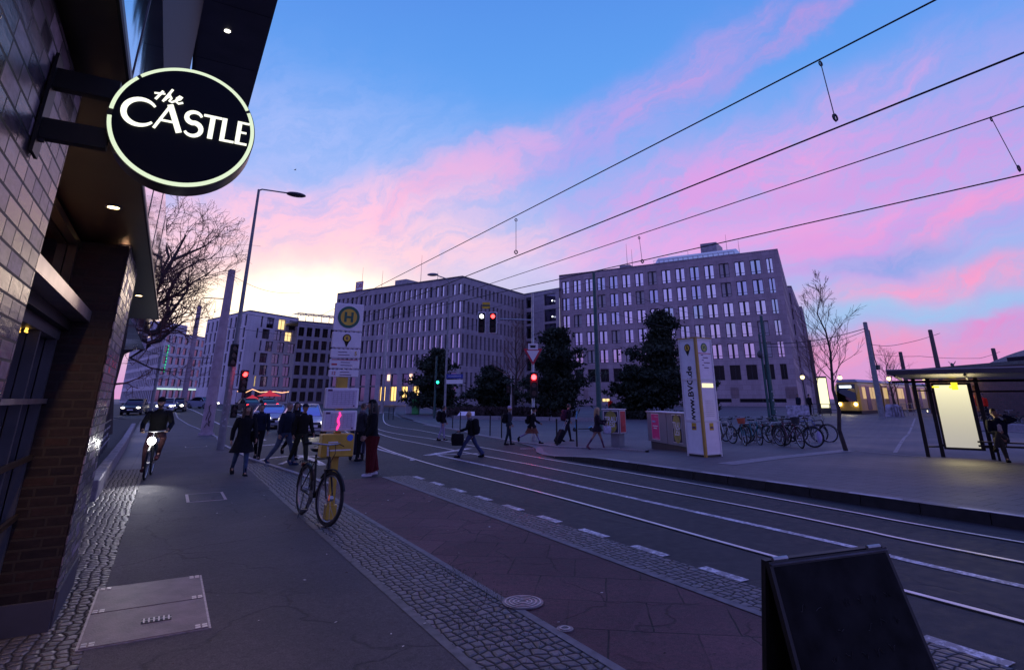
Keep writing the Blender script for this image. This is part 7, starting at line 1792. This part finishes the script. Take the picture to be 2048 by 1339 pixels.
    for i in range(m_+1):
        t = PI*i/m_
        for j in range(n_):
            a = 2*PI*j/n_; x, y, z = math.sin(t)*math.cos(a), math.sin(t)*math.sin(a), math.cos(t)
            w_ = 1-.30*max(0, -z)**1.5; X_, Y_, Z_ = x*.074*w_, y*.094*(1-.12*max(0, -z)), z*.118
            if y > .8 and -.35 < z < .15: Y_ += .010*(1-abs(z+.1)*3)
            if y > .6 and abs(z-.12) < .15 and abs(x) > .15: Y_ -= .006
            if z < -.75 and y > 0: Y_ += .012
            hv.append(hc+tilt @ V((X_, Y_, Z_)))
    for i in range(m_):
        for j in range(n_): hf.append((i*n_+j, (i+1)*n_+j, (i+1)*n_+(j+1) % n_, i*n_+(j+1) % n_))
    b.add(hv, hf); T3 = lambda p: hc+tilt @ V(p)
    b.tube([T3((0, .090, .022)), T3((0, .104, -.006)), T3((0, .113, -.024)), T3((0, .094, -.032))], [.007, .011, .014, .008], 6)
    for sd in (-1, 1): b.tube([T3((sd*.072, .0, .03)), T3((sd*.082, -.008, .012)), T3((sd*.072, 0, -.022))], [.01, .013, .008], 6)
    b.v = [tuple(V(p)*s) for p in b.v]; body = b.build('body', SKIN, o)
    bb = lambda b, nm, m, par=o, **k: (setattr(b, 'v', [tuple(V(p)*s) for p in b.v]), b.build(nm, m, par, **k))[1]
    b = MB()
    for sd in (-1, 1): b.sphere(T3((sd*.030, .084, .014)), .010, 8, 6, (1, .6, .7))
    bb(b, 'eyes', EYE_M, body); b = MB(); b.tube([T3((-.024, .082, -.058)), T3((0, .094, -.060)), T3((.024, .082, -.058))], [.004, .007, .004], 6); bb(b, 'mouth', LIP, body)
    # --- clothes
    cm = cloth(coat, coatc); b = MB(); w = build
    low = P+up*0.0
    rings = []
    if hem < -.12:
        # long coat: skirts follow the mean of the knees
        kn = (J['knee', 0]+J['knee', 1])/2; spread = abs(J['knee', 0].y-J['knee', 1].y)*.5; drop = -hem
        m1 = P+V((0, (kn.y-P.y)*.35, -drop*.45)); m2 = P+V((0, (kn.y-P.y)*.8, -drop))
        rings += [(m2, (.185+.03)*hemw*w, .155*hemw+spread*min(1, drop/.45)*.8), (m1, .185*w*(1+hemw)/2, .15+spread*.35)]
    else: rings += [(P+up*(-.02+hem), .168*w*hemw, .128*hemw)]
    rings += [(P+up*.04, .170*w, .130), (wa, .158*w, .122), (P+up*.26, .176*w, .132), (ch+up*.03, .196*w, .136), (P+up*.43, .200*w, .122), (P+up*.475, .150*w, .10), (nk+up*.005, .080, .078), (nk+up*.05+V((0, .01, 0)), .068, .070)]
    b.loft(rings, 18)
    for k in (0, 1):
        sh, e_l, wr = J['sh', k], J['el', k], J['wr', k]; d0 = (e_l-sh).normalized(); inner = sh+V(((-1, 1)[1-k]*.05, 0, .0))
        b.tube([inner, sh+d0*.02, sh.lerp(e_l, .5), e_l, e_l.lerp(wr, .5), wr-(wr-e_l)*.04], [.055, .078, .070, .060, .056, .046], 10)
    jk = bb(b, 'jacket' if hem > -.12 else 'coat', cm)
    if shirt:
        b = MB(); b.tube([nk+V((0, .075, -.01)), ch+V((0, .128, .02)), wa+V((0, .118, .02))], [.03, .055, .06], 8, True, .35, up=(0, 1, 0)); bb(b, 'shirt', cloth('shirt', shirt), jk)
    if scarf: b = MB(); b.loft([(nk-up*.02, .10, .10), (nk+up*.04, .105, .11), (nk+up*.085, .075, .085)], 12); bb(b, 'scarf', cloth('scarf', scarf))
    tm_ = cloth('legs_%d' % int(sum(trc)*1000), trc) if not bare else SKIN; b = MB(); b.loft([(P-up*.10, .135*w, .115), (P-up*.02, .160*w, .125), (P+up*.08, .150*w, .115)], 14)
    for k in (0, 1):
        hip, kn, an = J['hip', k], J['knee', k], J['ank', k]
        b.tube([hip-V((0, 0, .02)), hip.lerp(kn, .35), kn, kn.lerp(an, .45), kn.lerp(an, .82), kn.lerp(an, .99)], [.098*tr, .092*tr, .066*tr, .060*tr+.01*flare, .048*tr+.035*flare, .046*tr+.055*flare], 10)
    bb(b, 'trousers', tm_)
    if skirt:
        kn = (J['knee', 0]+J['knee', 1])/2; sp_ = abs(J['knee', 0].y-J['knee', 1].y)*.5; c_, ln = skirt; m2 = P+V((0, (kn.y-P.y)*ln/.43, -ln)); b = MB(); b.loft([(m2, .22, .19+sp_*ln/.43*.8), (P.lerp(m2, .5), .20, .16+sp_*.4), (P+up*.03, .165, .13)], 14); bb(b, 'skirt', cloth('skirt_%d' % int(sum(c_)*1000), c_))
    for k in (0, 1):
        an, toe, kn = J['ank', k], J['toe', k], J['knee', k]; d = (toe-an); fl = V((d.x, d.y, 0)).normalized(); dn_ = (d.normalized()); heel = an+V((0, 0, -.055))-fl*.045 if an.z < .13 else an-dn_*.02+(an-kn).normalized()*.06
        t2 = toe+dn_*.055; b = MB(); b.tube([heel-fl*.012, heel+(t2-heel)*.35, heel+(t2-heel)*.75, t2], [.042, .054, .056, .040], 10, True, .8); b.tube([an+(kn-an).normalized()*(.26 if boots else .04), an, heel+(t2-heel)*.2], [.055 if boots else .042, .044, .040], 8); bb(b, 'shoe', cloth('shoe_%d' % int(sum(shoec)*1000), shoec))
    # hair and hats
    hm = HAIRS[hair]; b = MB(); back = lambda p: T3(p); vs = []; 
    cap = []
    for i in range(8):
        t = PI*.60*i/7
        for j in range(16):
            a = 2*PI*j/16; y = math.sin(a); lim = 1.0 if y < .25 else (.62 if y > .5 else .8); tt = t*lim; cap.append(T3((math.sin(tt)*math.cos(a)*.082, math.sin(tt)*y*.101-.006, math.cos(tt)*.125+.004)))
    b.add(cap, [(i*16+j, (i+1)*16+j, (i+1)*16+(j+1) % 16, i*16+(j+1) % 16) for i in range(7) for j in range(16)])
    if longhair:
        rr_ = random.Random(len(label)); b.tube([T3((0, -.05, .07)), T3((0, -.075, -.04)), T3((0, -.085, -.16)), nk+V((0, -.10, -.16))], [.075, .092, .098, .05], 12, True, .65, up=(1, 0, 0))
        for sd in (-1, 1): b.tube([T3((sd*.055, .02, .07)), T3((sd*.086, .02, -.02)), T3((sd*.092, .02, -.13)), nk+V((sd*.11, .05, -.14))], [.03, .036, .042, .018], 8)
    if beard: b.tube([T3((-.06, .05, -.05)), T3((0, .085, -.10)), T3((.06, .05, -.05))], [.02, .035, .02], 8)
    bb(b, 'hair', hm)
    if hat:
        kind, hc_ = hat; hm_ = cloth('hat_%d' % int(sum(hc_)*1000), hc_); b = MB()
        if kind == 'beanie': b.loft([(T3((0, -.006, .035)), .090, .108), (T3((0, -.010, .075)), .089, .105), (T3((0, -.02, .12)), .072, .082), (T3((0, -.03, .150)), .03, .035)], 16)
        else:
            b.loft([(T3((0, -.004, .045)), .086, .104), (T3((0, -.008, .085)), .084, .100), (T3((0, -.01, .125)), .06, .07), (T3((0, -.01, .138)), .02, .02)], 16); b.add([T3(p) for p in ((-.07, .07, .05), (.07, .07, .05), (.055, .165, .035), (-.055, .165, .035), (-.07, .07, .058), (.07, .07, .058), (.055, .165, .043), (-.055, .165, .043))], [(0, 3, 2, 1), (4, 5, 6, 7), (2, 3, 7, 6), (0, 4, 7, 3), (1, 2, 6, 5)])
        bb(b, 'hat', hm_)
    for bg_ in (bag or []):
        kind, c_ = bg_[0], bg_[1]; bm_ = cloth('bag_%d' % int(sum(c_)*1000), c_); bo_ = thing(kind, bg_[2], 'bag', loc, rz, None)
        bo_.parent = None; b = MB()
        if kind == 'backpack':
            bo_.location = loc; c0 = P+up*.26+V((0, -.215, 0)); b.bbox((0, 0, 0), (.30*(bg_[3] if len(bg_) > 3 else 1), .19*(bg_[3] if len(bg_) > 3 else 1), .46*(bg_[3] if len(bg_) > 3 else 1)), .06); b.xf(Matrix.Translation(c0) @ Matrix.Rotation(-R(lean), 4, 'X'))
            bb(b, 'pack', bm_, bo_); b = MB(); b.bbox((0, 0, 0), (.22, .07, .2), .03); b.xf(Matrix.Translation(c0+V((0, -.12, -.09)))); bb(b, 'pocket', bm_, bo_); b = MB()
            for sd in (-1, 1): b.tube([c0+V((sd*.1, .08, .18)), P+up*.485+V((sd*.105, .02, .02)), ch+V((sd*.12, .14, .0)), wa+V((sd*.13, .12, .03)), c0+V((sd*.12, .08, -.16))], .016, 5)
            bb(b, 'strap', bm_, bo_)
        elif kind == 'shoulder_bag':
            sd = bg_[3]; c0 = P+V((sd*.25, -.02, .02+.0)); b.bbox(tuple(c0), (.12, .34, .30), .04); bb(b, 'sack', bm_, bo_); b = MB(); b.tube([c0+V((0, .13, .14)), J['sh', 1 if sd > 0 else 0]+V((0, .02, .09)), c0+V((0, -.13, .14))], .014, 5); bb(b, 'strap', bm_, bo_)
        elif kind == 'hand_bag':
            k = 1 if bg_[3] > 0 else 0; w0 = J['wr', k]+(J['wr', k]-J['el', k]).normalized()*.08; sz_ = bg_[4] if len(bg_) > 4 else 1; c0 = w0+V((0, 0, -.20*sz_)); b.loft([(c0+V((0, 0, -.17*sz_)), .07*sz_, .16*sz_), (c0, .09*sz_, .19*sz_), (c0+V((0, 0, .15*sz_)), .04*sz_, .17*sz_)], 12); bb(b, 'sack', bm_, bo_)
            b = MB(); b.tube([c0+V((0, .1*sz_, .14*sz_)), w0+V((0, .03, 0)), w0+V((0, -.03, 0)), c0+V((0, -.1*sz_, .14*sz_))], .009, 5); bb(b, 'handle', bm_, bo_)
    o['J'] = 0; del o['J']
    return o, J, s, P, up
def heading(kind, p, extra=0):
    if kind == 'C': d = V((-p.x, -p.y, 0))
    elif kind == 'A': d = V((p.x, p.y, 0))
    elif kind == 'R': d = V((math.cos(YAW), math.sin(YAW), 0))
    elif kind == 'L': d = -V((math.cos(YAW), math.sin(YAW), 0))
    return math.atan2(-d.x, d.y)+R(extra)
def ppl(label, px, py, top, kind, extra=0, Hmul=1.0, **k):
    g = at(px, py); H = (hat(g.x, g.y, top)-g.z)*Hmul; H = max(1.5, min(1.98, H/1.0)); return person(label, g, heading(kind, g, extra), H, **k)
BLK = (.010, .010, .013); NAVY = (.014, .018, .035); JEAN = (.05, .075, .15)
ppl('long haired woman in long black coat and blue jeans walking on the left pavement', 477, 951, 808, 'C', 12, legs=((16, 5), (-18, 22)), arms=((12, 18, .25), (-10, 15, .3)), lean=2, hair='brown', longhair=True, coat='black', coatc=BLK, hem=-.36, hemw=1.4, trc=JEAN, tr=.95, shoec=BLK, boots=True, bag=[('shoulder_bag', BLK, 'black bag hanging at the right hip of the long haired woman', -1)], build=1.05)
ppl('man in dark jacket half hidden behind the long haired woman', 512, 918, 806, 'C', -10, legs=((14, 5), (-15, 20)), arms=((-10, 15, .2), (22, 25, .2)), hair='black', coat='navy', coatc=NAVY, trc=BLK, bag=[('backpack', BLK, 'dark backpack of the man behind the long haired woman')])
ppl('grey haired person in dark jacket and pale jeans leading the group on the crossing', 563, 929, 800, 'C', 55, legs=((24, 8), (-22, 18)), arms=((10, 20, .15), (-8, 10, .15)), hair='grey', coat='navy', coatc=NAVY, trc=(.07, .09, .15), tr=1.0, shoec=(.02, .03, .07))
ppl('dark haired woman in black coat between the two men on the crossing', 581, 918, 803, 'C', 20, legs=((10, 5), (-26, 34)), arms=((5, 15, .15), (-5, 15, .15)), hair='black', longhair=True, coat='black', coatc=BLK, hem=-.30, trc=BLK, shoec=BLK, boots=True)
ppl('man with dark cap and wide green trousers on the right of the crossing group', 597, 930, 806, 'C', 30, legs=((18, 6), (-20, 14)), arms=((8, 25, .2), (-12, 15, .2)), hair='black', hat=('cap', (.02, .02, .03)), coat='brownblack', coatc=(.012, .010, .010), trc=(.028, .030, .022), tr=1.15, shoec=(.04, .05, .12))
ppl('woman in black puffer jacket, cap and wide maroon trousers beside the stop post', 739, 951, 800, 'L', 25, legs=((4, 4), (-6, 8)), arms=((6, 30, .18), (2, 25, .18)), lean=4, hair='black', longhair=True, hat=('cap', BLK), coat='black', coatc=BLK, hem=-.06, hemw=1.25, trc=(.085, .010, .014), tr=1.8, flare=.3, shoec=(.55, .52, .6), build=1.12)
ppl('curly haired person with grey scarf facing the woman in maroon trousers', 716, 921, 806, 'R', 40, legs=((4, 4), (-4, 6)), arms=((20, 45, .15), (15, 50, .15)), hair='brown', scarf=(.12, .11, .13), coat='darkgrey', coatc=(.028, .028, .036), hem=-.05, trc=BLK, shoec=BLK)
ppl('walker with pale trousers and black backpack stepping over the far kerb', 884, 881, 813, 'R', 10, legs=((10, 4), (-10, 12)), arms=((10, 20), (-10, 15)), hair='black', coat='black', coatc=BLK, hem=-.04, trc=(.26, .25, .38), tr=.85, shoec=BLK, bag=[('backpack', BLK, 'large black backpack of the walker with pale trousers', 1.2)])
ppl('person in flared jeans striding to the left across the tram tracks', 941, 914, 816, 'L', 0, legs=((33, 4), (-27, 12)), arms=((22, 50, .1), (-8, 30, .12)), lean=7, hair='blonde', coat='black', coatc=BLK, hem=-.05, hemw=1.05, trc=(.045, .055, .12), flare=.95, tr=1.0, shoec=BLK, build=1.1, scarf=(.02, .02, .03), bag=[('backpack', BLK, 'big black backpack of the person striding to the left', 1.25), ('hand_bag', BLK, 'big soft black bag carried by the person striding to the left', -1, 1.3)])
ppl('walker in a pale knitted hat with a dark backpack', 1017, 889, 814, 'R', 15, legs=((12, 4), (-8, 10)), arms=((12, 20), (-8, 15)), hair='blonde', hat=('beanie', (.42, .36, .46)), coat='greygreen', coatc=(.03, .035, .045), hem=-.10, trc=(.02, .026, .036), shoec=BLK, bag=[('backpack', BLK, 'dark backpack of the walker in the pale knitted hat')])
ppl('person in black with orange brown skirt hurrying right by the traffic light mast', 1064, 887, 818, 'R', 0, legs=((30, 6), (-34, 30)), arms=((25, 35, .1), (-20, 25, .1)), lean=8, hair='black', hat=('beanie', BLK), coat='black', coatc=BLK, hem=-.14, trc=(.27, .22, .36), tr=.7, skirt=((.16, .06, .04), .38), shoec=BLK, bag=[('backpack', BLK, 'black backpack of the person hurrying by the traffic light mast')])
g = at(1136, 882)
tv, TJ, ts_, TP, Tu = ppl('traveller with a purple backpack pulling a black suitcase to the right', 1136, 882, 806, 'R', 20, legs=((16, 6), (-18, 12)), arms=((10, 25), (-28, 5, .2)), lean=6, hair='black', coat='black', coatc=BLK, trc=(.02, .018, .025), shoec=BLK, build=1.1, bag=[('backpack', (.05, .018, .04), 'dark purple backpack of the suitcase traveller', 1.15)])
gs = at(1112, 888); sc_ = thing('suitcase', 'black wheeled suitcase tilted behind the traveller with the purple backpack', 'suitcase', gs, heading('R', gs, 20))
b = MB(); b.bbox((0, 0, .36), (.38, .22, .56), .04); b.xf(Matrix.Rotation(-.55, 4, 'X')); b.build('case', cloth('suitcase', (.015, .015, .02)), sc_)
b = MB()
for s_ in (-1, 1): b.tube([(s_*.10, -.04, .62), (s_*.10, -.04, 1.08)], .009, 6)
b.tube([(-.10, -.04, 1.08), (.10, -.04, 1.08)], .014, 6); b.xf(Matrix.Rotation(-.55, 4, 'X')); b.build('handle', STEEL, sc_)
for s_ in (-1, 1): b = MB(); b.disc((s_*.15, .05, .05), .045, (1, 0, 0), .03, 12); b.build('wheel', RUBBER, sc_)
ppl('blonde woman in dark jacket and plum tights with a pale bag walking right', 1196, 898, 816, 'R', -5, legs=((20, 4), (-26, 10)), arms=((35, 60, .1), (15, 60, .1)), lean=3, hair='blonde', longhair=True, coat='plumblack', coatc=(.025, .018, .028), hem=-.20, hemw=.95, trc=(.12, .05, .10), tr=.72, shoec=(.16, .06, .09), bag=[('hand_bag', (.45, .42, .55), 'pale bag in the hand of the blonde woman', 1, .9)])
ppl('dark clad person standing at the left of the handrail near the tram', 1601, 829, 786, 'L', 20, legs=((3, 2), (-3, 2)), coatc=NAVY, coat='navy', trc=BLK)
ppl('second dark clad person standing at the handrail near the tram', 1622, 830, 784, 'R', 20, legs=((3, 2), (-3, 2)), coatc=BLK, trc=BLK)
ppl('person in a bright red coat at the entrance of the brownish office block', 1222, 829, 792, 'C', 0, Hmul=.9, legs=((3, 2), (-3, 2)), coat='red', coatc=(.7, .03, .015), hem=-.3, trc=BLK)
ppl('person in a red jacket on the left by the station cafe', 1951, 836, 783, 'R', 20, legs=((3, 2), (-3, 2)), coat='red', coatc=(.5, .04, .04), trc=BLK)
ppl('person in a red jacket on the right by the station cafe', 1976, 838, 786, 'L', 20, legs=((3, 2), (-3, 2)), coat='red', coatc=(.5, .04, .04), trc=BLK)
# cart between the couple at the stop
gt = at(712, 918); ct_ = thing('trolley', 'tall grey wheeled trolley standing between the stop post and the talking couple', 'trolley', gt, .2)
b = MB(); b.bbox((0, 0, .62), (.42, .30, .95), .04); b.build('bag_body', cloth('trolley_bag', (.03, .03, .045)), ct_); b = MB()
for s_ in (-1, 1): b.tube([(s_*.2, -.16, .1), (s_*.2, -.16, 1.15)], .016, 6); b.tube([(s_*.07, -.157, .2), (s_*.07, -.157, 1.08)], .012, 6)
b.tube([(-.2, -.16, 1.15), (.2, -.16, 1.15)], .018, 6); b.build('frame', mat('trolley_frame', (.3, .3, .36), .4, .3), ct_)
for s_ in (-1, 1): b = MB(); b.disc((s_*.2, 0, .08), .08, (1, 0, 0), .04, 14); b.build('wheel', RUBBER, ct_)
# cyclist
gc = at(288, 962); gc.z = .02; hc_ = heading('C', gc, -6)
cb = bicycle('black bicycle with a blazing white front light ridden along the left pavement', gc, hc_, BLACK, 'city', 0, 0, None, emis('bicycle_front_light', (1, .97, .9), 38))
cb.location = gc+V((math.sin(hc_)*0, 0, 0))
fwd = V((-math.sin(hc_), math.cos(hc_), 0)); cb.location = gc-fwd*.55
person('bearded cyclist in a dark jacket riding towards us on the left pavement', cb.location, hc_, 1.75, lean=18, hair='brown', beard=True, hat=('beanie', BLK), coat='black', coatc=BLK, trc=(.05, .022, .03), shoec=(.06, .02, .03), pelvis=(0, -.28, 1.02), feet=((-.13, -.14, .55), (.13, -.06, .23)), poles=((-.25, 1, .6), (.25, 1, .4)), hands=((-.27, .17, 1.07), (.27, .17, 1.07)), curl=1.0, build=1.15)
l = bpy.data.lights.new('bicycle_beam', 'SPOT'); l.energy = 70; l.color = (.95, .92, 1); l.spot_size = R(60); l.spot_blend = .8; l.shadow_soft_size = .04; lo = bpy.data.objects.new('bicycle_beam', l); COL.objects.link(lo); lo.parent = cb; lo.location = (0, .60, .84); lo.rotation_euler = (R(68), 0, 0)
# seated man on the shelter bench
gm = at(2018, 926); pb_ = SO+e_*((gm-SO).dot(e_)-.05)+dn*.30; pb_.z = SO.z; hz = math.atan2(-dn.x, dn.y)
sm2, *_ = person('seated man in dark jacket and pale shirt with crossed legs on the shelter bench', pb_, heading('C', pb_, 8), 1.78, lean=10, hair='brown', coat='navy', coatc=(.012, .013, .020), trc=(.055, .050, .045), tr=1.05, shoec=BLK, shirt=(.55, .50, .52), pelvis=(0, 0, .56), feet=((.24, .50, .32), (.03, .44, .09)), poles=((.1, .6, 1), (.1, .8, .9)), hands=((-.12, .22, 1.16), (.06, .34, .72)), curl=.8, headtilt=.35, headturn=.15, build=1.08)

# bits of litter and dry leaves on the pavements
rnd = random.Random(77); b = MB(); b2 = MB()
for i in range(420):
    x = rnd.choice((rnd.uniform(-.9, 2.1), rnd.uniform(2.1, 5.2), rnd.uniform(2.1, 3.1))); y = rnd.uniform(3.2, 16); z = .03; s_ = rnd.uniform(.006, .02); a = rnd.uniform(0, 6.3); u = V((math.cos(a), math.sin(a), rnd.uniform(-.2, .2)))*s_; w = V((-math.sin(a), math.cos(a), rnd.uniform(-.1, .3)))*s_*rnd.uniform(.3, .9)
    (b if i % 4 == 0 else b2).add([V((x, y, z))-u, V((x, y, z))-w, V((x, y, z))+u, V((x, y, z))+w], [(0, 1, 2, 3)])
tag(b.build('litter', mat('pale_litter', (.55, .52, .5), .7, var=.2), sm=False), 'tiny pale scraps and cigarette ends scattered over the near pavement', 'litter', kind='stuff')
tag(b2.build('dry_leaves', mat('dead_leaf', (.05, .03, .02), .8, var=.4), sm=False), 'small dark dead leaves scattered over the near pavement', 'leaves', kind='stuff')
gr = MB()
for i in range(900):
    c0 = rnd.choice(((2.6, 4.55, .35), (2.95, 6.4, .2), (2.5, 5.2, .3), (2.95, 5.6, .15), (2.35, 9.8, .2), (-.8, 8, .1))); x = rnd.gauss(c0[0], c0[2]*.5); y = rnd.gauss(c0[1], c0[2]*1.2); h = rnd.uniform(.01, .035); a = rnd.uniform(0, 6.3); u = V((math.cos(a), math.sin(a), 0))*.003
    p = V((x, y, .018)); gr.add([p-u, p+u, p+V((rnd.gauss(0, .012), rnd.gauss(0, .012), h))], [(0, 1, 2)])
tag(gr.build('weeds', mat('weed_green', (.03, .045, .02), .8, var=.4), sm=False), 'short grass tufts growing between the cobbles', 'weeds', kind='stuff')
